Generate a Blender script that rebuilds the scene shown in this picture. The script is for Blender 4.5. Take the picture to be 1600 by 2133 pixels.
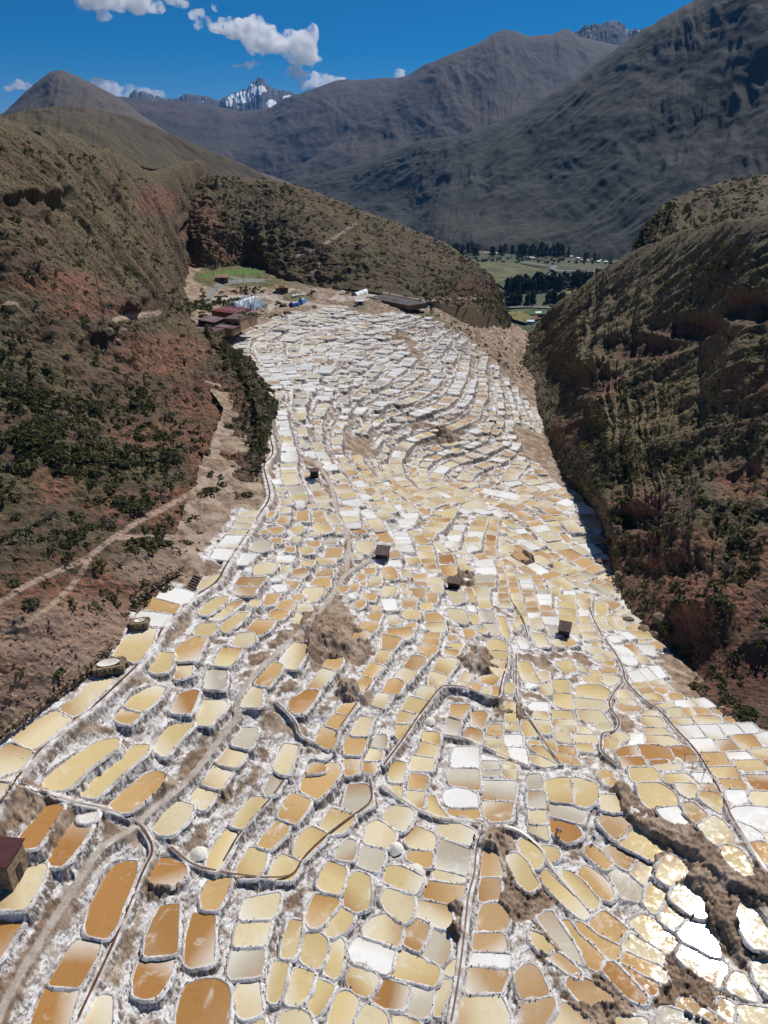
import bpy, bmesh, math, random, time
import numpy as np
from mathutils import Vector, Matrix
T0 = time.time()
random.seed(7); RNG = np.random.default_rng(7)
scene = bpy.context.scene
for o in list(bpy.data.objects): bpy.data.objects.remove(o)

# ------------------------------------------------------------------ camera
CAM = np.array([0.0, 0.0, 80.0]); FPX = 1480.0; PITCH = math.radians(24.87)
cam_d = bpy.data.cameras.new("camera"); cam = bpy.data.objects.new("camera", cam_d)
scene.collection.objects.link(cam); scene.camera = cam
cam.location = CAM; cam.rotation_euler = (math.pi/2 - PITCH, 0, 0)
cam_d.sensor_fit = 'HORIZONTAL'; cam_d.sensor_width = 36.0; cam_d.lens = 36.0*FPX/1600.0
cam_d.clip_start = 1.0; cam_d.clip_end = 90000.0
# ------------------------------------------------------------------ daylight
SUN_EL = math.radians(50.0); SUN_AZ = math.radians(35.0)          # azimuth clockwise from +Y
SUN = Vector((math.cos(SUN_EL)*math.sin(SUN_AZ), math.cos(SUN_EL)*math.cos(SUN_AZ), math.sin(SUN_EL)))
world = bpy.data.worlds.new("World"); scene.world = world; world.use_nodes = True
wn = world.node_tree.nodes; wl = world.node_tree.links; wn.clear()
wo = wn.new("ShaderNodeOutputWorld"); bg = wn.new("ShaderNodeBackground"); sk = wn.new("ShaderNodeTexSky")
sk.sky_type = 'NISHITA'; sk.sun_disc = False; sk.sun_elevation = SUN_EL; sk.sun_rotation = SUN_AZ
sk.altitude = 3000.0; sk.air_density = 1.0; sk.dust_density = 0.0; sk.ozone_density = 3.5
bg.inputs['Strength'].default_value = 0.062
hs = wn.new('ShaderNodeHueSaturation'); hs.inputs['Saturation'].default_value = 1.55; gm = wn.new('ShaderNodeGamma'); gm.inputs[1].default_value = 1.0
wl.new(sk.outputs[0], hs.inputs['Color']); wl.new(hs.outputs[0], gm.inputs[0]); wl.new(gm.outputs[0], bg.inputs[0]); wl.new(bg.outputs[0], wo.inputs[0])
sun_d = bpy.data.lights.new("sun", 'SUN'); sun = bpy.data.objects.new("sun", sun_d); scene.collection.objects.link(sun)
sun_d.energy = 4.5; sun_d.angle = math.radians(0.53); sun_d.color = (1.0, 0.955, 0.89)
sun.rotation_euler = (-SUN).to_track_quat('-Z', 'Y').to_euler(); sun.location = (0, 0, 300)
scene.view_settings.view_transform = 'Standard'; scene.view_settings.look = 'None'
scene.view_settings.exposure = 0.0; scene.view_settings.gamma = 1.0; scene.view_settings.use_curve_mapping = False
scene.cycles.max_bounces = 12; scene.cycles.volume_bounces = 12; scene.cycles.transparent_max_bounces = 8
# ------------------------------------------------------------------ helpers
cP, sP = math.cos(PITCH), math.sin(PITCH)
def pix_dir(px, py):
    x = (np.asarray(px, float) - 800.0)/FPX; y = (1066.5 - np.asarray(py, float))/FPX
    return np.stack([x, cP + y*sP, -sP + y*cP], -1)
def at_range(px, py, r):
    d = pix_dir(px, py); return CAM + d*(r/np.hypot(d[..., 0], d[..., 1]))[..., None]
def at_z(px, py, z):
    d = pix_dir(px, py); return CAM + d*((z - CAM[2])/d[..., 2])[..., None]
def to_pix(P):
    q = np.asarray(P, float) - CAM; f = q[..., 1]*cP - q[..., 2]*sP; u = q[..., 1]*sP + q[..., 2]*cP
    f = np.maximum(f, .01)
    return 800 + FPX*q[..., 0]/f, 1066.5 - FPX*u/f
_perm = np.random.default_rng(11).permutation(512).astype(np.int64)
_gr = np.random.default_rng(12).random(512)*2*np.pi; _gx, _gy = np.cos(_gr), np.sin(_gr)
def noise(x, y):
    x = np.asarray(x, float); y = np.asarray(y, float)
    xi = np.floor(x).astype(np.int64); yi = np.floor(y).astype(np.int64); fx = x - xi; fy = y - yi
    u = fx*fx*fx*(fx*(fx*6 - 15) + 10); v = fy*fy*fy*(fy*(fy*6 - 15) + 10)
    def g(a, b, dx, dy):
        h = _perm[(_perm[a & 511] + b) & 511]; return _gx[h]*dx + _gy[h]*dy
    a = g(xi, yi, fx, fy); b = g(xi + 1, yi, fx - 1, fy); c = g(xi, yi + 1, fx, fy - 1); d = g(xi + 1, yi + 1, fx - 1, fy - 1)
    return 1.5*((a + u*(b - a)) + v*((c + u*(d - c)) - (a + u*(b - a))))
def fbm(x, y, oct=5, gain=.5):
    s = 0; a = 1.0; n = 0
    for i in range(oct):
        s = s + a*noise(x + 17.3*i, y - 9.1*i); n += a; a *= gain; x = x*2.03; y = y*2.03
    return s/n
def ridged(x, y, oct=5, gain=.55):
    s = 0; a = 1.0; n = 0
    for i in range(oct):
        s = s + a*(1 - 2*np.abs(noise(x + 31.7*i, y + 5.3*i))); n += a; a *= gain; x = x*2.07; y = y*2.07
    return s/n
def sstep(a, b, x):
    t = np.clip((x - a)/(b - a), 0, 1); return t*t*(3 - 2*t)
def srgb(r, g, b):
    return tuple(((c/255)/12.92 if c/255 <= .04045 else (((c/255) + .055)/1.055)**2.4) for c in (r, g, b))
COL = scene.collection
def link(o, parent=None):
    COL.objects.link(o)
    if parent is not None: o.parent = parent
    return o
def mesh_np(name, V, F, mats=(), smooth=True, attrs=None, parent=None, fmat=None):
    """V (n,3); F list of equal-length faces as array (m,k) or list of such arrays"""
    me = bpy.data.meshes.new(name); V = np.asarray(V, np.float32)
    Fs = F if isinstance(F, list) else [F]
    Fs = [np.asarray(f, np.int32) for f in Fs if len(f)]
    me.vertices.add(len(V)); me.vertices.foreach_set('co', V.ravel())
    tot = sum(f.size for f in Fs); np_ = sum(len(f) for f in Fs)
    me.loops.add(tot); me.loops.foreach_set('vertex_index', np.concatenate([f.ravel() for f in Fs]))
    me.polygons.add(np_)
    lt = np.concatenate([np.full(len(f), f.shape[1], np.int32) for f in Fs])
    me.polygons.foreach_set('loop_start', np.concatenate([[0], np.cumsum(lt)[:-1]]).astype(np.int32))
    if fmat is not None: me.polygons.foreach_set('material_index', np.asarray(fmat, np.int32))
    me.polygons.foreach_set('use_smooth', np.full(np_, smooth))
    for m in mats: me.materials.append(m)
    for k, a in (attrs or {}).items():
        a = np.asarray(a, np.float32)
        if a.ndim == 1:
            at = me.attributes.new(k, 'FLOAT', 'POINT'); at.data.foreach_set('value', a)
        else:
            at = me.attributes.new(k, 'FLOAT_COLOR', 'POINT')
            at.data.foreach_set('color', np.concatenate([a, np.ones((len(a), 1), np.float32)], 1).ravel())
    me.update(calc_edges=True); me.validate()
    o = bpy.data.objects.new(name, me); return link(o, parent)
def grid_faces(nu, nv):
    i = np.arange(nu*nv).reshape(nu, nv)
    return np.stack([i[:-1, :-1], i[:-1, 1:], i[1:, 1:], i[1:, :-1]], -1).reshape(-1, 4)
class MB:
    """collects boxes, tubes and loose faces; build() links them as one mesh object"""
    def __init__(s): s.v = []; s.f = []
    def add(s, v, f):
        b = len(s.v); s.v += [tuple(map(float, p)) for p in v]; s.f += [tuple(b + i for i in q) for q in f]
    def box(s, c, h, rz=0.0, taper=1.0, tilt=None):
        M = Matrix.Rotation(rz, 3, 'Z')
        if tilt is not None: M = tilt @ M
        vs = []
        for z in (-1, 1):
            k = taper if z > 0 else 1
            for x, y in ((-1, -1), (1, -1), (1, 1), (-1, 1)): vs.append(Vector(c) + M @ Vector((x*h[0]*k, y*h[1]*k, z*h[2])))
        s.add(vs, [(3, 2, 1, 0), (4, 5, 6, 7), (0, 1, 5, 4), (1, 2, 6, 5), (2, 3, 7, 6), (3, 0, 4, 7)]); return s
    def tube(s, pts, rad, n=6):
        pts = [Vector(p) for p in pts]; rad = rad if hasattr(rad, '__len__') else [rad]*len(pts); b = len(s.v)
        for i, p in enumerate(pts):
            t = (pts[min(i + 1, len(pts) - 1)] - pts[max(i - 1, 0)]).normalized()
            a = t.cross(Vector((0, 0, 1)) if abs(t.z) < .9 else Vector((1, 0, 0))).normalized(); c = t.cross(a)
            for k in range(n):
                w = 2*math.pi*k/n; s.v.append(tuple(p + (a*math.cos(w) + c*math.sin(w))*rad[i]))
        for i in range(len(pts) - 1):
            for k in range(n):
                s.f.append((b + i*n + k, b + i*n + (k + 1) % n, b + (i + 1)*n + (k + 1) % n, b + (i + 1)*n + k))
        s.f.append(tuple(b + k for k in range(n))[::-1]); s.f.append(tuple(b + (len(pts) - 1)*n + k for k in range(n))); return s
    def build(s, name, mat, parent=None, smooth=False):
        me = bpy.data.meshes.new(name); me.from_pydata(s.v, [], s.f); me.materials.append(mat)
        if smooth: me.polygons.foreach_set('use_smooth', np.full(len(me.polygons), True))
        me.update(); return link(bpy.data.objects.new(name, me), parent)
def tag(o, label, cat, group=None, kind=None):
    o['label'] = label; o['category'] = cat
    if group: o['group'] = group
    if kind: o['kind'] = kind
    return o
def empty(name, loc, rz=0.0):
    o = bpy.data.objects.new(name, None); o.empty_display_size = .5; link(o); o.location = loc; o.rotation_euler = (0, 0, rz); return o
def copy_tree(o, parent=None):
    c = o.copy(); link(c)
    if parent is not None: c.parent = parent
    for ch in o.children: copy_tree(ch, c)
    return c
# ------------------------------------------------------------------ node helpers
class NT:
    def __init__(s, name):
        s.m = bpy.data.materials.new(name); s.m.use_nodes = True; s.t = s.m.node_tree; s.t.nodes.clear()
        s.out = s.n('ShaderNodeOutputMaterial'); s.b = s.n('ShaderNodeBsdfPrincipled'); s.l(s.b.outputs[0], s.out.inputs[0])
        s.b.inputs['Roughness'].default_value = .9
    def n(s, k, **kw):
        x = s.t.nodes.new(k)
        for a, v in kw.items(): setattr(x, a, v)
        return x
    def l(s, a, b): s.t.links.new(a, b)
    def put(s, sock, v):
        if hasattr(v, 'is_output'): s.l(v, sock)
        elif isinstance(v, (tuple, list)) and len(v) == 3 and sock.type == 'RGBA': sock.default_value = (*v, 1)
        else: sock.default_value = v
    def attr(s, k, fac=True):
        a = s.n('ShaderNodeAttribute'); a.attribute_name = k; return a.outputs['Fac'] if fac else a.outputs['Color']
    def pos(s, scale=(1, 1, 1)):
        g = s.n('ShaderNodeNewGeometry'); m = s.n('ShaderNodeMapping'); m.inputs['Scale'].default_value = scale
        s.l(g.outputs['Position'], m.inputs[0]); return m.outputs[0]
    def noise(s, scale, detail=5, rough=.55, vec=None, dist=0.0):
        x = s.n('ShaderNodeTexNoise'); x.inputs['Scale'].default_value = scale; x.inputs['Detail'].default_value = detail
        x.inputs['Roughness'].default_value = rough; x.inputs['Distortion'].default_value = dist
        s.l(vec if vec is not None else s.pos(), x.inputs['Vector']); return x.outputs['Fac']
    def voro(s, scale, vec=None, feat='F1', out='Distance'):
        x = s.n('ShaderNodeTexVoronoi'); x.feature = feat; x.inputs['Scale'].default_value = scale
        s.l(vec if vec is not None else s.pos(), x.inputs['Vector']); return x.outputs[out]
    def ramp(s, f, a, b):
        x = s.n('ShaderNodeMapRange'); x.interpolation_type = 'SMOOTHSTEP'; x.clamp = True
        s.l(f, x.inputs[0]); x.inputs[1].default_value = a; x.inputs[2].default_value = b; return x.outputs[0]
    def mix(s, f, a, b):
        x = s.n('ShaderNodeMix'); x.data_type = 'RGBA'; s.put(x.inputs[0], f); s.put(x.inputs[6], a); s.put(x.inputs[7], b); return x.outputs[2]
    def math(s, op, a, b=0.0):
        x = s.n('ShaderNodeMath'); x.operation = op; s.put(x.inputs[0], a); s.put(x.inputs[1], b); return x.outputs[0]
    def bump(s, h, strength=.5, dist=.3):
        x = s.n('ShaderNodeBump'); x.inputs['Strength'].default_value = strength; x.inputs['Distance'].default_value = dist
        s.l(h, x.inputs['Height']); s.l(x.outputs[0], s.b.inputs['Normal']); return x
    def base(s, c): s.put(s.b.inputs['Base Color'], c)
    def rough(s, v): s.put(s.b.inputs['Roughness'], v)
def flat_mat(name, c, rough=.8, var=.25, scale=3.0, bump=0.0, metal=0.0):
    t = NT(name); n = t.noise(scale, 6); d = tuple(x*(1 - var) for x in c); e = tuple(min(1, x*(1 + var)) for x in c)
    t.base(t.mix(t.ramp(n, .3, .7), d, e)); t.rough(rough); t.b.inputs['Metallic'].default_value = metal
    if bump: t.bump(n, bump, .1)
    return t.m
# ------------------------------------------------------------------ macro ground of the salt valley: thin plate through surveyed heights
_cp = [(0,1682,9),(150,1505,9),(290,1388,9),(387,1261,8.8),(468,1187,8.6),(527,1098,8.4),(565,1040,8.2),(560,930,8),(557,860,7.8),(540,795,7.5),
 (485,755,7.3),(490,700,7),(560,665,7),(640,640,7),(710,632,7),(0,1540,10),(200,1400,10),(330,1235,9.8),(440,1130,9.6),(520,960,9),
 (450,680,11),(520,640,10),(600,610,11),(700,600,10),(780,615,8),(860,630,4),(440,600,14),(560,570,17),
 (900,640,2),(950,670,-5),(985,710,-14),(1040,690,-35),(1090,700,-52),
 (1085,760,-48),(1130,870,-40),(1140,930,-36),(1235,1060,-31),(1290,1250,-23),(1380,1360,-19),(1500,1480,-16),(1620,1530,-15),
 (800,1000,-15),(700,1200,2),(600,1400,4),(400,1500,5),(300,1480,7),(450,1580,3),(560,1700,0),(700,1800,-2),(900,1900,-3),(100,1900,3),
 (250,1800,2),(50,2050,2),(400,2050,-1),(700,2050,-3),(1000,2100,-4),(1300,2050,-5),(1300,1850,-6.5),(1400,1950,-6),(1350,1790,-6.5),
 (1450,1720,-3.2),(1550,1850,-2.8),(1560,1980,-5.5),(1250,1650,-5),(1100,1600,-5),(1450,1600,-7),(1550,1600,-9),(1300,1450,-12),(1200,1300,-14),
 (1100,1400,-9),(1000,1500,-5),(1000,1440,-3),(1000,1250,-7),(850,1400,-1),(750,1500,0),(1150,1150,-25),(1000,1050,-24),(1100,1000,-31),(900,1000,-26),(850,920,-20),
 (1050,900,-26),(900,850,-14),(700,850,-4),(620,880,2),(800,750,-3.5),(650,750,1),(900,720,-6),(600,700,3),(760,680,2.5),(1000,800,-19),(1060,800,-30)]
_cp = np.array(_cp, float); _P = at_z(_cp[:, 0], _cp[:, 1], _cp[:, 2])[:, :2]/100.0
def _tps(r2): return .5*r2*np.log(r2 + 1e-12)
_K = _tps(((_P[:, None] - _P[None])**2).sum(-1)) + np.eye(len(_P))*.004
_A = np.block([[_K, np.ones((len(_P), 1)), _P], [np.ones((1, len(_P))), np.zeros((1, 3))], [_P.T, np.zeros((2, 3))]])
_w = np.linalg.solve(_A, np.concatenate([_cp[:, 2], np.zeros(3)]))
GX0, GY0, GS = -260.0, -40.0, 1.0; GNX, GNY = 580, 900
_xs = GX0 + np.arange(GNX)*GS; _ys = GY0 + np.arange(GNY)*GS
def _eval(xy):
    out = np.empty(len(xy)); q = xy/100.0
    for a in range(0, len(q), 20000):
        s = q[a:a + 20000]; out[a:a + 20000] = _tps(((s[:, None] - _P[None])**2).sum(-1)) @ _w[:-3] + _w[-3] + s @ _w[-2:]
    return out
_cx, _cy = np.meshgrid(_xs[::4], _ys[::4]); GC = _eval(np.stack([_cx.ravel(), _cy.ravel()], 1)).reshape(_cx.shape)
def G(x, y):
    x = np.asarray(x, float); y = np.asarray(y, float)
    fx = np.clip((x - GX0)/(4*GS), 0, GC.shape[1] - 1.001); fy = np.clip((y - GY0)/(4*GS), 0, GC.shape[0] - 1.001)
    ix = fx.astype(int); iy = fy.astype(int); fx = fx - ix; fy = fy - iy
    a = GC[iy, ix]*(1 - fx) + GC[iy, ix + 1]*fx; b = GC[iy + 1, ix]*(1 - fx) + GC[iy + 1, ix + 1]*fx
    return a*(1 - fy) + b*fy
def on_G(px, py, off=0.0):
    """first hit of each pixel ray with the macro ground"""
    px = np.atleast_1d(np.asarray(px, float)); py = np.atleast_1d(np.asarray(py, float)); d = pix_dir(px, py); d = d/np.linalg.norm(d, axis=1)[:, None]
    t = np.concatenate([np.arange(40, 200, .5), np.arange(200, 900, 1.0)]); res = np.zeros((len(px), 3))
    for k in range(0, len(px), 500):
        dd = d[k:k + 500]; P = CAM + dd[:, None]*t[None, :, None]; below = P[..., 2] < G(P[..., 0], P[..., 1]) + off
        i = np.clip(below.argmax(1), 1, None); h = P[..., 2] - G(P[..., 0], P[..., 1]) - off
        j = np.arange(len(dd)); h0, h1 = h[j, i - 1], h[j, i]; f = h0/np.maximum(h0 - h1, 1e-6)
        tt = t[i - 1] + f*(t[i] - t[i - 1]); res[k:k + 500] = CAM + dd*tt[:, None]
    return res
def parse(s): return np.array([[float(c) for c in p.split(',')] for p in s.split()])
def resample(P, step):
    P = np.asarray(P, float); L = np.concatenate([[0], np.cumsum(np.linalg.norm(np.diff(P, axis=0), axis=1))]); n = max(2, int(L[-1]/step) + 1)
    t = np.linspace(0, L[-1], n); return np.stack([np.interp(t, L, P[:, k]) for k in range(P.shape[1])], 1)
def smooth_poly(P, it=2):
    P = np.asarray(P, float)
    for _ in range(it):
        Q = np.empty((2*len(P) - 2, P.shape[1])); Q[0::2] = .75*P[:-1] + .25*P[1:]; Q[1::2] = .25*P[:-1] + .75*P[1:]
        P = np.concatenate([P[:1], Q, P[-1:]])
    return P
def chaikin(P, it=1):
    for _ in range(it):
        N = np.roll(P, -1, 0); P = np.stack([.93*P + .07*N, .07*P + .93*N], 1).reshape(-1, P.shape[1])
    return P
def inside(poly, x, y):
    c = np.zeros(np.shape(x), bool); n = len(poly)
    for i in range(n):
        x0, y0 = poly[i]; x1, y1 = poly[(i + 1) % n]
        if y0 == y1: continue
        c ^= ((y0 > y) != (y1 > y)) & (x < (x1 - x0)*(y - y0)/(y1 - y0) + x0)
    return c
def sdf(poly, x, y):
    """signed distance, negative inside"""
    d = np.full(np.shape(x), 1e9); n = len(poly)
    for i in range(n):
        a = poly[i]; b = poly[(i + 1) % n]; e = b - a; t = np.clip(((x - a[0])*e[0] + (y - a[1])*e[1])/max(e @ e, 1e-9), 0, 1)
        d = np.minimum(d, (x - a[0] - t*e[0])**2 + (y - a[1] - t*e[1])**2)
    return np.where(inside(poly, x, y), -1, 1)*np.sqrt(d)
# ---- ponds: tile origin in photo pixels, then 4x tile coordinates; letter = colour of the brine
PONDS = {}
PONDS[(0,1866)] = """
A -120,170 190,170 175,225 90,340 0,505 -120,640
A 640,372 835,380 825,440 770,560 660,760 400,740 500,570 560,470
A 380,765 660,775 570,1068 540,1250 230,1250 262,1068 310,930
C 870,835 925,850 915,1068 900,1250 620,1250 640,1068 740,880
A 1345,85 1410,80 1485,65 1480,200 1470,480 1200,500 1225,330 1290,180
A 1170,520 1460,515 1420,640 1380,740 1300,840 1200,855 1120,830 1115,690
"""
PONDS[(400,1866)] = """
A 20,160 165,160 150,560 0,570 -30,565 -20,350
A -30,760 80,730 200,725 270,770 285,850 270,1068 260,1200 -90,1200 -100,1000 -65,860
C 445,30 600,0 740,-30 700,120 670,180 400,195 420,110
C 390,225 660,210 610,405 350,415 360,320
G 335,450 600,440 575,660 320,690 305,620
C 420,715 560,700 560,800 580,950 560,985 450,1020 385,1000 360,800
Y 490,1050 590,1030 600,1200 440,1200
Y 815,200 920,215 890,350 850,510 745,520 760,380 795,270
Y 685,555 800,550 770,660 740,790 700,880 650,880 640,780
Y 960,330 1030,310 1100,350 1120,400 1095,500 1060,590 1000,590 915,530 930,430
Y 1175,370 1240,345 1265,400 1265,480 1230,640 1190,690 1100,640 1110,580 1150,450
Y 870,600 1020,645 990,760 920,890 840,910 790,900 780,800
Y 1050,690 1150,740 1190,760 1100,920 1040,1000 980,970 970,900
O 1030,0 1205,30 1210,55 1060,240 1000,250 970,200 990,110
Y 1240,100 1350,150 1330,210 1280,290 1160,345 1100,310 1150,210
C 1440,260 1500,190 1610,150 1750,255 1720,400 1700,425 1600,375 1420,325
W 1370,345 1600,395 1690,440 1660,560 1640,640 1600,640 1480,590 1340,550 1310,450
Y 1340,575 1410,580 1500,640 1560,690 1500,800 1450,840 1330,790 1290,690
Y 1200,830 1290,790 1390,860 1350,1000 1300,1070 1270,1200 1130,1200 1140,1068 1180,900
C 1450,900 1580,960 1620,1000 1650,1200 1300,1200 1340,1060 1390,1000
C 760,990 870,965 950,1000 980,1068 980,1200 740,1200 745,1060
"""
PONDS[(800,1866)] = """
A 0,695 215,768 160,945 90,935 0,930 -110,855 -80,790 -30,700
C -30,10 20,-60 240,0 250,80 210,200 170,230 30,130 5,90
C 295,40 540,90 560,150 570,270 490,265 400,240 270,170 265,100
T 260,190 330,215 380,250 340,370 290,460 180,410 165,370 200,260
G 405,280 530,300 545,400 540,500 480,580 300,490 350,390
Y 125,445 250,490 460,605 450,680 420,750 250,710 65,670 90,540
G 240,745 410,790 370,1000 300,1010 180,975
C 90,990 180,1010 300,1060 290,1200 30,1200
C 530,525 595,535 580,670 485,640
C 475,690 565,715 530,830 490,910 470,1000 415,1000 440,830
T 830,80 960,65 1015,120 1035,200 1005,285 780,290 800,160
T 760,325 1000,325 1010,400 1000,455 740,440
W 740,480 1055,495 1050,590 720,570
T 720,600 880,615 1040,635 985,740 975,790 690,800
C 650,840 970,830 1000,900 1045,1000 1040,1060 1000,1200 560,1200 600,1040
T 1220,565 1290,620 1330,720 1380,815 1260,850 1140,850 1110,740 1090,650 1150,600
T 1150,890 1420,850 1430,900 1390,980 1340,1060 1300,1200 1080,1200 1120,1060 1145,980
C 1510,905 1600,970 1700,1060 1720,1200 1400,1200 1430,1060 1450,990
T 1390,480 1450,475 1560,560 1640,640 1650,690 1530,640 1420,560 1350,520
Y 1230,310 1300,345 1400,440 1350,455 1310,430 1250,370
G 1280,180 1390,130 1450,230 1590,440 1640,560 1560,520 1420,360
"""
PONDS[(1200,1866)] = """
T -70,690 20,670 130,720 240,790 310,860 300,890 180,880 120,915 40,880 0,840 -80,740
O 20,330 130,420 235,525 215,570 180,630 100,590 50,480 0,400 -90,280 -130,210 -60,210
O 50,230 100,270 180,340 370,430 375,470 330,540 260,510 130,390 0,275 10,220
O 230,125 290,170 420,270 420,310 360,395 280,370 180,310 110,240 150,190
C 450,310 590,400 740,495 720,570 580,520 390,420 370,400
O 395,460 540,530 700,590 750,640 760,720 700,725 550,640 370,540
A 365,560 540,670 690,740 660,820 600,830 470,680
A 265,550 330,570 460,710 600,860 570,905 440,850 330,740 220,610
Y 460,210 560,150 680,220 800,320 850,380 800,440 765,480 620,390 450,240
C 780,40 880,70 990,160 920,210 830,300 690,190
C 1010,190 1080,210 1110,280 1190,420 1205,510 1130,500 1000,420 880,365 850,300 930,220
T 890,395 1000,440 1120,520 1210,540 1265,590 1250,660 1195,770 1060,680 920,580 840,500
C 1320,635 1400,650 1440,720 1510,850 1500,875 1400,850 1270,790 1255,730
C 1480,545 1600,575 1700,600 1700,800 1590,790 1530,700
C 1395,70 1460,100 1530,190 1590,330 1610,430 1480,410 1430,330 1355,190
C 1350,910 1490,930 1600,945 1720,950 1720,1200 1340,1200
T 1200,850 1320,900 1330,1060 1320,1200 1190,1200 1190,980
T 890,840 960,850 1050,930 1180,1010 1250,1068 1270,1160 1120,1100 920,980 830,915
G 740,935 860,970 960,1030 1080,1130 1100,1200 700,1200 690,1040
"""
PONDS[(0,1600)] = """
C 245,778 378,822 345,905 262,1064 215,1155 0,1150 -60,1130 30,1040 170,880
A 1060,775 1142,778 1125,900 1060,1064 1010,1180 960,1330 890,1420 730,1385 712,1330 760,1130 800,1064 880,900 960,810
A 410,310 510,325 440,430 350,560 300,640 200,650 170,630 200,560 330,420
A 640,440 760,460 700,580 560,760 510,810 420,800 410,770 480,620 580,500
A 1350,760 1420,775 1500,810 1530,860 1500,920 1450,955 1300,945 1270,920 1310,830
Y 980,-235 960,-180 830,-90 700,10 570,150 500,165 380,160 390,100 480,20 650,-100 830,-210
Y 1230,-180 1200,-130 1030,10 860,170 790,235 690,220 800,100 960,-30 1130,-180
O 1290,40 1350,60 1350,110 1260,200 1080,350 970,350 930,320 1000,240 1130,140 1200,80
C -60,-60 180,-60 150,20 100,100 -60,90
C -60,125 60,135 0,230 -60,240
C 1480,285 1600,320 1560,420 1420,545 1340,540 1290,500 1380,380
"""
PONDS[(400,1600)] = """
Y 1340,878 1400,875 1472,905 1478,1064 1460,1160 1370,1190 1275,1135 1285,1000
C 180,-20 350,10 320,60 235,175 85,130
C 65,145 220,190 150,290 110,340 70,350 60,310 0,295 0,220
G 680,55 750,60 770,90 690,220 620,235 600,190 640,110
C 740,-10 820,-10 800,30 760,30
Y 500,245 600,250 600,280 490,410 410,500 330,470 400,360
Y 290,515 370,530 370,560 310,680 250,800 210,850 140,840 130,810 160,690 240,590
O 980,-40 1220,-40 1240,10 1200,90 1120,190 1040,260 900,180 930,90
O 830,215 980,275 930,360 860,455 730,400 770,310
O 720,445 800,470 780,540 650,670 550,640 600,570
Y 500,675 600,705 580,810 520,900 390,890 400,830
Y 1160,340 1340,400 1330,440 1250,520 1150,545 1080,490
G 1310,150 1450,145 1480,200 1490,300 1380,370 1270,340 1290,250
Y 1000,495 1120,555 1080,610 920,760 850,720 880,600 930,530
Y 740,730 890,790 870,850 820,920 640,920 690,810
C 1465,480 1540,440 1600,470 1680,540 1680,580 1640,660 1440,615
G 1430,640 1600,680 1600,760 1560,860 1460,840 1380,800 1390,740
Y 1140,790 1270,840 1260,900 1220,1040 1090,1000 1060,970 1090,880
G 1310,610 1340,605 1330,760 1220,740 1210,700
O 150,950 310,920 250,1064 200,1160 110,1155 95,1064
"""
PONDS[(800,1600)] = """
Y 80,-60 165,-40 150,115 60,100 50,60
Y 60,125 150,130 155,240 130,250 40,170
O 220,45 365,65 335,180 205,170
C 200,190 335,190 325,330 280,330 190,260
Y 365,245 415,240 440,320 520,410 440,400 360,365
G 560,15 780,15 785,180 700,165 550,125 545,70
W 510,190 600,165 690,180 770,215 785,325 520,315 500,250
O 530,340 785,340 795,420 730,420 650,390 590,400 530,380
G 805,-60 960,-50 970,60 810,65
C 990,-60 1110,-60 1100,90 1010,80
G 820,110 1090,115 1080,270 820,260
T 825,285 1075,290 1045,430 890,440 830,380
G 1200,60 1300,50 1325,170 1195,180
G 1205,195 1335,195 1350,330 1205,325
C 1215,350 1350,350 1350,460 1215,460
C 1220,480 1345,480 1370,600 1220,520
Y 1335,110 1440,85 1545,80 1570,200 1580,290 1380,270 1350,190
G 1385,290 1500,300 1640,330 1690,350 1650,460 1600,450 1480,415 1385,395
A 1390,425 1480,440 1600,480 1650,560 1590,600 1520,620 1440,560 1380,520
C 55,320 200,335 245,360 230,430 160,520 110,500 0,440 15,370
C 260,480 420,550 430,600 405,680 230,665 170,600 200,540
C 470,450 620,470 740,520 760,560 720,640 560,585 450,545 460,500
G 455,590 600,640 720,690 700,800 680,890 540,870 420,830 440,690
O 215,690 405,700 390,820 330,830 180,750
C 410,850 520,870 690,920 680,950 560,945 410,915
Y 45,830 130,840 240,890 310,920 260,1030 140,990 20,930
O 360,940 540,970 680,980 660,1050 600,1110 540,1140 320,1070
T 850,690 910,690 940,770 975,880 820,890 835,780
T 820,920 960,920 970,1000 960,1110 790,1110 795,1000
Y 1160,590 1240,620 1310,700 1310,780 1280,830 1240,830 1160,720 1125,640
Y 1285,645 1440,660 1470,740 1380,790 1350,740 1310,680
Y 1030,730 1100,725 1170,790 1210,880 1270,970 1210,1010 1150,960 1080,830
Y 1345,860 1420,950 1600,1110 1700,1230 1660,1240 1580,1180 1460,1060 1360,960 1330,900
Y 1490,850 1560,870 1640,930 1700,1000 1790,1110 1770,1170 1720,1180 1600,1060 1500,960
"""
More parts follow.
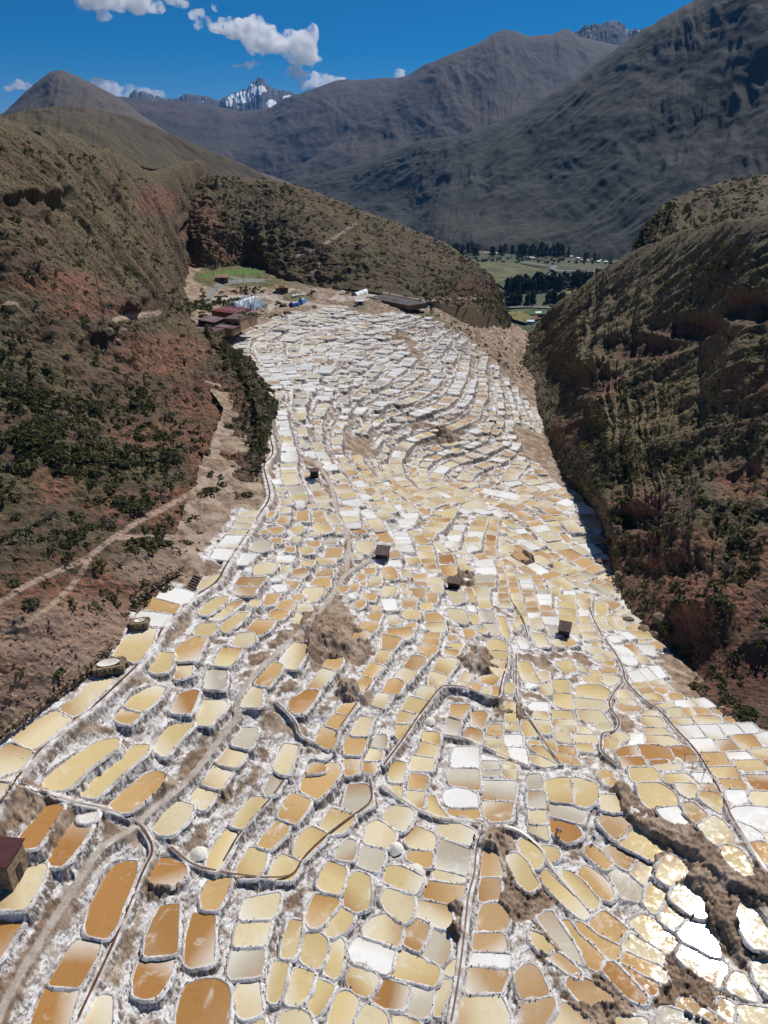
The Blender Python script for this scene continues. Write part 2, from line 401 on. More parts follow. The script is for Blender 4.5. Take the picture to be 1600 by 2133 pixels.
PONDS[(1200,1600)] = """
Y 660,930 720,965 790,1000 780,1060 700,1170 650,1215 570,1130 600,1000
C 870,950 915,945 1000,1040 1140,1164 1150,1190 1080,1250 1010,1240 930,1200 800,1100 790,1050
Y -40,80 30,85 165,130 185,220 160,280 90,325 0,305 -15,200
O 95,640 160,660 300,770 290,800 250,850 130,760 70,700
O 60,810 110,830 240,920 270,960 320,1060 280,1100 200,1080 60,960 20,880
G 340,840 430,890 580,990 560,1060 520,1110 380,1080 290,900 300,870
T 300,640 380,660 500,730 500,790 430,850 350,810 220,690
C 520,740 600,780 690,820 650,920 600,990 540,950 450,870 500,800
Y 480,490 560,540 700,640 760,690 690,790 600,750 380,640 360,600 420,530
C 770,710 850,750 970,860 900,930 820,950 790,980 670,910 690,820
T 230,385 330,385 430,430 455,470 390,570 330,600 270,540 200,460 190,420
C 205,220 400,230 430,330 400,360 300,360 210,340
Y 530,140 690,140 760,180 810,230 830,290 700,310 620,325 560,260
Y 460,10 640,10 670,50 690,110 560,110 480,100
W 680,340 850,320 960,470 900,480 830,460 720,410
T 890,300 970,285 1040,340 1110,410 990,460 930,390
C 1165,410 1220,460 1290,560 1300,620 1170,620 1100,560 1040,490
C 835,135 990,140 1000,230 930,240 870,190
Y 1050,200 1190,215 1215,300 1185,360 1120,310 1040,240
T 1030,145 1140,150 1160,190 1050,180
W 980,50 1090,55 1140,120 1060,130 1010,110
Y 740,70 920,60 980,110 960,120 810,115 750,100
Y 1110,10 1320,0 1370,90 1190,85
O 1200,105 1380,110 1410,170 1260,185
W 1265,195 1400,200 1410,260 1320,290 1290,260
A 1425,70 1600,75 1700,80 1700,190 1480,185
C 1475,210 1700,215 1700,310 1500,300 1460,260
W 1340,345 1460,335 1600,350 1700,360 1700,520 1550,510 1450,470 1340,420 1300,370
W 1345,450 1480,510 1550,560 1540,600 1430,600 1370,530
O 1450,620 1560,615 1620,660 1700,700 1700,800 1560,790 1500,700
Y 1245,660 1330,670 1380,720 1440,820 1460,880 1400,880 1300,800 1240,720
O 180,50 240,10 310,60 300,80 210,85
O 220,105 330,100 360,140 240,125
C 1585,560 1700,560 1700,640 1600,620
W 1590,800 1700,800 1700,900 1610,860
"""
PONDS[(0,1333)] = """
Y 1050,-20 1140,-80 1310,-110 1270,20 1160,170 1120,190 1040,150 945,130 990,60
Y 1330,110 1430,115 1405,220 1380,255 1310,265 1260,250 1290,180
O 1640,-40 1720,-20 1660,100 1640,170 1480,175 1460,90 1500,40
C 800,330 960,325 890,400 780,500 690,600 610,640 560,640 500,580 560,520 650,470 740,370
C 470,590 600,655 540,700 430,800 300,905 250,900 110,840 130,780 270,690
C 80,865 270,930 220,1010 170,1080 -120,1180 -120,990
Y 1290,380 1380,400 1330,480 1190,600 1035,550 1110,470 1220,410
O 1020,570 1180,610 1090,700 1010,690 950,650
A 1500,455 1600,430 1640,430 1600,530 1575,600 1440,600
Y 1420,710 1600,690 1620,700 1500,820 1400,950 1370,970 1270,910 1340,800
C 1490,190 1600,180 1600,290 1480,330 1455,310
"""
PONDS[(400,1333)] = """
C 340,40 430,60 520,0 500,-60 400,-50
Y 260,65 410,75 330,200 300,215 190,205 215,140
G 130,245 290,240 285,330 270,415 110,400 110,320
C 110,515 270,515 280,540 190,640 140,700 50,690 60,600
C 770,110 860,30 955,45 930,120 850,240 800,230 750,180
O 680,190 745,210 720,260 630,385 530,360 600,280
C 490,395 570,405 555,550 420,550 450,460
O 1150,150 1250,160 1230,200 1200,260 1095,225 1120,180
C 1080,235 1190,265 1100,370 1060,410 960,395 1030,310
A 970,420 1040,430 990,510 920,600 870,605 830,570 840,500 900,470
O 1270,520 1310,505 1380,530 1300,630 1200,600
O 1195,615 1290,640 1215,745 1120,705
O 1085,730 1205,760 1190,830 1160,910 1035,860 1040,800
Y 1560,80 1650,90 1650,150 1590,205 1515,185
O 1500,195 1590,220 1500,315 1425,295
O 1430,310 1490,325 1440,440 1410,440 1380,360
C 1560,440 1640,450 1600,570 1505,540
C 1400,640 1500,650 1480,730 1455,800 1320,790 1360,720
O 1300,800 1455,815 1440,880 1400,960 1275,950 1270,880
O 1275,985 1390,985 1390,1100 1290,1130 1265,1080
G 430,730 555,740 530,800 480,905 330,870 390,790
C 310,885 470,910 420,1000 360,1060 210,1030
C 770,865 885,880 850,990 800,1120 730,1110 680,1060 730,960
O 1430,1020 1535,1020 1535,1068 1500,1110 1420,1080
C 1490,900 1585,930 1570,1000 1440,1000
G 1540,800 1610,800 1610,890 1510,885
O 980,1040 1050,1030 1120,1050 1110,1090 960,1110
"""
PONDS[(800,1333)] = """
O 0,-40 130,-10 60,80 0,80
O -20,90 45,100 10,190 -30,200
T 240,130 340,150 320,200 270,250 180,225
C 165,240 260,265 190,350 110,310
O 50,335 100,330 150,360 110,440 0,440
O -20,450 70,455 10,560 -30,600
O 300,55 435,55 430,90 390,120 290,95
O 335,0 445,0 440,35 400,40 330,20
T 290,105 390,130 370,160
O 520,80 620,95 590,130 520,120
Y 530,40 650,40 630,75 530,60
Y 470,160 580,155 600,170 520,290 430,245
C 400,270 520,310 470,395 390,370 395,310
C 310,385 430,390 420,440 390,505 275,465
Y 220,480 370,520 290,615 165,575
Y 130,590 270,625 200,690 105,690
Y 110,695 215,700 200,760 140,840 90,790
Y 880,10 940,0 1000,30 1030,95 870,80
Y 880,95 1025,105 1015,175 890,150
C 895,165 1020,185 1015,250 900,215
C 890,225 1010,260 970,300 870,275
O 860,280 955,315 910,375 800,340 800,320
O 750,350 810,380 790,430 720,425
C 825,385 890,390 860,480 800,460
O 900,390 960,390 960,460 940,495 880,480
C 680,275 720,290 700,350 640,345
C 630,360 700,365 690,410 610,400
Y 1125,185 1205,185 1220,240 1280,350 1200,345 1140,300
C 1280,270 1370,265 1360,340 1300,360
W 1200,360 1260,370 1180,400
Y 1040,365 1080,370 1050,440 1010,435
O 560,540 710,540 640,655 555,630
O 720,610 830,600 855,620 820,680 810,730 740,715 750,660
G 540,655 640,665 620,750 600,800 510,790
T 690,730 800,740 820,790 825,880 740,860 670,820
O 880,710 970,710 970,810 870,795
C 865,810 980,830 1005,885 860,890
W 1000,795 1145,795 1145,890 1010,880
C 890,910 1010,905 1030,990 990,990
W 1045,900 1170,910 1190,1030 1130,1010 1060,980
W 600,905 780,895 775,1060 570,1050 580,960
W 810,950 950,990 960,1075 800,1075
Y 1010,525 1095,525 1090,600 1015,585
Y 1015,600 1100,615 1100,685 1015,680
Y 1015,690 1105,690 1110,755 1005,740
Y 1170,680 1210,685 1250,760 1265,790 1190,800 1160,740
Y 1255,670 1365,680 1380,775 1290,770
W 1250,525 1360,530 1355,600 1240,580 1215,555
C 1260,610 1360,615 1360,655 1260,640
C 1310,380 1370,375 1385,460 1320,440
Y 1410,340 1520,335 1540,440 1405,430
Y 1425,455 1545,455 1555,570 1500,560 1440,530
Y 1410,600 1560,605 1580,660 1410,645
C 1415,670 1580,680 1580,715 1415,705
C 1430,725 1600,725 1600,770 1440,760
C 1445,775 1540,780 1550,850 1450,830
O 1330,845 1400,845 1430,930 1360,890
O 1445,890 1580,900 1600,960 1460,940
Y 1215,890 1310,880 1400,970 1440,1030 1300,960
C 1215,955 1300,970 1440,1040 1330,1060 1220,1010
O 1430,960 1530,960 1540,1030 1460,1000
O 1550,990 1600,985 1640,1040 1560,1040
Y 330,765 460,775 465,860 450,875 310,840
Y 310,850 450,885 430,975 275,955
C 255,980 410,1000 390,1075 200,1075
Y 1440,190 1550,170 1590,250 1520,275
O 1480,0 1560,0 1600,30 1520,50
O 1210,840 1290,850 1300,875 1210,870
C 980,1040 1100,1050 1100,1075 980,1075
"""
PONDS[(1200,1333)] = """
W 310,60 380,50 460,110 470,140 390,130
O 405,45 470,35 540,120 490,130
W 500,45 630,45 650,130 560,110
W 380,145 490,150 500,190 450,205 400,185
C 500,140 560,135 610,185 520,190
C 90,50 200,65 205,110 170,125 100,90
C 215,105 290,100 325,150 260,160
C 140,135 220,140 240,165 190,185
O 205,195 270,170 315,180 320,205 300,220 210,210
T 200,240 340,245 330,270 210,265
W 440,275 510,255 580,335 500,355
W 520,250 585,235 665,320 590,340
W 605,225 680,220 745,300 670,320
C 600,360 720,335 760,385 650,385
Y 465,375 580,365 620,385 520,395
T 525,410 630,410 660,440 545,440
O 660,400 720,390 770,410 760,430 720,450 680,435
Y 565,460 700,460 735,490 600,485
O 780,450 860,445 890,480 850,500 790,505
T 600,500 730,510 620,530
C 650,540 720,520 800,525 815,550 740,570
W 830,510 960,505 1010,550 920,555 830,545
W 985,500 1070,490 1170,560 1040,560
C 770,580 860,570 900,650 800,655
O 885,570 960,575 980,615 930,635
O 990,570 1080,575 1125,615 1000,610
T 1130,570 1220,565 1300,630 1170,610
C 965,640 1010,630 1170,635 1205,660 1200,690 1150,705 1010,690
T 1240,660 1320,650 1370,690 1280,700
C 800,670 950,665 975,700 820,705
C 520,595 660,590 690,625 560,635
C 550,645 690,655 720,700 700,730 570,720
C 575,745 740,750 770,780 720,800 575,790
C 575,805 780,815 830,840 855,880 700,865 575,855
W 845,725 1000,720 1065,810 950,820
W 1015,720 1170,715 1215,800 1180,835 1080,790
W 1190,710 1330,715 1390,780 1270,790
W 1370,710 1460,700 1530,770 1410,780
W 1490,800 1600,775 1700,800 1700,890 1600,890
O 1310,805 1470,795 1530,885 1400,930
T 1170,850 1290,840 1350,920 1330,940 1220,925
W 955,835 1120,830 1175,940 1030,930
W 1260,950 1420,945 1480,1000 1300,1010
C 1450,930 1600,910 1700,920 1700,990 1510,990
O 1040,955 1230,950 1265,1030 1080,1040
Y 1330,1020 1540,1015 1580,1075 1340,1075
A 1560,1020 1640,1010 1680,1070 1610,1075
A 350,940 400,905 490,895 525,970 360,980
A 520,895 640,885 760,910 805,1000 600,995 550,960
A 785,900 920,895 960,930 1000,1010 880,1000 830,970
A 370,990 550,985 580,1050 400,1060
A 610,1010 770,1010 760,1030 640,1035
C 650,1045 850,1035 880,1075 650,1075
Y 10,400 100,380 200,385 265,430 230,495 10,470
C 0,490 240,520 240,570 190,590 0,575
C 20,590 200,600 260,680 170,690 40,650
C 0,710 80,740 150,780 20,770
C 170,710 260,700 290,770 210,760
C 250,790 390,775 435,800 370,850 280,820
Y 240,830 350,850 310,910 230,880
C 0,800 160,805 170,850 0,860
Y 20,875 130,885 140,920 20,910
C 330,450 370,430 440,440 470,490 330,485
C 350,500 470,505 495,540 400,540
T 330,525 400,545 550,560 540,590 380,595
W 480,790 540,785 545,865 450,870
C 10,210 100,230 110,280 20,250
Y 110,245 200,270 205,310 120,290
Y 60,310 190,315 200,360 100,345
C 225,285 335,305 335,345 290,380 215,360
"""
PONDS[(400,1066)] = """
G 500,270 600,235 645,260 640,310 560,330 480,310
W 390,355 530,350 450,440 370,440
C 520,460 640,420 700,440 640,510 540,520
O 640,140 740,130 755,160 700,185 650,170
Y 820,150 910,110 920,140 880,180
O 565,160 630,160 610,185
O 670,230 730,220 730,260 680,250
O 790,295 840,295 840,335 790,325
Y 890,305 1000,300 1000,335 940,350
O 955,260 1050,245 1050,280 1020,295
O 885,0 950,-10 955,80 890,70
O 720,85 760,35 805,35 770,100
O 610,45 640,0 680,0 650,50
Y 1020,110 1120,100 1160,160 1090,180 1015,165
C 1120,40 1180,25 1230,100 1150,110
A 1310,150 1420,140 1455,170 1420,185 1330,165
C 1375,250 1510,250 1510,290 1460,355 1390,320
Y 1040,390 1180,390 1170,425 1090,430 1030,420
Y 920,420 1010,415 990,450 930,440
T 840,490 940,475 950,500 910,545 840,530
T 1050,490 1160,475 1160,530 1050,535
O 1010,590 1040,560 1135,555 1135,620 1090,630
C 950,640 1090,635 1085,680 990,750 920,700
T 370,600 400,555 600,555 550,620
T 355,650 370,635 540,630 500,700 380,690
W 660,620 780,610 780,650 720,665
T 790,585 880,590 850,640 810,630
O 640,690 720,685 660,770 610,780
O 700,800 760,745 850,745 820,810
O 660,880 670,825 800,830 750,880 700,900
O 840,700 930,700 900,740 840,720
C 850,930 890,855 930,860 880,930
Y 70,830 130,760 220,715 300,705 270,760 130,855 70,855
Y 140,900 280,790 330,750 430,750 330,830 220,910
Y 250,975 290,920 400,850 460,840 380,920 280,1005
Y 20,1000 80,930 200,930 200,975 150,1030 100,1040 20,1020
O 470,985 540,905 690,905 640,970 560,1025
O 1210,630 1290,625 1280,660 1220,670
O 1320,610 1390,600 1370,650 1320,650
O 1400,590 1450,585 1440,620 1405,625
C 1470,570 1570,545 1560,600 1500,620
O 1430,690 1530,685 1510,735 1430,730
O 1360,760 1430,740 1420,780 1390,805
O 1470,870 1560,835 1570,850 1540,920
O 1420,930 1550,925 1520,980 1490,1000 1410,970
O 1360,1010 1470,1010 1440,1068 1340,1068
S CCCC 410,0 550,-10 395,45 530,45 360,90 510,95 330,140 480,145 310,190 470,190
S WW 290,195 430,195 200,300 350,310 150,390 300,410
S OO 1000,-10 1080,-15 1020,40 1105,40 1020,95 1120,90
S WCW 1230,0 1380,-10 1250,35 1375,45 1270,90 1390,85 1280,130 1400,135
"""
PONDS[(800,1066)] = """
O 0,470 70,465 105,550 50,560 0,540
O 240,530 345,520 355,570 250,575
T 260,590 350,590 360,620 280,610
C 375,555 460,550 475,600 370,605
C 370,625 475,620 480,670 375,660
T 355,675 440,680 430,760 350,760
T 210,645 335,635 330,720 290,725
C 0,630 90,625 85,690 0,700
T 165,730 255,715 250,795 170,790
Y 150,850 220,815 280,830 280,880 220,885
O 350,855 430,840 500,900 480,920 360,910
C 355,930 490,930 500,990 460,1005 380,985
O 345,1020 460,1015 450,1050 350,1040
O 40,985 220,970 220,1030 180,1060 40,1040
O 190,950 260,930 250,965 190,965
C 540,815 660,820 690,900 670,930 560,890
C 540,660 635,655 665,740 590,770
Y 690,640 720,640 760,750 730,750
C 735,625 850,625 865,710 765,715
Y 770,725 860,720 880,800 810,800
G 785,830 905,830 925,915 805,915
G 815,930 930,925 970,1035 900,1030
O 675,990 720,980 750,1020 700,1060
A 460,370 560,360 580,430 480,435
O 480,455 600,450 605,535 500,530
S WWWW 80,175 185,170 90,205 205,210 95,240 215,240 95,275 220,275 100,330 240,330
S WW 150,20 280,10 130,65 270,60 125,105 240,110
S YYOTC 290,290 390,280 300,340 405,335 315,395 410,395 325,440 425,435 335,490 440,480 390,510 460,500
S YOYCOC 430,0 600,-10 400,50 560,55 370,90 530,90 345,130 500,135 325,175 430,175 315,215 400,215
S WCWW 600,110 670,115 570,160 640,160 540,200 630,195 520,250 620,250 505,290 620,290
S YOYWYC 780,40 860,40 755,70 850,75 735,120 840,125 715,165 820,170 690,215 805,220 675,255 795,255 660,300 800,300
S YOCAOOT 885,60 945,60 880,110 940,115 865,160 935,170 850,190 925,200 845,245 920,250 845,290 915,290 845,325 930,330 850,365 935,370
S WW 760,410 890,395 770,470 920,465 775,520 930,520
S GT 765,530 910,530 770,595 915,590 775,625 915,625
S CTCTOTC 925,410 975,410 945,460 980,460 960,510 1000,520 965,570 1010,570 970,630 1020,630 965,680 1030,685 970,740 1040,745 975,800 1055,800
S COTOCYCY 1000,490 1070,485 1020,540 1090,535 1030,590 1100,590 1040,640 1110,635 1045,690 1130,685 1060,745 1140,745 1080,805 1165,810 1100,870 1180,870 1110,930 1200,940
S CWWTTCTTWC 1120,520 1200,520 1140,570 1220,570 1150,605 1230,610 1160,640 1235,640 1165,680 1240,680 1180,720 1260,720 1190,760 1270,755 1190,800 1280,800 1200,845 1285,845 1205,890 1300,895 1215,990 1320,960
S GWWTTW 1270,650 1380,650 1275,690 1385,690 1280,735 1385,740 1290,785 1380,785 1310,830 1400,830 1320,880 1430,880 1340,930 1450,945
"""
PONDS[(1080,1066)] = """
S WYYYYYC 350,660 470,655 340,690 470,700 340,750 470,760 340,805 470,815 345,860 480,870 345,910 480,920 370,950 490,970 440,1000 510,1030
S YCWYCC 490,690 610,690 480,735 600,735 480,815 580,820 485,870 580,870 495,940 600,940 505,1005 640,1000 530,1060 690,1060
S CC 620,870 720,870 625,915 730,935 650,970 770,980
Y 740,870 800,870 810,975 770,970
C 805,915 870,910 880,990 815,980
S YY 880,950 1000,940 900,995 1070,995 930,1040 1120,1060
Y 650,765 725,760 725,850 700,865 650,820
Y 260,640 350,630 330,700 300,710
"""
PONDS[(200,1150,0.1875)] = """
C 1150,390 1200,310 1390,245 1370,310 1270,370 1150,410
W 620,505 860,400 960,420 1090,460 1000,570 920,580 740,530
O 480,620 560,540 630,515 740,545 930,595 870,680 680,650
W 450,740 460,660 620,665 830,700 720,830 620,840 590,760
"""
# ---- canals (dark water groove between white salt banks) and trodden paths, photo pixels
CANALS = [
 (1.0,.22,"-60,1752 0,1682 27,1642 55,1600 97,1553 150,1505 195,1478 250,1425 290,1388 327,1338 342,1306 387,1261 421,1236 453,1217 468,1187 490,1150 527,1098 545,1068 565,1040 556,1000 547,970 572,950 562,910 557,860 560,820"),
 (.7,.17,"160,2131 205,2036 240,1961 277,1871 300,1812 325,1772 295,1722 270,1702 217,1685 160,1675 120,1660 80,1651 40,1637"),
 (.5,.16,"357,1767 400,1805 452,1817 492,1825 560,1832 612,1830 630,1790 680,1742 737,1700 775,1675 775,1645 770,1625"),
 (.45,.14,"455,1815 475,1780 500,1735 570,1660 595,1620"),
 (.8,.15,"940,2131 955,2046 965,1966 972,1903 975,1866 990,1820 990,1775 1010,1725 990,1715 925,1707 895,1697 865,1686 837,1667 800,1642"),
 (.5,.16,"1010,1725 1072,1722 1132,1772 1140,1800 1197,1867"),
 (.6,.18,"1260,1333 1287,1370 1300,1400 1300,1418 1340,1460 1375,1480 1405,1518 1437,1550 1460,1580 1475,1605 1495,1642 1515,1682 1520,1700 1547,1740 1575,1785 1600,1820 1650,1890"),
 (.5,.16,"1297,1423 1275,1450 1265,1473 1292,1503 1285,1528 1252,1528 1252,1550 1250,1568 1285,1595"),
 (.6,.16,"800,1598 845,1538 875,1490 912,1443 922,1433 950,1433 980,1438 1015,1455 1042,1459 1042,1433 1055,1390 1062,1353 1050,1335"),
 (.5,.14,"922,1533 975,1540 1015,1560 1065,1585 1100,1598"),
 (.5,.14,"1075,1365 1075,1408 1075,1460 1112,1513 1140,1558 1167,1593"),
 (.45,.12,"800,1393 762,1440 725,1493 700,1528 695,1560"),
 (.5,.14,"577,1465 620,1508 620,1533 660,1550"),
 (.6,.16,"1227,1235 1227,1273 1255,1328"),
 (.6,.16,"1063,1250 1090,1290 1100,1330"),
]
TRAILS = [
 (.5,"-40,2190 0,2116 32,2048 77,1976 107,1923 145,1866 175,1815 212,1762 277,1727 300,1700 362,1652 400,1617 457,1540 497,1493 492,1473 512,1425 550,1385 585,1353 607,1331 640,1308 695,1238 722,1191 770,1166"),
 (.45,"722,1191 728,1128 720,1103 700,1071 692,1015 660,960"),
 (.45,"985,1400 1000,1352 990,1335"),
]
# earth banks (half width, extra height) and heaps of bare earth (pixel, radius, height)
BANKS = [(2.0, .35, "1322,1680 1360,1710 1412,1732 1450,1745 1487,1770 1512,1800 1562,1832 1610,1845"), (1.2, .1, "1385,1790 1420,1828 1452,1868"), (1.0, .2, "1490,1890 1535,1960 1560,1990"), (.6, .6, "1290,1640 1305,1670 1320,1685")]
MOUNDS = [(1028,1752,2.8,1.3),(1000,1385,3.6,1.8),(1008,1360,2.5,1.0),(690,1320,7,1.5),(672,1350,5,1.0),(340,1830,2.2,.8),(950,1890,1.1,1.1),(945,1937,1.1,1.1),(1095,1850,4.0,.0),(1450,1830,2.6,1.2),(1500,1910,3.6,.8),(1430,2060,4.5,.3),(1260,2105,4.0,.5),(1160,1690,1.5,.3),
 (735,1440,3.0,2.0),(870,1470,1.6,.6),(1070,1480,3,.6),(450,1640,2,.3),(340,1640,2,.3),(1060,1880,2.0,.6),(1140,1960,2.2,.4),(60,1670,3,.2),(1085,1160,4,2),(960,1200,4,1),(925,905,6,2),(830,700,8,2),(755,640,5,1),(1420,1900,2.5,.2),(110,1715,2.5,.4)]
CANAL_H = {0: .45, 2: .3, 4: .3, 7: .4, 8: .6, 9: .3, 10: .3}
# ------------------------------------------------------------------ salt ponds: outlines in world space
def area2(P): x, y = P[:, 0], P[:, 1]; return .5*np.sum(x*np.roll(y, -1) - np.roll(x, -1)*y)
BRINE = {'A': (176,130,76), 'B': (96,76,60), 'O': (204,168,114), 'T': (190,158,116), 'C': (220,205,168), 'Y': (214,192,140), 'W': (240,238,232), 'G': (198,189,168)}
ponds = []           # dict: poly (n,2), z, c (letter), px area
def add_pond(P, z, c):
    if area2(P) < 0: P = P[::-1]
    ponds.append(dict(P=P, z=float(z), c=c))
def outset(P, a):
    if area2(P) < 0: P = P[::-1]
    e = np.roll(P, -1, 0) - np.roll(P, 1, 0); n = np.stack([e[:, 1], -e[:, 0]], 1); return P + n/(np.linalg.norm(n, axis=1)[:, None] + 1e-9)*a
_raw = []
for key, txt in PONDS.items():
    sc = key[2] if len(key) > 2 else .25
    for ln in txt.strip().splitlines():
        w = ln.split(); k = w[0]
        if k == 'S':
            q = parse(' '.join(w[2:]))
            for i in range(0, len(q) - 3, 2):
                l0, r0, l1, r1 = q[i], q[i + 1], q[i + 2], q[i + 3]; e = 3.0/max(10, np.linalg.norm(l1 - l0)); e = min(e, .12)
                a0, b0 = l0 + (l1 - l0)*e, r0 + (r1 - r0)*e; a1, b1 = l1 + (l0 - l1)*e, r1 + (r0 - r1)*e
                h = 2.5/max(20, np.linalg.norm(b0 - a0))
                _raw.append((w[1][(i//2) % len(w[1])], np.array([a0 + (b0 - a0)*h, b0 + (a0 - b0)*h, b1 + (a1 - b1)*h, a1 + (b1 - a1)*h])*sc + np.array(key[:2])))
        else: _raw.append((k, parse(' '.join(w[1:]))*sc + np.array(key[:2])))
_cen = np.array([p.mean(0) for _, p in _raw]); _cw = on_G(_cen[:, 0], _cen[:, 1])
OS = .4; OX0, OY0 = -120.0, -10.0; OCC = np.zeros((int(700/OS), int(300/OS)), bool)
def occ_idx(x, y): return np.clip(((y - OY0)/OS).astype(int), 0, OCC.shape[0] - 1), np.clip(((x - OX0)/OS).astype(int), 0, OCC.shape[1] - 1)
def occ_region(P, pad):
    x0, y0 = P.min(0) - pad; x1, y1 = P.max(0) + pad
    j0, j1 = int((y0 - OY0)/OS), int((y1 - OY0)/OS) + 2; i0, i1 = int((x0 - OX0)/OS), int((x1 - OX0)/OS) + 2
    j0, i0 = max(j0, 0), max(i0, 0); yy, xx = np.mgrid[j0:max(j1, j0 + 1), i0:max(i1, i0 + 1)]
    return yy, xx, sdf(P, OX0 + (xx + .5)*OS, OY0 + (yy + .5)*OS)
def occupy(P, pad):
    yy, xx, d = occ_region(P, pad); m = (d < pad) & (yy < OCC.shape[0]) & (xx < OCC.shape[1]); OCC[yy[m], xx[m]] = True
def is_free(P, pad=.0):
    yy, xx, d = occ_region(P, pad); m = (d < pad) & (yy < OCC.shape[0]) & (xx < OCC.shape[1]); return not OCC[yy[m], xx[m]].any()
for (k, p), cw in zip(_raw, _cw):
    z = G(cw[0], cw[1]); W = at_z(p[:, 0], p[:, 1], z)[:, :2]
    W = outset(W, .1)
    add_pond(W, z, k)
N_TRACED = len(ponds)
OID = np.zeros(OCC.shape, np.int32)
def ring_cells(P, pad):
    yy, xx, d = occ_region(P, pad); m = (d < pad) & (yy < OCC.shape[0]) & (xx < OCC.shape[1]); return yy[m], xx[m]
for i, p in enumerate(ponds): a, b = ring_cells(p['P'], 0); OID[a, b] = i + 1
for _ in range(3):           # let each pond grow to the foot of its neighbours' banks
    for i, p in enumerate(ponds):
        Q = outset(p['P'], .12); a, b = ring_cells(Q, .22); q = OID[a, b]
        if ((q == 0) | (q == i + 1)).all(): p['P'] = Q; a, b = ring_cells(Q, 0); OID[a, b] = i + 1
for p in ponds: p['P'] = chaikin(p['P'], 1) if len(p['P']) > 4 else p['P']; occupy(p['P'], .25)
# canals and trails keep their strip free
LINES = []
for ic, (w, g, s) in enumerate(CANALS):
    q = smooth_poly(parse(s), 2); P = on_G(q[:, 0], q[:, 1]); P = resample(P, .8); P[:, 2] = G(P[:, 0], P[:, 1]) + CANAL_H.get(ic, .25); LINES.append(('canal', w*(1 if ic == 0 else .62), g*.85, P))
for w, s in TRAILS:
    q = smooth_poly(parse(s), 2); P = on_G(q[:, 0], q[:, 1]); P = resample(P, .8); P[:, 2] = G(P[:, 0], P[:, 1]) + .1; LINES.append(('trail', w, 0, P))
for w, h, s in BANKS:
    q = smooth_poly(parse(s), 2); P = on_G(q[:, 0], q[:, 1]); P = resample(P, .8); P[:, 2] = G(P[:, 0], P[:, 1]) + h; LINES.append(('bank', w, 0, P))
for kd, w, g, P in LINES:
    for p in P:
        j, i = occ_idx(p[0] + np.array([-.6, -.2, .2, .6]), p[1] + np.zeros(4)); OCC[j, i] = True
        j, i = occ_idx(p[0] + np.zeros(4), p[1] + np.array([-.6, -.2, .2, .6])); OCC[j, i] = True
# the rest of the field follows the contours of the ground, terrace below terrace
FIELD = parse("552,905 556,800 500,770 478,735 505,690 560,665 640,642 710,634 750,655 850,652 925,672 985,712 1060,790 1135,872 1132,905 1090,885 1075,900 1200,1010 1240,1080 1270,1200 1370,1345 1300,1345 900,1345 560,1300 480,1200 530,1100 575,1010")
BARE = [parse(s) for s in ("1060,885 1110,905 1215,1015 1190,1025 1110,965 1070,915", "640,1290 720,1240 760,1280 720,1350 650,1370", "895,1140 930,1140 1000,1350 960,1380", "985,1330 1040,1330 1030,1410 985,1420",
        "830,690 870,715 900,760 880,765 840,730", "700,905 760,900 800,960 760,960", "840,870 900,880 890,900 830,890")]
def grad(x, y, e=3.0): return (G(x + e, y) - G(x - e, y))/(2*e), (G(x, y + e) - G(x, y - e))/(2*e)
def in_field(x, y):
    px, py = to_pix(np.array([x, y, G(x, y)]))
    if not inside(FIELD, px, py): return False
    return not any(inside(b, px, py) for b in BARE)
BROWNZ = parse('765,642 850,640 930,665 990,715 985,745 900,730 820,690 760,665')
def pick_colour(x, y):
    px, py = to_pix(np.array([x, y, float(G(x, y))])); zn = noise(x*.03 + 4, y*.03)
    if inside(BROWNZ, px, py): return RNG.choice(['B', 'B', 'T', 'G', 'W', 'W'])
    w = {'W': .52, 'C': .2, 'G': .2, 'O': .02, 'T': .03, 'Y': .03} if py < 860 else ({'W': .3, 'C': .33, 'G': .12, 'O': .09, 'T': .06, 'Y': .1} if py < 960 else {'W': .17, 'C': .36, 'G': .06, 'O': .16, 'T': .07, 'Y': .18})
    if zn > .25: w = dict(w, W=w['W']*2.2)
    if zn < -.25: w = dict(w, O=w['O']*2, Y=w['Y']*2)
    k = list(w); v = np.array([w[a] for a in k]); return k[RNG.choice(len(k), p=v/v.sum())]
def quad(p0, p1, q1, q0, gs, gd):
    """inset a strip cell: gs along the terrace, gd towards the downhill wall"""
    a = np.array([p0, p1, q1, q0]); u = (p1 - p0)/max(np.linalg.norm(p1 - p0), .1); out = a.copy()
    out[0] += u*gs; out[1] -= u*gs; out[2] -= u*gs; out[3] += u*gs
    for i, j in ((0, 3), (1, 2)):
        d = a[j] - a[i]; L = max(np.linalg.norm(d), .1); out[i] = out[i] + d/L*.3; out[j] = out[j] - d/L*gd
    return out
def downhill(p, w):
    q = p.copy()
    for _ in range(4):
        gx, gy = grad(q[0], q[1]); n = math.hypot(gx, gy) + 1e-6; q = q - np.array([gx, gy])/n*(w/4)
    return q
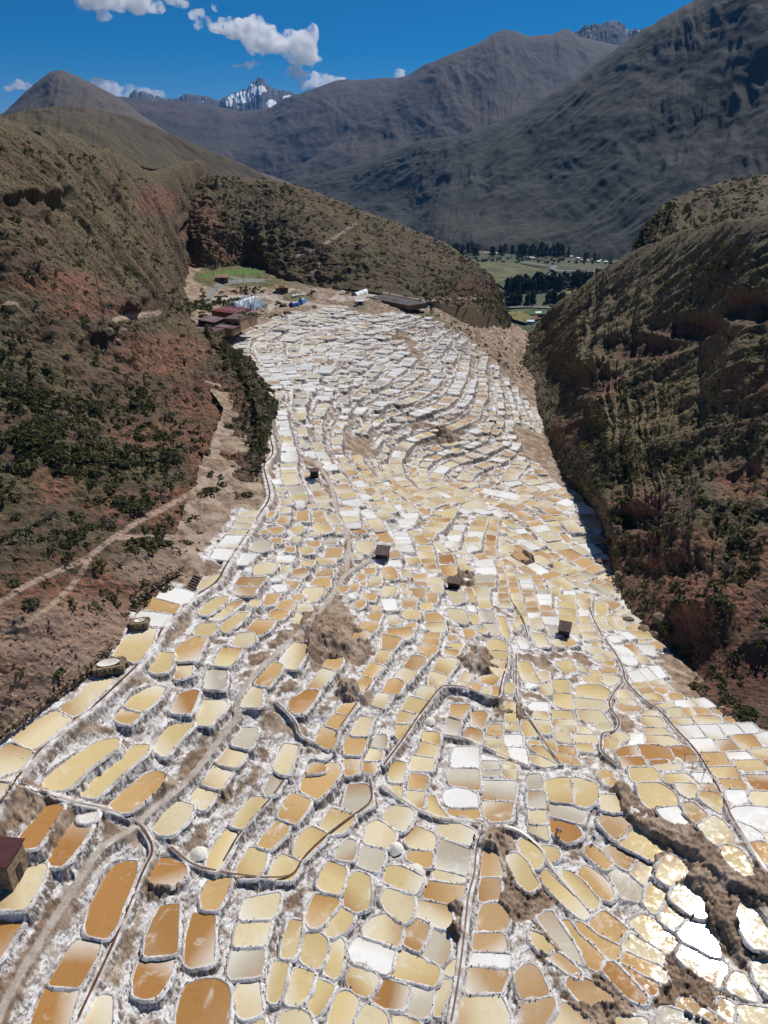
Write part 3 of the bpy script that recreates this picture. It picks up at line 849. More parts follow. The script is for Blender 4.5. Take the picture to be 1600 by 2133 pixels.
def strip(seed, w):
    w = max(w, 3.0)
    for sgn in (1, -1):
        p = seed.copy(); fails = 0; left = None
        while fails < 8:
            L = RNG.uniform(2.6, 6.2) if RNG.random() < .8 else RNG.uniform(5, 9); p1 = p.copy()
            for _ in range(4):
                gx, gy = grad(p1[0], p1[1]); n = math.hypot(gx, gy) + 1e-6; p1 = p1 + sgn*np.array([-gy, gx])/n*(L/4)
            if not (-110 < p1[0] < 170 and 60 < p1[1] < 560): break
            ww = w*(1 + .18*noise(p[0]*.08, p[1]*.08 + 9)); q0, q1 = downhill(p, ww), downhill(p1, ww)
            z = float(np.mean([G(*p), G(*p1), G(*q0), G(*q1)])); dz = float(G(*p) - G(*q0))
            P = quad(p, p1, q1, q0, .14, min(.5 + max(dz, 0)*.55, ww*.5)); c = P.mean(0)
            if in_field(*c) and is_free(P, .1):
                P = P + RNG.normal(0, .17, P.shape); add_pond(P, z + .1 + RNG.normal(0, .4), pick_colour(*c)); occupy(np.array([p, p1, q1, q0]), .0); fails = 0
            else: fails += 1
            p = p1
lines = ["700,640 760,700 820,760 900,830 1000,900 1100,960 1180,1060", "620,650 640,720 690,790 760,860 840,930 950,1010 1100,1100 1230,1200", "520,690 560,760 620,820 680,900 760,1000 880,1080 1000,1180 1180,1280",
         "575,830 620,930 700,1010 760,1100 900,1200 1100,1320", "850,655 900,690 980,740 1060,800 1120,870", "600,960 640,1040 720,1130"]
for ln in lines:
    q = smooth_poly(parse(ln), 1); P = resample(on_G(q[:, 0], q[:, 1]), .5); last = None; nxt = 0.0
    for p in P:
        if nxt > 0: nxt -= .5; continue
        gx, gy = grad(p[0], p[1]); sl = math.hypot(gx, gy); w = float(np.clip(2.4/max(sl, .05), 3.4, 6.8))*RNG.uniform(.75, 1.25)
        strip(p[:2].copy(), w); nxt = w*.9
# fill what is left with small odd ponds
fp = np.stack([RNG.uniform(480, 1380, 9000), RNG.uniform(640, 1345, 9000)], 1); fp = fp[inside(FIELD, fp[:, 0], fp[:, 1])]; fw = on_G(fp[:, 0], fp[:, 1])
for s in (1.0, .72, .5):
    for p in fw:
        p = p[:2]
        j, i = occ_idx(p[:1], p[1:2])
        if OCC[j[0], i[0]] or not in_field(*p): continue
        gx, gy = grad(*p); n = math.hypot(gx, gy) + 1e-6; t = np.array([-gy, gx])/n; d = -np.array([gx, gy])/n
        L, w = RNG.uniform(1.6, 3.0)*s, RNG.uniform(1.2, 2.0)*s; P = np.array([p - t*L - d*w, p + t*L - d*w, p + t*L*.9 + d*w, p - t*L*.9 + d*w]) + RNG.normal(0, .12, (4, 2))
        if is_free(P, .3): add_pond(P, float(G(*p)) + .1, pick_colour(*p)); occupy(P, .3)
# the field goes on to both sides of the picture and towards the viewer
EXTRA = [parse(q) for q in ("1600,1560 1760,1600 2050,2250 1600,2250", "-160,1640 -4,1700 -4,2200 -420,2200", "-60,2145 1650,2145 1700,2330 -100,2330")]
ep = np.stack([RNG.uniform(-400, 2050, 5000), RNG.uniform(1560, 2330, 5000)], 1); ep = ep[np.any([inside(q, ep[:, 0], ep[:, 1]) for q in EXTRA], axis=0)]; ew = on_G(ep[:, 0], ep[:, 1])
for s_ in (1.0, .7):
    for p in ew:
        p = p[:2]; gx, gy = grad(*p); n = math.hypot(gx, gy) + 1e-6; t_ = np.array([-gy, gx])/n; d = -np.array([gx, gy])/n; L, w = RNG.uniform(2.0, 3.6)*s_, RNG.uniform(1.5, 2.5)*s_
        P = np.array([p - t_*L - d*w, p + t_*L - d*w, p + t_*L*.92 + d*w, p - t_*L*.9 + d*w]) + RNG.normal(0, .15, (4, 2))
        if is_free(P, .3): add_pond(chaikin(P, 1), float(G(*p)) + .05, RNG.choice(list('CCYYOTGW'))); occupy(P, .3)
# size in the picture decides which ponds are individuals
for p in ponds:
    x, y = to_pix(np.concatenate([p['P'], np.full((len(p['P']), 1), p['z'])], 1)); p['px'] = x.mean(); p['py'] = y.mean()
    A = abs(area2(np.stack([x, y], 1))); v = (x.max() > 0) & (x.min() < 1600) & (y.min() < 2133); p['a'] = A if v else 0
print('ponds', len(ponds), 'traced', N_TRACED, round(time.time() - T0, 1))
# ------------------------------------------------------------------ terraced ground of the field, fine near and coarser far
AZ = np.linspace(math.radians(-50), math.radians(50), 1230)
rr = [30.0]
while rr[-1] < 760:
    r = rr[-1]; rr.append(r + (min(max((r*r + 6400)/80/780, .16), .42) if r < 490 else .42 + (r - 490)*.02))
R = np.array(rr); print('field rows', len(R))
Rg, Ag = np.meshgrid(R, AZ, indexing='ij'); X = Rg*np.sin(Ag); Y = Rg*np.cos(Ag)
Gz = G(X, Y); SH = X.shape
PXg, PYg = to_pix(np.stack([X, Y, Gz], -1))
_lf = np.array([(560,360),(600,380),(640,400),(700,420),(760,470),(850,535),(960,490),(1140,420),(1240,300),(1400,170),(1545,-20),(1700,-200),(2133,-500)], float)
_rf = np.array([(560,980),(600,1000),(640,1010),(690,1100),(760,1085),(870,1135),(930,1145),(1060,1240),(1250,1295),(1360,1385),(1480,1505),(1530,1650),(1600,1800),(2133,2100)], float)
KEEP = (((PXg > np.interp(PYg, _lf[:, 0], _lf[:, 1]) - 70) & (PXg < np.interp(PYg, _rf[:, 0], _rf[:, 1]) + 70)) | (Rg < 100)) & (np.abs(PXg - 800) < 1080) & (PYg < 2500)
n1 = noise(X*1.1, Y*1.1); n2 = noise(X*.35 + 7, Y*.35); n3 = fbm(X*.09, Y*.09, 4); n4 = noise(X*2.6, Y*2.6)
BASE = Gz - .45 + n3*.9 + n2*.35 + n1*.12
CONE = np.full(SH, -1e9); FLOOR = np.full(SH, 1e9); DMIN = np.full(SH, 50.0)
flute = .30*n1 + .2*n4
def block(P, pad):
    x0, y0 = P.min(0) - pad; x1, y1 = P.max(0) + pad
    c = np.array([(x0, y0), (x1, y0), (x0, y1), (x1, y1)]); a = np.arctan2(c[:, 0], c[:, 1]); nx = np.clip(0, x0, x1); ny = np.clip(0, y0, y1)
    r0 = math.hypot(nx, ny); r1 = np.hypot(c[:, 0], c[:, 1]).max()
    i0, i1 = np.searchsorted(R, [r0, r1]); j0, j1 = np.searchsorted(AZ, [a.min(), a.max()])
    return slice(max(i0 - 1, 0), i1 + 1), slice(max(j0 - 1, 0), j1 + 1)
for p in ponds:
    b = block(p['P'], 4.5); x, y = X[b], Y[b]
    if x.size == 0: continue
    d = sdf(p['P'], x, y); o = d > 0
    dd = d + np.clip(d, 0, 1.2)*flute[b]
    c = p['z'] - .1 - np.maximum(0, dd - .40)*2.3
    m = o & (d < 4.5); CONE[b] = np.where(m, np.maximum(CONE[b], c), CONE[b]); DMIN[b] = np.minimum(DMIN[b], np.abs(d))
    FLOOR[b] = np.where(~o, np.minimum(FLOOR[b], p['z'] - .35), FLOOR[b])
DIRTM = np.zeros(SH); PATHW = np.zeros(SH); TRAIL = np.zeros(SH)
def lay_line(P, w, slope=1.6, reach=3.0):
    bb = block(P[:, :2], reach + w); x, y = X[bb], Y[bb]
    for k in range(0, len(P) - 1, 6):
        seg = P[k:k + 7]; b = block(seg[:, :2], reach + w)
        x, y = X[b], Y[b]
        if x.size == 0: continue
        best = np.full(x.shape, 1e9); zz = np.zeros(x.shape)
        for a, e in zip(seg[:-1], seg[1:]):
            v = e[:2] - a[:2]; t = np.clip(((x - a[0])*v[0] + (y - a[1])*v[1])/max(v @ v, 1e-9), 0, 1); d2 = np.hypot(x - a[0] - t*v[0], y - a[1] - t*v[1])
            m = d2 < best; best = np.where(m, d2, best); zz = np.where(m, a[2] + t*(e[2] - a[2]), zz)
        yield b, best, zz
LSET = np.full(SH, 1e9); LZ = np.zeros(SH)
for kd, w, g, P in LINES:
    for b, d, zz in lay_line(P, w):
        ww_ = w*(1 + .35*n2[b] + .2*n1[b]); dd = d + np.clip(d, 0, 1.2)*flute[b]*.6
        CONE[b] = np.where(d < 3.2, np.maximum(CONE[b], zz - np.maximum(0, dd - w)*1.8), CONE[b])
        m = d/w < LSET[b]; LSET[b] = np.where(m, d/w, LSET[b]); LZ[b] = np.where(m, zz, LZ[b])
        A = sstep(ww_*1.35, ww_*.6, d)
        if kd == 'bank': DIRTM[b] = np.maximum(DIRTM[b], sstep(w + 1.6, w + .4, d))
        elif kd == 'canal': PATHW[b] = np.maximum(PATHW[b], A)
        else: TRAIL[b] = np.maximum(TRAIL[b], A)
ins = FLOOR < 1e8
H = np.maximum(BASE, CONE); H = np.where(ins, np.maximum(FLOOR, np.where(CONE > FLOOR + .75, CONE, FLOOR)), H)
H = np.where((LSET < 1.0) & ~ins, LZ, H)
rough_ = sstep(.15, .7, DMIN)*(1 - sstep(1.3, .7, LSET))
H = H + np.where(ins, 0, rough_*(.10*n4 + .12*noise(X*4.1, Y*4.1)*np.clip(120/Rg, .3, 1)))
for mx, my, mr, mh in MOUNDS:
    c = on_G(mx, my)[0]; b = block(c[None, :2], mr*1.5); d = np.hypot(X[b] - c[0], Y[b] - c[1])/mr + .35*n2[b] + .12*n1[b]
    m = sstep(1.15, .25, d); DIRTM[b] = np.maximum(DIRTM[b], sstep(1.2, .9, d)); H[b] = np.where(ins[b], H[b], H[b] + m*mh*(1 + .3*n1[b]))
SALT = sstep(3.6, .4, DMIN + n2*1.0)*(1 - DIRTM)
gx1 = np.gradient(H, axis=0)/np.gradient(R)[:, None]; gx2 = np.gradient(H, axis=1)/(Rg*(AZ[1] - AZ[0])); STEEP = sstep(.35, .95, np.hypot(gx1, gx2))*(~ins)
outF = sstep(5, 12, DMIN)
H = H + np.where(ins, 0, DIRTM)*(.35*noise(X*.9 + 3, Y*.9) + .22*noise(X*2.1, Y*2.1) + .12*n4)
H = H + outF*(fbm(X*.12, Y*.12, 5)*1.6)
CLF = sstep(930, 1000, PXg)*sstep(830, 760, PYg)*(Rg > 300)*outF; H = H + CLF*(ridged(X*.09 + fbm(X*.03, Y*.03, 3), Y*.03, 5)*5 - 2)
GRASS = np.zeros(SH); ROAD = np.zeros(SH); LAWN = np.zeros(SH)
_b = (Rg > 320) & (Rg < 700)
def pmask(s, soft=3.0):
    q = chaikin(parse(s), 2); out = np.zeros(SH); out[_b] = 1 - sstep(-soft, soft*.4, sdf(q, PXg[_b], PYg[_b])); return out
GRASS = np.maximum(pmask("398,575 440,545 485,540 530,550 560,562 590,580 612,595 585,600 540,596 450,596 412,590"), .9*pmask("590,612 620,604 650,612 660,622 620,628 585,626"))
GRASS = np.maximum(GRASS, .55*(PXg > 560)*(PYg < 600)*_b); GRASS = np.maximum(GRASS, .7*pmask("860,640 905,650 980,700 950,690 900,668 850,652")); GRASS = np.maximum(GRASS, .6*pmask("660,640 760,625 770,650 700,640"))
LAWN = pmask("412,574 440,564 530,556 552,564 548,572 470,572 420,580")
def pline(s, w):
    q = smooth_poly(parse(s), 2); d = np.full(SH, 1e9)
    for a, e in zip(q[:-1], q[1:]):
        v = e - a; t_ = np.clip(((PXg - a[0])*v[0] + (PYg - a[1])*v[1])/max(v @ v, 1e-9), 0, 1); d = np.minimum(d, np.hypot(PXg - a[0] - t_*v[0], (PYg - a[1] - t_*v[1])*1.6))
    return (1 - sstep(w*.6, w, d))*_b
ROAD = np.maximum(pline("428,628 440,606 455,592 478,585 510,583 545,581", 9), pline("475,573 500,578 530,582", 3))
for s_, w_ in (("440,624 490,617 540,614 572,620 580,628 560,640", 8), ("560,616 600,606 612,600", 4), ("580,626 640,632 700,640", 6), ("690,622 705,612 722,604", 6), ("700,620 740,622 790,612 815,604 825,612", 9), ("880,640 940,628 1000,626 1050,628", 4), ("500,720 470,745 480,760 540,790", 7), ("640,650 690,640 720,637", 5)): TRAIL = np.maximum(TRAIL, pline(s_, w_))
SALT = SALT*(1 - np.maximum(ROAD, GRASS))
H = H - ROAD*.2
BARESHADE = sstep(1120, 930, PYg)*.9 + .1  # far risers: bare brown stone plus their shade, darkened into the colour
V = np.stack([X, Y, H], -1).reshape(-1, 3)
F = grid_faces(*SH); k = KEEP.ravel(); F = F[k[F].all(1)]
used = np.zeros(len(V), bool); used[F.ravel()] = True; ren = np.cumsum(used) - 1
t = NT('terrace_ground'); sa, pw, tr, gr = t.attr('salt'), t.attr('path'), t.attr('trail'), t.attr('grass'); stp = t.attr('steep')
nf = t.noise(.8, 8, .62); nst = t.noise(1.9, 7, .68, t.pos((1, 1, .22))); nb = t.noise(.22, 5, .6); spk = t.noise(3.2, 4, .6)
dirt = t.mix(t.ramp(nf, .32, .68), (.13, .088, .06), (.35, .245, .165)); dirt = t.mix(t.ramp(nb, .45, .62), dirt, (.40, .305, .225))
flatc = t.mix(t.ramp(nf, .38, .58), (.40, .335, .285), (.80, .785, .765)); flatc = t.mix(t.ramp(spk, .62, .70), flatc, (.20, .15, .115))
wall = t.mix(t.ramp(nst, .43, .61), (.16, .118, .092), (.74, .72, .70)); wall = t.mix(t.ramp(nf, .50, .64), wall, (.19, .14, .105)); wall = t.mix(t.math('MULTIPLY', t.attr('bareshade'), t.ramp(nb, .30, .48)), wall, t.mix(t.ramp(nst, .42, .64), (.085, .064, .052), (.36, .32, .29)))  # brown streaked walls; last mix paints stone tone and shade on far risers
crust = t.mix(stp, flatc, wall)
sm = t.math('ADD', t.math('MULTIPLY', sa, 1.15), t.math('MULTIPLY', t.math('SUBTRACT', t.math('ADD', nb, nf), 1.0), 1.3))
col = t.mix(t.ramp(sm, .56, .98), dirt, crust)
grs = t.mix(t.ramp(nf, .3, .7), (.05, .062, .018), (.15, .13, .045)); col = t.mix(t.math('MULTIPLY', gr, t.ramp(nb, .3, .5)), col, grs)
col = t.mix(t.attr('lawn'), col, t.mix(t.ramp(nf, .3, .7), (.06, .12, .018), (.11, .18, .03))); col = t.mix(t.attr('road'), col, t.mix(t.ramp(nf, .3, .7), (.19, .19, .19), (.26, .26, .25)))
col = t.mix(pw, col, t.mix(t.ramp(nf, .40, .62), (.46, .40, .35), (.80, .78, .75)))
col = t.mix(tr, col, t.mix(t.ramp(nf, .3, .7), (.38, .31, .25), (.55, .49, .43)))
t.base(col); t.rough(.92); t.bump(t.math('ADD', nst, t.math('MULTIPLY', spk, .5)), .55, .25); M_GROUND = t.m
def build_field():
    o = mesh_np('terraced_ground', V[used], ren[F], [M_GROUND], True, {'salt': SALT.ravel()[used], 'path': PATHW.ravel()[used], 'trail': TRAIL.ravel()[used], 'grass': GRASS.ravel()[used], 'steep': STEEP.ravel()[used], 'road': ROAD.ravel()[used], 'lawn': LAWN.ravel()[used], 'bareshade': BARESHADE.ravel()[used]})
    o['kind'] = 'structure'; return o
def Hat(x, y):
    x = np.asarray(x, float); y = np.asarray(y, float); r = np.hypot(x, y); a = np.arctan2(x, y)
    fi = np.clip(np.interp(r, R, np.arange(len(R))), 0, len(R) - 1.001); fj = np.clip(np.interp(a, AZ, np.arange(len(AZ))), 0, len(AZ) - 1.001)
    i = fi.astype(int); j = fj.astype(int); u = fi - i; w = fj - j
    return H[i, j]*(1 - u)*(1 - w) + H[i + 1, j]*u*(1 - w) + H[i, j + 1]*(1 - u)*w + H[i + 1, j + 1]*u*w
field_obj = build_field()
# ------------------------------------------------------------------ canal water
t = NT('canal_water'); n = t.noise(2.5, 4); t.base(t.mix(t.ramp(n, .35, .65), (.075, .035, .02), (.17, .075, .04))); t.rough(.35); M_CANAL = t.m
def ribbon(P, w, lift):
    d = np.gradient(P[:, :2], axis=0); d /= np.linalg.norm(d, axis=1)[:, None] + 1e-9; nrm = np.stack([-d[:, 1], d[:, 0]], 1)
    ww = w*(1 + .25*noise(P[:, 0]*.5, P[:, 1]*.5))[:, None]
    L = np.concatenate([P[:, :2] + nrm*ww, P[:, 2:] + lift], 1); Rr = np.concatenate([P[:, :2] - nrm*ww, P[:, 2:] + lift], 1)
    n = len(P); i = np.arange(n - 1); return np.concatenate([L, Rr]), np.stack([i, i + n, i + n + 1, i + 1], 1)
for kd, w, g, P in LINES:
    if kd != 'canal': continue
    Q = resample(P, .6); Q[:, 2] = np.maximum(Q[:, 2], Hat(Q[:, 0], Q[:, 1])); v, f = ribbon(Q, g, .05); o = mesh_np('salt_canal', v, f[:, ::-1], [M_CANAL]); o['kind'] = 'structure'
print('field', round(time.time() - T0, 1), 'faces', len(F))
# ------------------------------------------------------------------ brine and salt banks
t = NT('brine'); c = t.attr('tint', False)
na = t.noise(.32, 6, .62, dist=.6); nb = t.noise(1.1, 7, .6); nc = t.noise(5.0, 4, .6)
lo = t.n('ShaderNodeHueSaturation'); lo.inputs['Value'].default_value = .84; lo.inputs['Saturation'].default_value = 1.05; t.l(c, lo.inputs['Color'])
cc = t.mix(t.ramp(na, .56, .80), c, (.80, .77, .70)); cc = t.mix(t.math('MULTIPLY', t.ramp(nb, .50, .78), .8), cc, lo.outputs[0]); t.base(cc)
t.rough(t.math('ADD', .04, t.math('MULTIPLY', t.ramp(nb, .4, .7), .10))); t.b.inputs['Specular IOR Level'].default_value = .45
t.bump(t.math('ADD', t.noise(2.2, 3, .5), t.math('MULTIPLY', nc, .35)), .075, .08); M_BRINE = t.m
t = NT('salt_bank'); k = t.attr('wear'); na = t.noise(2.6, 7, .7); nb = t.noise(9.0, 4, .7)
cl = t.mix(t.ramp(na, .34, .54), (.42, .35, .29), (.82, .80, .78)); cl = t.mix(t.ramp(nb, .57, .64), cl, (.16, .11, .08)); cl = t.mix(t.math('MULTIPLY', k, .75), cl, (.20, .14, .10))
t.base(cl); t.rough(.9); t.bump(t.math('ADD', na, nb), .6, .12); M_BANK = t.m
def pond_water(p):
    P = p['P']; n = len(P); c = P.mean(0); z = p['z']; rg = np.random.default_rng(int(abs(c[0]*91 + c[1]*57)*10) % 2**31)
    col = np.array(srgb(*BRINE[p['c']]))*np.clip(rg.normal(1, .06), .85, 1.14); v = [np.append(c, z)]
    for s in (.45, .8, 1.02): v += [np.append(c + (q - c)*s, z) for q in P]
    v = np.array(v); f4 = []; f3 = [(0, 1 + i, 1 + (i + 1) % n) for i in range(n)]
    for r in range(2): f4 += [(1 + r*n + i, 1 + (r + 1)*n + i, 1 + (r + 1)*n + (i + 1) % n, 1 + r*n + (i + 1) % n) for i in range(n)]
    a = rg.random()*6.28; d = np.array([math.cos(a), math.sin(a)]); q = (v[:, :2] - c) @ d; q = q/max(np.abs(q).max(), .1)
    st = np.clip(q + .05, 0, 1)*rg.choice([.1, .2, .45, .8]); stain = np.array(srgb(172, 122, 68)) if p['c'] != 'W' else np.array(srgb(205, 180, 135))
    bl = np.clip(-q, 0, 1)*rg.choice([0, .1, .35, .8]); tint = col + (stain - col)*st[:, None]; tint = tint + (np.array(srgb(236, 230, 216)) - tint)*bl[:, None]
    return v, [np.array(f3), np.array(f4)], tint
def pond_bank(p, near):
    P = p['P']; n = len(P); e = np.roll(P, -1, 0) - np.roll(P, 1, 0); nr = np.stack([e[:, 1], -e[:, 0]], 1); nr /= np.linalg.norm(nr, axis=1)[:, None] + 1e-9
    z = p['z']; jit = noise(P[:, 0]*1.9, P[:, 1]*1.9); j2 = noise(P[:, 0]*3.1 + 5, P[:, 1]*3.1); w = .19 + .10*jit + .05*noise(P[:, 0]*.4, P[:, 1]*.4)
    if near: prof = [(-.06, -.12), (.02 + .0*w, .05), (w*.7, .10), (w*1.4, .05), (w*2.5, -.20)]
    else: prof = [(-.05, -.12), (w*.7, .13), (w*2.2, -.25)]
    v = []
    for k, (o, h) in enumerate(prof):
        o = o + np.zeros(n) + (.05*j2 if 0 < k < len(prof) - 1 else 0); hh = h + (.06*jit + .04*j2 if 0 < k < len(prof) - 1 else 0)
        v.append(np.concatenate([P + nr*o[:, None], (z + hh + np.zeros(n))[:, None]], 1))
    v = np.concatenate(v); i = np.arange(n); m = (i + 1) % n
    f = np.concatenate([np.stack([k*n + i, (k + 1)*n + i, (k + 1)*n + m, k*n + m], 1) for k in range(len(prof) - 1)])
    return v, f
def dense(P, step):
    Q = np.concatenate([P, P[:1]]); return resample(Q, step)[:-1]
order = sorted(range(len(ponds)), key=lambda i: -ponds[i]['a']); N_IND = 298; IND = set(order[:N_IND])
SV = []; SF3 = []; SF4 = []; ST = []; sb = 0; BV = []; BF = []; BW = []; bb = 0
POND_OBJ = {}
for i, p in enumerate(ponds):
    near = i in IND; c = p['P'].mean(0); dist = math.hypot(*c); p['P'] = dense(p['P'], .55 if near else (.8 if dist < 230 else 1.5))
    v, (f3, f4), tint = pond_water(p); bv, bf = pond_bank(p, near)
    wear = np.clip(.12 + .9*noise(bv[:, 0]*.35 + 3, bv[:, 1]*.35), 0, 1)*(1.0 if not (p['c'] == 'T') else 1.2)
    if near:
        o = empty('salt_pond', (c[0], c[1], p['z'])); off = np.array([c[0], c[1], p['z']])
        mesh_np('brine', v - off, [f3, f4], [M_BRINE], True, {'tint': tint}, o); mesh_np('salt_bank', bv - off, bf, [M_BANK], True, {'wear': wear}, o); POND_OBJ[i] = o
    else:
        SV.append(v); SF3.append(f3 + sb); SF4.append(f4 + sb); ST.append(tint); sb += len(v); BV.append(bv); BF.append(bf + bb); BW.append(wear); bb += len(bv)
far = empty('distant_salt_ponds', (0, 0, 0)); far['kind'] = 'stuff'
o = mesh_np('brine', np.concatenate(SV), [np.concatenate(SF3), np.concatenate(SF4)], [M_BRINE], True, {'tint': np.concatenate(ST)}, far); o['kind'] = 'stuff'
o = mesh_np('salt_bank', np.concatenate(BV), np.concatenate(BF), [M_BANK], True, {'wear': np.concatenate(BW)}, far); o['kind'] = 'stuff'
tag(far, 'hundreds of small salt ponds stepping up the far terraces', 'salt ponds')
print('ponds meshed', round(time.time() - T0, 1))
# ------------------------------------------------------------------ hillsides and mountains: surfaces lofted through surveyed section lines
def R_(px, py, r): return at_range(np.float64(px), np.float64(py), np.float64(r))
def Z_(px, py, z): return at_z(np.float64(px), np.float64(py), np.float64(z))
def herm(P, t):
    """smooth interpolation along axis 0 of P at index parameters t"""
    n = len(P); m = np.gradient(P, axis=0) if n > 2 else np.repeat((P[1] - P[0])[None], 2, 0)
    i = np.clip(t.astype(int), 0, n - 2); u = (t - i).reshape(-1, *([1]*(P.ndim - 1)))
    return (2*u**3 - 3*u**2 + 1)*P[i] + (u**3 - 2*u**2 + u)*m[i] + (-2*u**3 + 3*u**2)*P[i + 1] + (u**3 - u**2)*m[i + 1]
def loft(cols, nu, nv, back=None, wv=None):
    C = np.array(cols, float)
    if back: # a far side behind the crest
        d = C[:, -1, :2]/np.linalg.norm(C[:, -1, :2], axis=1)[:, None]
        b1 = C[:, -1].copy(); b1[:, :2] += d*back*.5; b1[:, 2] -= back*.12
        b2 = C[:, -1].copy(); b2[:, :2] += d*back*1.6; b2[:, 2] -= back*.8; C = np.concatenate([C, b1[:, None], b2[:, None]], 1)
    n = C.shape[1]; wv = wv or [1]*(n - 1)
    if back: wv = wv + [.12, .1] if len(wv) == n - 3 else [1]*(n - 3) + [.12, .1]
    cw = np.concatenate([[0], np.cumsum(wv)]); tv = np.interp(np.linspace(0, cw[-1], nv), cw, np.arange(n))
    S = herm(C, np.linspace(0, len(C) - 1, nu)); S = np.swapaxes(herm(np.swapaxes(S, 0, 1), tv), 0, 1)
    return S, np.linspace(0, len(C) - 1, nu), tv      # S (nu, nv, 3)
def normals(S):
    a = np.gradient(S, axis=0); b = np.gradient(S, axis=1); n = np.cross(a, b); n /= np.linalg.norm(n, axis=-1)[..., None] + 1e-9
    return np.where(n[..., 2:] < 0, -n, n)
HILLS = {}
def skirt(S, out, down):
    c = S[:, 0].copy(); d = c[:, :2]/np.linalg.norm(c[:, :2], axis=1)[:, None]; c[:, :2] -= d*out; c[:, 2] -= down; return np.concatenate([c[:, None], S], 1)
def hill(name, S, mat, attrs=None, sk=(14, 9), drop=None):
    if attrs: S = skirt(S, *sk); attrs = {k: np.concatenate([v[:, :1], v], 1) for k, v in attrs.items()}
    nu, nv = S.shape[:2]; f = grid_faces(nu, nv)
    if drop is not None: k = ~drop(S).ravel(); f = f[k[f].all(1)]
    o = mesh_np(name, S.reshape(-1, 3), f[:, ::-1] if normal_up(S) else f, [mat], True, {k: v.ravel() for k, v in (attrs or {}).items()}); o['kind'] = 'structure'; return o
def normal_up(S):
    a = S[1, 0] - S[0, 0]; m = S[len(S)//2]; a = S[len(S)//2 + 1] - m; b = np.gradient(m, axis=0); return np.mean(np.cross(a, b)[:, 2]) > 0
def line_mask(S, polys, w):
    px, py = to_pix(S); out = np.zeros(px.shape)
    for s in polys:
        q = smooth_poly(parse(s), 2); d = np.full(px.shape, 1e9)
        for a, b in zip(q[:-1], q[1:]):
            e = b - a; t = np.clip(((px - a[0])*e[0] + (py - a[1])*e[1])/max(e @ e, 1e-9), 0, 1); d = np.minimum(d, np.hypot(px - a[0] - t*e[0], py - a[1] - t*e[1]))
        out = np.maximum(out, 1 - sstep(w*.55, w, d))
    return out
def blob_mask(S, blobs):
    px, py = to_pix(S); out = np.zeros(px.shape)
    for x, y, rx, ry in blobs: out = np.maximum(out, 1 - sstep(.4, 1.1, np.hypot((px - x)/rx, (py - y)/ry)))
    return out
# --- materials
t = NT('hillside_soil'); red, veg, trl, clf = t.attr('red'), t.attr('veg'), t.attr('trail'), t.attr('cliff')
n1_ = t.noise(.55, 8, .65); n2_ = t.noise(.06, 6, .6); n3_ = t.noise(3.0, 6, .7); sp = t.voro(.75, out='Distance'); st_ = t.noise(.9, 6, .6, t.pos((1, 1, .25)))
soil = t.mix(t.ramp(n1_, .3, .7), (.078, .045, .03), (.165, .098, .064)); soil = t.mix(t.ramp(n2_, .4, .65), soil, t.mix(t.ramp(n1_, .35, .65), (.09, .07, .034), (.175, .135, .066)))
soil = t.mix(t.math('MULTIPLY', t.attr('dry'), t.ramp(n1_, .3, .5)), soil, t.mix(t.ramp(n3_, .3, .7), (.13, .09, .038), (.255, .185, .085)))
rd = t.mix(t.ramp(st_, .3, .7), (.155, .058, .034), (.33, .15, .09)); col = t.mix(t.math('MULTIPLY', red, t.ramp(t.math('ADD', n1_, n2_), .72, 1.05)), soil, rd)
gv = t.mix(t.ramp(n3_, .35, .65), (.03, .034, .014), (.10, .10, .042)); dots = t.math('MULTIPLY', t.ramp(sp, .62, .30), t.ramp(n1_, .34, .52))
col = t.mix(t.math('MULTIPLY', dots, veg), col, gv); col = t.mix(t.math('MULTIPLY', clf, t.ramp(st_, .35, .6)), col, (.07, .034, .024))
col = t.mix(trl, col, t.mix(t.ramp(n3_, .3, .7), (.32, .225, .16), (.48, .365, .28))); t.base(col); t.rough(.95)
t.bump(t.math('ADD', t.math('MULTIPLY', n1_, 1.4), t.math('ADD', t.math('MULTIPLY', n3_, .5), t.math('MULTIPLY', dots, -.6))), .8, .9); M_HILL = t.m
def far_mat(name, c0, c1, c2, s, snow=None, bump=30.0, terr=0.0):
    t = NT(name); a = t.noise(s, 9, .62); b = t.noise(s*6, 8, .65); c = t.noise(s*.25, 5, .55)
    col = t.mix(t.ramp(a, .35, .65), c0, c1); col = t.mix(t.ramp(c, .42, .62), col, c2); col = t.mix(t.math('MULTIPLY', t.ramp(b, .5, .68), .6), col, tuple(x*.45 for x in c0))
    if terr:
        w = t.n('ShaderNodeTexWave'); w.bands_direction = 'Z'; w.inputs['Scale'].default_value = terr; w.inputs['Distortion'].default_value = 2.5; w.inputs['Detail'].default_value = 3; t.l(t.pos(), w.inputs['Vector'])
        col = t.mix(t.math('MULTIPLY', t.ramp(w.outputs['Fac'], .5, .8), t.math('MULTIPLY', t.ramp(c, .45, .6), .35)), col, tuple(x*.5 for x in c1))
    if snow:
        g = t.n('ShaderNodeNewGeometry'); x = t.n('ShaderNodeSeparateXYZ'); t.l(g.outputs['Position'], x.inputs[0]); k = t.attr('snow'); col = t.mix(t.ramp(t.math('ADD', k, t.math('MULTIPLY', t.math('SUBTRACT', t.noise(.008, 7, .7, t.pos((1, .3, .45))), .5), 3.2)), .42, .5), col, (.88, .9, .93))
    t.base(col); t.rough(.95); t.bump(t.math('ADD', a, t.math('MULTIPLY', b, .5)), .8, bump); return t.m
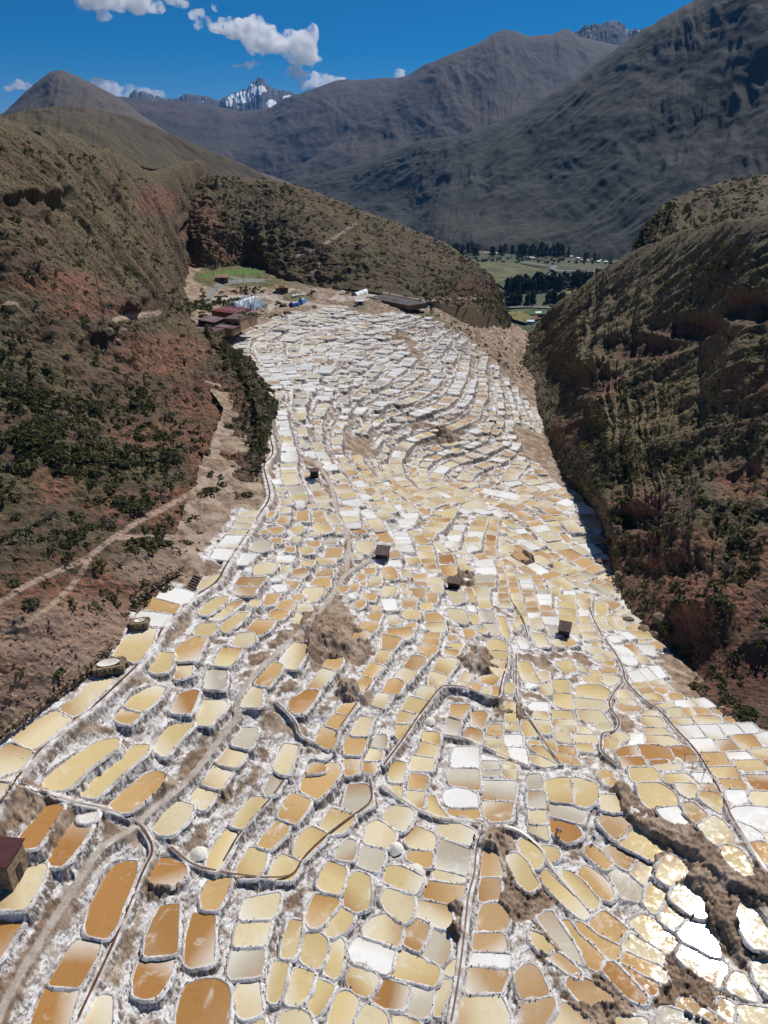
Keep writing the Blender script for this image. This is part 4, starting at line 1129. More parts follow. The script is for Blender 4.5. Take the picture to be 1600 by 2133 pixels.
# --- left hillside
left_cols = [
 [Z_(-220,1760,9), R_(-300,1300,105), R_(-300,1000,150), R_(-280,700,200), R_(-250,450,245), R_(-200,215,290)],
 [Z_(0,1550,9.3), R_(0,1260,104), R_(0,960,150), R_(0,700,200), R_(0,450,250), R_(0,256,300)],
 [Z_(200,1405,9.3), R_(200,1170,125), R_(200,930,172), R_(200,700,232), R_(200,500,310), R_(200,312,400)],
 [Z_(330,1250,9), R_(330,1090,146), R_(330,900,195), R_(325,720,278), R_(325,540,410), R_(310,358,540)],
 [Z_(440,1150,8.7), R_(440,1010,172), R_(430,880,215), R_(400,720,305), R_(412,588,610), R_(435,370,705)],
 [Z_(530,1000,8.3), R_(530,935,196), R_(505,830,245), R_(470,745,295), R_(435,690,345), R_(405,612,600)],
 [Z_(556,890,7.6), R_(556,862,226), R_(533,806,258), R_(495,757,300), R_(450,720,335), R_(400,690,380)],
 [Z_(560,850,5), Z_(566,840,0), Z_(560,800,-2), Z_(530,770,-4), Z_(500,740,-4), Z_(470,720,-2)]]
S, uu, vv = loft(left_cols, 420, 560, back=30.0, wv=[1.25, 1.2, 1.1, 1, .9])
N = normals(S); x, y, z = S[..., 0], S[..., 1], S[..., 2]; vn = np.clip(vv/5, 0, 1)[None]; edge = sstep(0, .06, vn)*np.ones_like(x); cr = 1 - .55*sstep(.9, 1.0, vn)
gl = ridged(uu[:, None]*1.3 + 1.3*vn + .5*fbm(x*.02, y*.02, 4), vn*1.6 + 0*x, 4); d = (fbm(x*.022, y*.022 + z*.03, 5)*7 + gl*2.2 + fbm(x*.12, y*.12 + z*.1, 5)*2.4 + noise(x*.5, y*.5 + z*.4)*.4 + noise(x*1.1, y*1.1 + z)*.22)
nearfoot = sstep(.02, .35, vn)
d = (d - d.mean())*edge*cr*(.35 + .65*nearfoot)*(1 - .92*blob_mask(S, [(420, 640, 42, 75)]))
ledge = blob_mask(S, [(60,420,110,40), (230,700,60,40), (400,800,60,35), (30,560,60,45), (90,690,60,40), (290,640,90,35), (420,480,60,60)])
d = d + ledge*(2.2*np.tanh(2.5*np.sin(z*.5 + fbm(x*.05, y*.05, 3)*4)))*edge
S = S + N*d[..., None]
LEFT_RED = [(430,480,70,60),(330,420,60,40),(420,560,50,50),(120,590,140,35),(200,640,120,30),(330,740,130,60),(430,830,110,60),(330,900,130,40),(450,950,70,80),(250,1060,90,40),(120,1010,60,50),(380,1060,130,60),(200,1270,300,130),(60,1380,160,120)]
def left_drop(S): px, py = to_pix(S); return (px > 402) & (py > 530) & (py < 668) & (np.hypot(S[..., 0], S[..., 1]) > 400)
red_m = np.clip(blob_mask(S, LEFT_RED) + .25*sstep(.1, .5, fbm(x*.03, y*.03, 4)), 0, 1)
veg_m = np.clip(.75 + .6*fbm(x*.02 + 9, y*.02, 4) - .75*blob_mask(S, [(200,1330,330,130),(60,1420,200,100),(430,1000,60,130)]), 0, 1)
LT = ["-60,1285 0,1255 60,1215 120,1190 180,1165 235,1120 290,1085 350,1055 410,1020", "235,1120 300,1118 370,1120", "420,1005 422,985 440,945 465,918 510,912", "-30,1320 40,1310 110,1260 160,1210 185,1165", "240,665 262,660 330,652"]
tr_m = np.maximum(line_mask(S, LT, 7), .6*blob_mask(S, [(180,1340,300,110), (60,1450,160,90), (330,1180,120,50)])); HILL_TR = tr_m
hill('left_hillside', S, M_HILL, {'red': red_m, 'veg': veg_m, 'trail': tr_m, 'cliff': ledge*.8, 'dry': np.clip(.55*sstep(.45, .9, vn)*sstep(-.25, .3, fbm(x*.015 + 5, y*.015, 3)), 0, 1)}, drop=left_drop); HILLS['left'] = S
# --- spur beyond the buildings
spur_cols = [[R_(200,620,500), R_(230,480,540), R_(250,372,580)], [R_(330,600,585), R_(340,470,620), R_(345,366,650)], [R_(430,564,580), R_(430,455,615), R_(450,371,680)],
 [R_(520,572,600), R_(520,470,630), R_(560,382,700)], [R_(600,592,556), R_(610,490,605), R_(650,402,700)], [R_(760,606,532), R_(770,520,600), R_(770,449,712)], [R_(900,630,545), R_(895,570,620), R_(890,494,738)],
 [R_(960,640,570), R_(955,585,640), R_(955,527,738)], [R_(1010,642,600), R_(1005,605,650), R_(1012,568,735)], [R_(1052,690,660), R_(1044,650,690), R_(1037,604,735)], [R_(1085,715,720), R_(1070,690,770), R_(1060,660,820)]]
S, uu, vv = loft(spur_cols, 420, 230, back=60.0); N = normals(S); x, y, z = S[..., 0], S[..., 1], S[..., 2]; vn = np.clip(vv/2, 0, 1)[None]; edge = sstep(0, .1, vn)*np.ones_like(x)
gl = ridged(uu[:, None]*1.5 + .9*vn + .5*fbm(x*.012, y*.012, 4), vn*1.1 + 0*x, 4); d = (gl*4 - 1.2 + fbm(x*.02, y*.02 + z*.02, 5)*6 + fbm(x*.1, y*.1 + z*.1, 4)*2.2 + noise(x*.35, y*.35 + z*.3)*.7)*edge*(1 - .6*sstep(.88, 1, vn)); S = S + N*d[..., None]
px, py = to_pix(S)
cl_m = blob_mask(S, [(1010,590,40,40), (960,600,60,25)])
hill('spur', S, M_HILL, {'red': np.clip(blob_mask(S, [(420,470,60,70),(400,560,40,40),(480,520,60,40),(1000,610,60,30)]) + .15*sstep(.2, .5, fbm(x*.02, y*.02, 3)), 0, 1), 'veg': np.clip(.85 + .4*fbm(x*.02, y*.02, 3), 0, 1),
  'trail': line_mask(S, ["600,538 640,527 668,512 690,500 715,483 742,466", "628,598 640,577 655,565 668,550", "800,610 880,628 950,622 1010,621 1050,625"], 3.0), 'cliff': cl_m, 'dry': .5*sstep(-.1, .35, fbm(x*.02 + 5, y*.02, 3))}, (4, 55)); HILLS['spur'] = S
# --- right hillside
right_cols = [
 [Z_(1830,1600,-15), Z_(1900,1250,-6), R_(1900,900,230), R_(1850,600,290), R_(1800,425,330)],
 [Z_(1610,1525,-15.5), Z_(1610,1310,-10), R_(1600,1050,199), R_(1600,750,255), R_(1600,466,330)],
 [Z_(1500,1482,-16), Z_(1485,1340,-11.5), R_(1455,1120,185), R_(1450,780,290), R_(1480,484,390)],
 [Z_(1390,1366,-19), Z_(1385,1250,-15.5), R_(1370,1030,218), R_(1340,780,320), R_(1390,506,460)],
 [Z_(1300,1252,-23.5), Z_(1305,1150,-19.8), R_(1300,960,248), R_(1270,760,350), R_(1290,552,530)],
 [Z_(1245,1082,-31), R_(1250,1030,237), R_(1250,900,292), R_(1220,740,390), R_(1240,580,600)],
 [Z_(1150,936,-36.5), R_(1165,900,342), R_(1190,820,385), R_(1190,700,480), R_(1195,612,660)],
 [Z_(1092,765,-48), R_(1102,748,565), R_(1122,718,600), R_(1140,688,650), R_(1150,645,720)],
 [Z_(1098,702,-55), R_(1110,690,720), R_(1120,680,750), R_(1128,672,780), R_(1135,662,820)]]
S, uu, vv = loft(right_cols, 420, 440, back=50.0); N = normals(S); x, y, z = S[..., 0], S[..., 1], S[..., 2]; vn = np.clip(vv/4, 0, 1)[None]; edge = sstep(0, .05, vn)*np.ones_like(x); cr = 1 - .6*sstep(.9, 1.0, vn)
gl = ridged(uu[:, None]*1.6 + 2.2*vn + .5*fbm(x*.018, y*.018, 4), vn*1.3 + 0*x, 4); gl2 = ridged(uu[:, None]*3 + 9*vn + .9*fbm(x*.03, y*.03, 4), vn*2.5 + 0*x, 4)
low = sstep(.55, .1, vn)
ft = sstep(.0, .5, vn)**1.3
d = ft*(gl*3.2 - gl.mean()*3.2 + (gl2 - gl2.mean() - .15)*2.2*low + fbm(x*.025, y*.025 + z*.03, 5)*6 + fbm(x*.12, y*.12 + z*.1, 5)*2.2 + noise(x*.5, y*.5 + z*.4)*.4 + noise(x*1.1, y*1.1 + z)*.2)*edge*cr
sc = blob_mask(S, [(1330,720,110,30), (1430,680,90,30), (1230,790,60,40), (1560,640,60,40), (1450,1350,120,90), (1330,1080,60,30), (1550,1400,120,80)])
d = d - sc*4.0; S = S + N*d[..., None]
RIGHT_RED = [(1330,730,90,30),(1450,690,100,30),(1560,640,60,40),(1250,800,60,40),(1560,800,60,50),(1400,1150,150,60),(1550,1000,80,50),(1500,1250,150,90),(1400,1300,120,60),(1580,1150,60,60),(1330,1050,90,30),(1500,1420,160,110),(1450,1240,180,90),(1310,1180,60,50),(1180,900,40,40)]
hill('right_hillside', S, M_HILL, {'red': np.clip(blob_mask(S, RIGHT_RED), 0, 1), 'veg': np.clip(.8 + .6*fbm(x*.02 + 3, y*.02, 4) - .6*blob_mask(S, [(1500,1330,180,130)]), 0, 1), 'trail': np.zeros_like(x), 'cliff': np.clip(sc, 0, 1), 'dry': np.clip(sstep(.3, .6, vn)*sstep(-.35, .1, fbm(x*.015 + 2, y*.015, 3))*(1 - sc), 0, 1)}); HILLS['right'] = S
# --- hill behind the right hillside
S, uu, vv = loft([[R_(1312,575,600), R_(1318,540,606), R_(1325,519,616)], [R_(1360,560,560), R_(1360,500,600), R_(1368,452,640)], [R_(1450,540,540), R_(1440,470,600), R_(1450,401,700)], [R_(1600,520,480), R_(1600,430,600), R_(1600,367,760)], [R_(1850,500,480), R_(1850,400,600), R_(1850,320,800)]], 220, 140, back=80)
N = normals(S); x, y, z = S[..., 0], S[..., 1], S[..., 2]; vn = np.clip(vv/2, 0, 1)[None]; d = (ridged(uu[:, None]*2.5, vn*1.5 + 0*x, 5)*6 + fbm(x*.02, y*.02, 5)*6 + fbm(x*.12, y*.12 + z*.1, 4)*2)*(1 - .6*sstep(.85, 1, vn)); S = S + N*d[..., None]
hill('rear_hill', S, M_HILL, {'red': .5*blob_mask(S, [(1340,500,40,40)]), 'veg': np.ones_like(x), 'trail': np.zeros_like(x), 'cliff': blob_mask(S, [(1345,500,50,40),(1480,420,50,20)]), 'dry': np.ones_like(x)*.5}); HILLS['rear'] = S
# --- rounded hill behind the left ridge
rg_ = [(-250,240),(-60,246),(0,242),(60,233),(150,222),(220,232),(300,256),(400,302),(500,342),(570,381),(640,440)]
S, uu, vv = loft([[R_(a, b + 150, 760 + i*50), R_(a, b + 55, 880 + i*52), R_(a, b, 1020 + i*55)] for i, (a, b) in enumerate(rg_)], 330, 140, back=150)
x, y, z = S[..., 0], S[..., 1], S[..., 2]; vn = np.clip(vv/2, 0, 1)[None]; S = S + normals(S)*((fbm(x*.006, y*.006, 5)*14 + ridged(uu[:, None]*1.6, vn + 0*x, 4)*5 + fbm(x*.05, y*.05, 4)*2.5)*(1 - .7*sstep(.85, 1, vn)))[..., None]
M_RHILL = far_mat('rounded_hill_scrub', (.035, .026, .017), (.066, .047, .028), (.09, .07, .036), .012, bump=3.0)
hill('rounded_hill', S, M_RHILL)
# --- mountains
M_E = far_mat('mountain_scrub', (.008, .014, .011), (.019, .026, .018), (.032, .03, .021), .0035, bump=14.0, terr=.006)
M_F = far_mat('mountain_puna', (.032, .026, .023), (.075, .054, .041), (.05, .039, .032), .0016, bump=40.0)
M_H = far_mat('mountain_brown', (.075, .058, .046), (.13, .098, .072), (.10, .08, .055), .002, bump=30.0)
M_S = far_mat('snow_rock', (.05, .052, .058), (.11, .11, .115), (.08, .08, .085), .0015, snow=True, bump=80.0)
def mountain(name, cols, nu, nv, back, mat, A, fu, L, snow=None, gk=.45, rk=.2, jag=0.0, wv=None, keep=.6, shear=0.0):
    S, uu, vv = loft(cols, nu, nv, back=back, wv=wv); N = normals(S); x, y, z = S[..., 0], S[..., 1], S[..., 2]; nr = len(cols[0]) - 1; vn = np.clip(vv/nr, 0, 1)[None]
    g = ridged(uu[:, None]*fu + shear*vn + 1.1*fbm(x/L, y/L*.5 + z/L, 4), vn*2.0 + .6*fbm(x/L + 7, y/L*.5 + z/L, 3), 5, .5); d = ((g - g.mean())*A*gk + fbm(x/L*1.5, y/L*.45 + z/L*1.1, 7, .5)*A*.8 + ridged(x/L*3, y/L*.8 + z/L*2.2, 4)*A*rk)*(1 - keep*sstep(.8, 1, vn))*sstep(0, .1, vn)
    S = S + N*d[..., None]
    if jag: S[..., 2] += jag*(ridged(x/L*3.1, y/L*3.1, 5, .7))*sstep(.75, 1, vn)
    a = {'snow': snow(S)} if snow else None
    hill(name, S, mat, a)
mountain('dark_mountain', [[R_(500,480,5200), R_(560,420,5600), R_(620,376,6100)], [R_(690,480,4300), R_(710,420,5000), R_(740,344,5700)], [R_(820,520,3500), R_(850,420,4300), R_(850,306,5200)], [R_(900,530,3100), R_(930,400,3900), R_(960,283,4800)],
 [R_(960,545,2900), R_(1000,400,3700), R_(1060,245,4600)], [R_(1080,560,2700), R_(1130,380,3500), R_(1190,172,4400)], [R_(1200,575,2600), R_(1270,360,3300), R_(1300,95,4300)], [R_(1320,580,2500), R_(1400,340,3200), R_(1395,38,4250)], [R_(1450,580,2400), R_(1520,320,3100), R_(1475,-2,4200)], [R_(1650,580,2400), R_(1680,300,3000), R_(1640,-110,4150)], [R_(1950,580,2400), R_(1950,300,2950), R_(1950,-260,4100)]],
 420, 230, 900, M_E, 60, 1.4, 900, shear=-2.6)
mountain('brown_mountain', [[R_(a, 470, 6200), R_(a - 12, b*.45 + 215, 7200 + i*80), R_(a, b, 7600 + i*230)] for i, (a, b) in enumerate([(560,395),(640,345),(700,293),(760,245),(830,195),(900,142),(950,114),(1000,92),(1040,72),(1068,68),(1100,79),(1150,77),(1177,66),(1215,82),(1285,100),(1350,112),(1500,150)])],
 380, 170, 1500, M_F, 110, .7, 1900, shear=.6)
mountain('saddle_mountain', [[R_(a, 420, 8600), R_(a, b + 70, 9800), R_(a, b, 11500)] for a, b in [(100,240),(180,214),(240,207),(300,213),(380,212),(450,222),(500,231),(560,226),(600,206),(650,186),(700,172),(735,167),(800,166),(850,158),(900,136),(1000,120)]], 300, 110, 2500, M_F, 140, .6, 2000, gk=.12, rk=.4)
mountain('peaked_hill', [[R_(a, 420, 5200), R_(a, b*.5 + 180, 6100), R_(a, b, 7000)] for a, b in [(-260,345),(-60,263),(0,238),(50,192),(100,154),(125,147),(150,156),(200,181),(250,208),(300,243),(350,275),(420,312),(500,348),(580,385),(640,410)]], 300, 120, 1200, M_H, 60, .7, 1000, gk=.3, shear=.4)
mountain('rock_crest', [[R_(a, 130, 11800), R_(a, b + 25, 12200), R_(a, b, 12600)] for a, b in [(1150,95),(1180,82),(1205,70),(1225,63),(1245,62),(1262,55),(1285,49),(1300,62),(1312,72),(1325,68),(1345,78),(1380,100)]], 420, 50, 900, M_S, 40, 2.0, 700, jag=85, keep=.5, snow=lambda S: np.zeros(S.shape[:2]))
mountain('snow_peak', [[R_(a, 300, 16500), R_(a, b + 26, 18200), R_(a, b, 19000)] for a, b in [(180,235),(230,216),(255,206),(266,203),(276,193),(281,188),(288,194),(296,192),(310,198),(330,204),(352,208),(372,206),(382,200),(395,197),(405,200),(418,202),(432,204),(445,209),(457,212),(466,207),(478,201),(488,195),(497,194),(506,187),(513,189),(521,180),(530,173),(537,171),(541,165),(546,168),(553,177),(560,181),(570,186),(581,190),(589,188),(600,191),(611,195),(622,201),(680,225),(760,260)]], 520, 120, 2500, M_S, 110, 1.2, 1300, jag=25, keep=.5,
 snow=lambda S: np.clip(blob_mask(S, [(505,203,26,16),(537,186,22,14),(478,212,10,12),(566,214,12,10),(600,203,14,6)])*.95 + .05, 0, 1))
# --- ground to the horizon and the valley floor
t = NT('valley_fields'); v = t.n('ShaderNodeTexVoronoi'); v.inputs['Scale'].default_value = .011; t.l(t.pos((1, .55, 1)), v.inputs['Vector']); hs = t.n('ShaderNodeSeparateColor'); t.l(v.outputs['Color'], hs.inputs[0]); nz = t.noise(.05, 6)
c = t.mix(hs.outputs[0], (.022, .038, .012), (.09, .085, .03)); c = t.mix(t.ramp(hs.outputs[1], .55, .75), c, (.035, .062, .015)); c = t.mix(t.ramp(nz, .45, .7), c, (.03, .04, .016)); t.base(c); M_VAL = t.m
a = np.linspace(0, 2*math.pi, 65)[:-1]; rr_ = [0, 1500, 4000, 12000, 24000]
Vg = np.array([[r*math.cos(q), r*math.sin(q), -170] for r in rr_ for q in a]); fg = np.concatenate([np.stack([k*64 + np.arange(64), (k + 1)*64 + np.arange(64), (k + 1)*64 + (np.arange(64) + 1) % 64, k*64 + (np.arange(64) + 1) % 64], 1) for k in range(4)])
o = mesh_np('ground', Vg, fg, [M_VAL], False); o['kind'] = 'structure'
gx_, gy_ = np.meshgrid(np.linspace(-400, 1600, 120), np.linspace(760, 3600, 160), indexing='ij'); S = np.stack([gx_, gy_, -157 + fbm(gx_*.004, gy_*.004, 3)*3], -1)
o = hill('valley_floor', S, M_VAL)
print('hills', round(time.time() - T0, 1))
# ------------------------------------------------------------------ buildings and works on the terraces
bpy.context.view_layer.update(); DG = bpy.context.evaluated_depsgraph_get()
def hit(px, py):
    d = pix_dir(px, py); ok, loc, nrm, idx, ob, _ = scene.ray_cast(DG, Vector(CAM), Vector(d).normalized()); return np.array(loc) if ok else None
def corr_mat(name, c, s=6.0, vary=.25):
    t = NT(name); n = t.noise(1.2, 6); w = t.n('ShaderNodeTexWave'); w.inputs['Scale'].default_value = s; tc = t.n('ShaderNodeTexCoord'); t.l(tc.outputs['Object'], w.inputs['Vector'])
    t.base(t.mix(t.ramp(n, .35, .7), tuple(x*(1 - vary) for x in c), tuple(x*(1 + vary) for x in c))); t.rough(.55); t.bump(w.outputs['Fac'], .5, .06); return t.m
M_MAROON = corr_mat('maroon_roof_sheet', (.095, .022, .024)); M_RUST = corr_mat('rusty_roof_sheet', (.15, .09, .075)); M_RED = corr_mat('red_roof_sheet', (.17, .022, .022))
M_YEL = flat_mat('ochre_plaster', (.36, .26, .10), .9, .2, 1.5, .3); M_ADOBE = flat_mat('adobe', (.19, .115, .075), .95, .25, 1.2, .6); M_DARK = flat_mat('dark_timber', (.03, .018, .014), .8, .3, 4, .3)
M_PANE = flat_mat('window_glass', (.012, .013, .015), .15, .1); M_SKYL = flat_mat('clear_roof_sheet', (.42, .42, .43), .5, .15); M_WOOD = flat_mat('weathered_wood', (.22, .15, .10), .85, .3, 5, .4); M_PLANK = flat_mat('pale_planks', (.34, .23, .14), .85, .3, 4, .4)
M_STONE = flat_mat('field_stone', (.23, .165, .105), .95, .45, 2.2, .6); M_SALTW = flat_mat('heaped_salt', (.72, .68, .60), .9, .12, 2, .4); M_THATCH = flat_mat('pale_tile_roof', (.30, .17, .10), .9, .3, 3, .5)
M_TARP = NT('silver_tarpaulin'); 
_w = M_TARP.noise(1.1, 5, .6, M_TARP.pos((1.3, .2, .2))); M_TARP.base(M_TARP.mix(M_TARP.ramp(_w, .40, .62), (.10, .15, .20), (.52, .60, .68))); M_TARP.rough(.4); M_TARP.bump(_w, .6, .4); M_TARP = M_TARP.m
M_BLUE = flat_mat('blue_tarpaulin', (.016, .06, .26), .45, .35, 1.5, .4); M_LBLUE = flat_mat('pale_blue_tarpaulin', (.12, .28, .55), .45, .3, 1.5, .3); M_WHITE = flat_mat('white_sheet', (.72, .74, .78), .6, .1, 1.5, .3); M_CONC = flat_mat('concrete', (.30, .28, .27), .9, .2, 1.5, .3); M_SHED = flat_mat('brown_felt_roof', (.085, .066, .058), .9, .35, .5, .4)
class Block:
    """oriented block from three eave corners in the photograph at height ze"""
    def __init__(s, B, C, A, zb, ze):
        b, c, a = (at_z(float(p[0]), float(p[1]), ze) for p in (B, C, A)); u = (c - b)[:2]; s.L = np.linalg.norm(u); u /= s.L; v = np.array([-u[1], u[0]]); w = (a - b)[:2] @ v
        s.W = abs(w); s.sgn = 1 if w > 0 else -1; s.rz = math.atan2(u[1], u[0]); s.o = np.array([b[0], b[1], zb]); s.h = ze - zb
    def root(s, name): return empty(name, s.o, s.rz)
    def q(s, x, y, z): return (x*s.L, y*s.W*s.sgn, z)
def panel_box(x0, x1, y0, y1, z0, z1):
    return MB().box(((x0 + x1)/2, (y0 + y1)/2, (z0 + z1)/2), (abs(x1 - x0)/2, abs(y1 - y0)/2, abs(z1 - z0)/2))
def block_house(name, blk, wall, roof, rise=1.0, over=.5, sky=0, wins=0, door=True, roofname='roof', frontw=M_DARK):
    r = blk.root(name); L, W, h, g = blk.L, blk.W, blk.h, blk.sgn
    m = MB(); y1 = W*g
    m.add([(0, 0, 0), (L, 0, 0), (L, y1, 0), (0, y1, 0), (0, 0, h), (L, 0, h), (L, y1, h + rise), (0, y1, h + rise)], [(0, 1, 5, 4), (1, 2, 6, 5), (2, 3, 7, 6), (3, 0, 4, 7), (4, 5, 6, 7)]); m.build('wall', wall, r)
    e = over; m = MB(); k = rise/W; z0, z1 = h + .06 - e*k, h + rise + .06 + e*k
    pts = [(-e, -e*g, z0), (L + e, -e*g, z0), (L + e, y1 + e*g, z1), (-e, y1 + e*g, z1)]; m.add(pts + [(a, b, c + .14) for a, b, c in pts], [(3, 2, 1, 0), (4, 5, 6, 7), (0, 1, 5, 4), (1, 2, 6, 5), (2, 3, 7, 6), (3, 0, 4, 7)]); ro = m.build(roofname, roof, r)
    for i in range(sky):
        x = L*(i + .6)/(sky + .2); m = MB(); ya, yb = W*.28, W*.72; za, zb_ = h + .06 + ya*k + .17, h + .06 + yb*k + .17; m.add([(x - .3, ya*g, za), (x + .3, ya*g, za), (x + .3, yb*g, zb_), (x - .3, yb*g, zb_), (x - .3, ya*g, za + .05), (x + .3, ya*g, za + .05), (x + .3, yb*g, zb_ + .05), (x - .3, yb*g, zb_ + .05)], [(4, 5, 6, 7), (0, 1, 5, 4), (2, 3, 7, 6), (1, 2, 6, 5), (3, 0, 4, 7)]); m.build('skylight', M_SKYL, ro)
    for i in range(wins):
        x = L*(i + .5)/wins; f = panel_box(x - .6, x + .6, -.06*g, .05*g, h*.38, h*.78).build('window', frontw, r); panel_box(x - .45, x + .45, -.09*g, -.061*g, h*.44, h*.73).build('pane', M_PANE, f)
    if door:
        x = L*.5 if wins % 2 == 0 else L*.08 + .6; d = panel_box(x - .5, x + .5, -.07*g, .05*g, 0, min(2.1, h*.8)).build('door', frontw, r); panel_box(x + .3, x + .38, -.12*g, -.071*g, 1.0, 1.08).build('handle', M_CONC, d)
    return r
# salt store with maroon roofs
b1 = Block((431, 696), (476, 682), (397, 681), 11.0, 14.6); tag(block_house('salt_store', b1, M_YEL, M_MAROON, .9, .5, 5, 4), 'long ochre walled store under a maroon sheet roof with five pale skylights', 'building')
b2 = Block((484, 685), (500, 678), (457, 674), 11.0, 14.6); tag(block_house('salt_store', b2, M_ADOBE, M_MAROON, .7, .4, 3, 3), 'smaller maroon roofed annex at the field end of the ochre store', 'building')
b3 = Block((446, 672), (468, 663), (412, 671), 11.5, 17.2); tag(block_house('salt_store', b3, M_DARK, M_MAROON, 1.0, .4, 3, 0, False), 'middle store under a maroon roof with three short skylights', 'building')
b4 = Block((467, 663.5), (500, 665.5), (445, 648), 12.0, 17.6); tag(block_house('salt_store', b4, M_PLANK, M_RUST, .8, .4, 0, 2), 'store with a faded grey brown roof and plank wall', 'building')
b5 = Block((440, 647), (489, 653.5), (457, 638.5), 12.5, 18.0); tag(block_house('salt_store', b5, M_ADOBE, M_RED, .8, .4, 4, 0, False), 'rear store under the brightest red roof beside the tarpaulin heap', 'building')
# tarpaulin covered salt heap
def heap(name, p0, p1, w, h, mat, label, cat, crest=.35, n=26, m_=14, seed=0):
    a, b = on_G(*p0)[0], on_G(*p1)[0]; L = np.linalg.norm((b - a)[:2]); rz = math.atan2(b[1] - a[1], b[0] - a[0]); u = np.linspace(0, 1, n); v = np.linspace(-1, 1, m_); U, Vv = np.meshgrid(u, v, indexing='ij')
    prof = np.minimum(1, np.minimum(U, 1 - U)*7)**.6; hh = h*prof*np.clip((1 - np.abs(Vv))/(1 - crest), 0, 1)**.75*(1 + .14*noise(U*9 + seed, Vv*.6)) + .12*noise(U*30 + seed, Vv*2)
    wv = w*.5*(1 + .12*noise(U*11 + seed, Vv*1.0 + 5)); S = np.stack([U*L, Vv*wv, hh - .6*(np.abs(Vv) > .98)], -1); r = empty(name, (a[0], a[1], min(a[2], b[2]) - .1), rz); f = grid_faces(n, m_)
    mesh_np('cover', S.reshape(-1, 3), f, [mat], True, None, r)
    k = [i for i in range(2, n - 2, 4)]
    mb = MB()
    for i in k: mb.tube([tuple(S[i, j] + np.array([0, 0, .05])) for j in range(0, m_)], .05, 4)
    mb.build('rope', M_DARK, r); return tag(r, label, cat)
heap('covered_salt_heap', (478, 646), (540, 634), 13, 6.5, M_TARP, 'long salt heap under a wrinkled silver blue tarpaulin', 'salt heap', n=60, m_=18)
# white tunnel tent
def tunnel(p0, p1, w, h):
    a, b = on_G(*p0)[0], on_G(*p1)[0]; L = np.linalg.norm((b - a)[:2]); rz = math.atan2(b[1] - a[1], b[0] - a[0]); n, k = 25, 11; S = np.array([[(L*i/(n - 1), w/2*math.cos(math.pi*j/(k - 1)), h*math.sin(math.pi*j/(k - 1))*(1 + .05*((i % 3) == 0)) + .05*math.sin(i*3.1)) for j in range(k)] for i in range(n)])
    r = empty('tunnel_tent', (a[0], a[1], min(a[2], b[2])), rz); mesh_np('canopy', S.reshape(-1, 3), grid_faces(n, k), [M_WHITE], True, None, r)
    for i in range(0, n, 4): MB().tube([tuple(p*np.array([1, 1.02, 1.02])) for p in S[i]], .09, 5).build('hoop', M_CONC, r)
    mb = MB(); mb.add([tuple(p) for p in S[0]], [tuple(range(k))]); mb.build('end_panel', M_CONC, r)
    for i in range(5): panel_box(L*(i + .4)/5, L*(i + .75)/5, -w/2 - .1, -w/2 + .12, .4, h*.6).build('side_panel', M_TARP, r)
    return tag(r, 'long white tunnel tent on the dirt yard above the terraces', 'tent')
tunnel((738, 616), (784, 605.5), 5.5, 4.2)
# long flat roofed adobe shed
b6 = Block((764, 619), (853, 637), (791, 613.5), 0, 7.6); b6.o[2] = float(G(*b6.o[:2])) - 3.5; b6.h = 7.6 - b6.o[2]
sh = block_house('adobe_shed', b6, M_ADOBE, M_SHED, .5, .3, 0, 0, False); tag(sh, 'long low adobe shed with a dark flat roof at the terrace edge', 'building')
for i, x in enumerate((.17, .40, .66, .86)): panel_box(b6.L*x, b6.L*x + .9, -.1*b6.sgn, .05*b6.sgn, .2, b6.h - .4).build('doorway', M_DARK, sh)
for i, x in enumerate((.08, .28, .5, .75)): MB().box((b6.L*x, b6.W*.4*b6.sgn, b6.h + .55), (2.2, .8, .18), .1*i).build('roof_patch', (M_CONC, M_RUST, M_SHED, M_LBLUE)[i], sh)
def hut(px, py, w, d, h, rz, wall, roof, label, cat='hut', rise=.5, name='hut', zoff=0.0):
    p = on_G(px, py)[0]; z = max(float(Hat(p[0], p[1])), p[2]) + zoff; r = empty(name, (p[0], p[1], z), rz); g = 1
    m = MB(); m.add([(-w/2, -d/2, -1), (w/2, -d/2, -1), (w/2, d/2, -1), (-w/2, d/2, -1), (-w/2, -d/2, h), (w/2, -d/2, h), (w/2, d/2, h + rise), (-w/2, d/2, h + rise)], [(0, 1, 5, 4), (1, 2, 6, 5), (2, 3, 7, 6), (3, 0, 4, 7), (4, 5, 6, 7)]); m.build('wall', wall, r)
    e = .3; k = rise/d; pts = [(-w/2 - e, -d/2 - e, h - e*k + .05), (w/2 + e, -d/2 - e, h - e*k + .05), (w/2 + e, d/2 + e, h + rise + e*k + .05), (-w/2 - e, d/2 + e, h + rise + e*k + .05)]
    m = MB(); m.add(pts + [(a, b, c + .1) for a, b, c in pts], [(3, 2, 1, 0), (4, 5, 6, 7), (0, 1, 5, 4), (1, 2, 6, 5), (2, 3, 7, 6), (3, 0, 4, 7)]); ro = m.build('roof', roof, r)
    dd = panel_box(-.1*w, .2*w, -d/2 - .06, -d/2 + .04, 0, h*.82).build('door', M_DARK, r); panel_box(.16*w, .18*w, -d/2 - .1, -d/2 - .061, h*.4, h*.45).build('handle', M_CONC, dd)
    MB().tube([(w/2 + .1, -d/2 - .1, -.6), (w/2 + .1, -d/2 - .1, h)], .07, 5).build('corner_post', M_WOOD, r)
    return tag(r, label, cat)
hut(655, 999, 2.2, 1.9, 2.3, .15, M_DARK, M_MAROON, 'small dark hut with a crimson flat roof on the upper ponds', rise=.15)
hut(797, 1163, 2.8, 2.0, 1.5, -.25, M_DARK, M_RUST, 'low brown hut with a wide sagging roof beside the white ponds', rise=1.0)
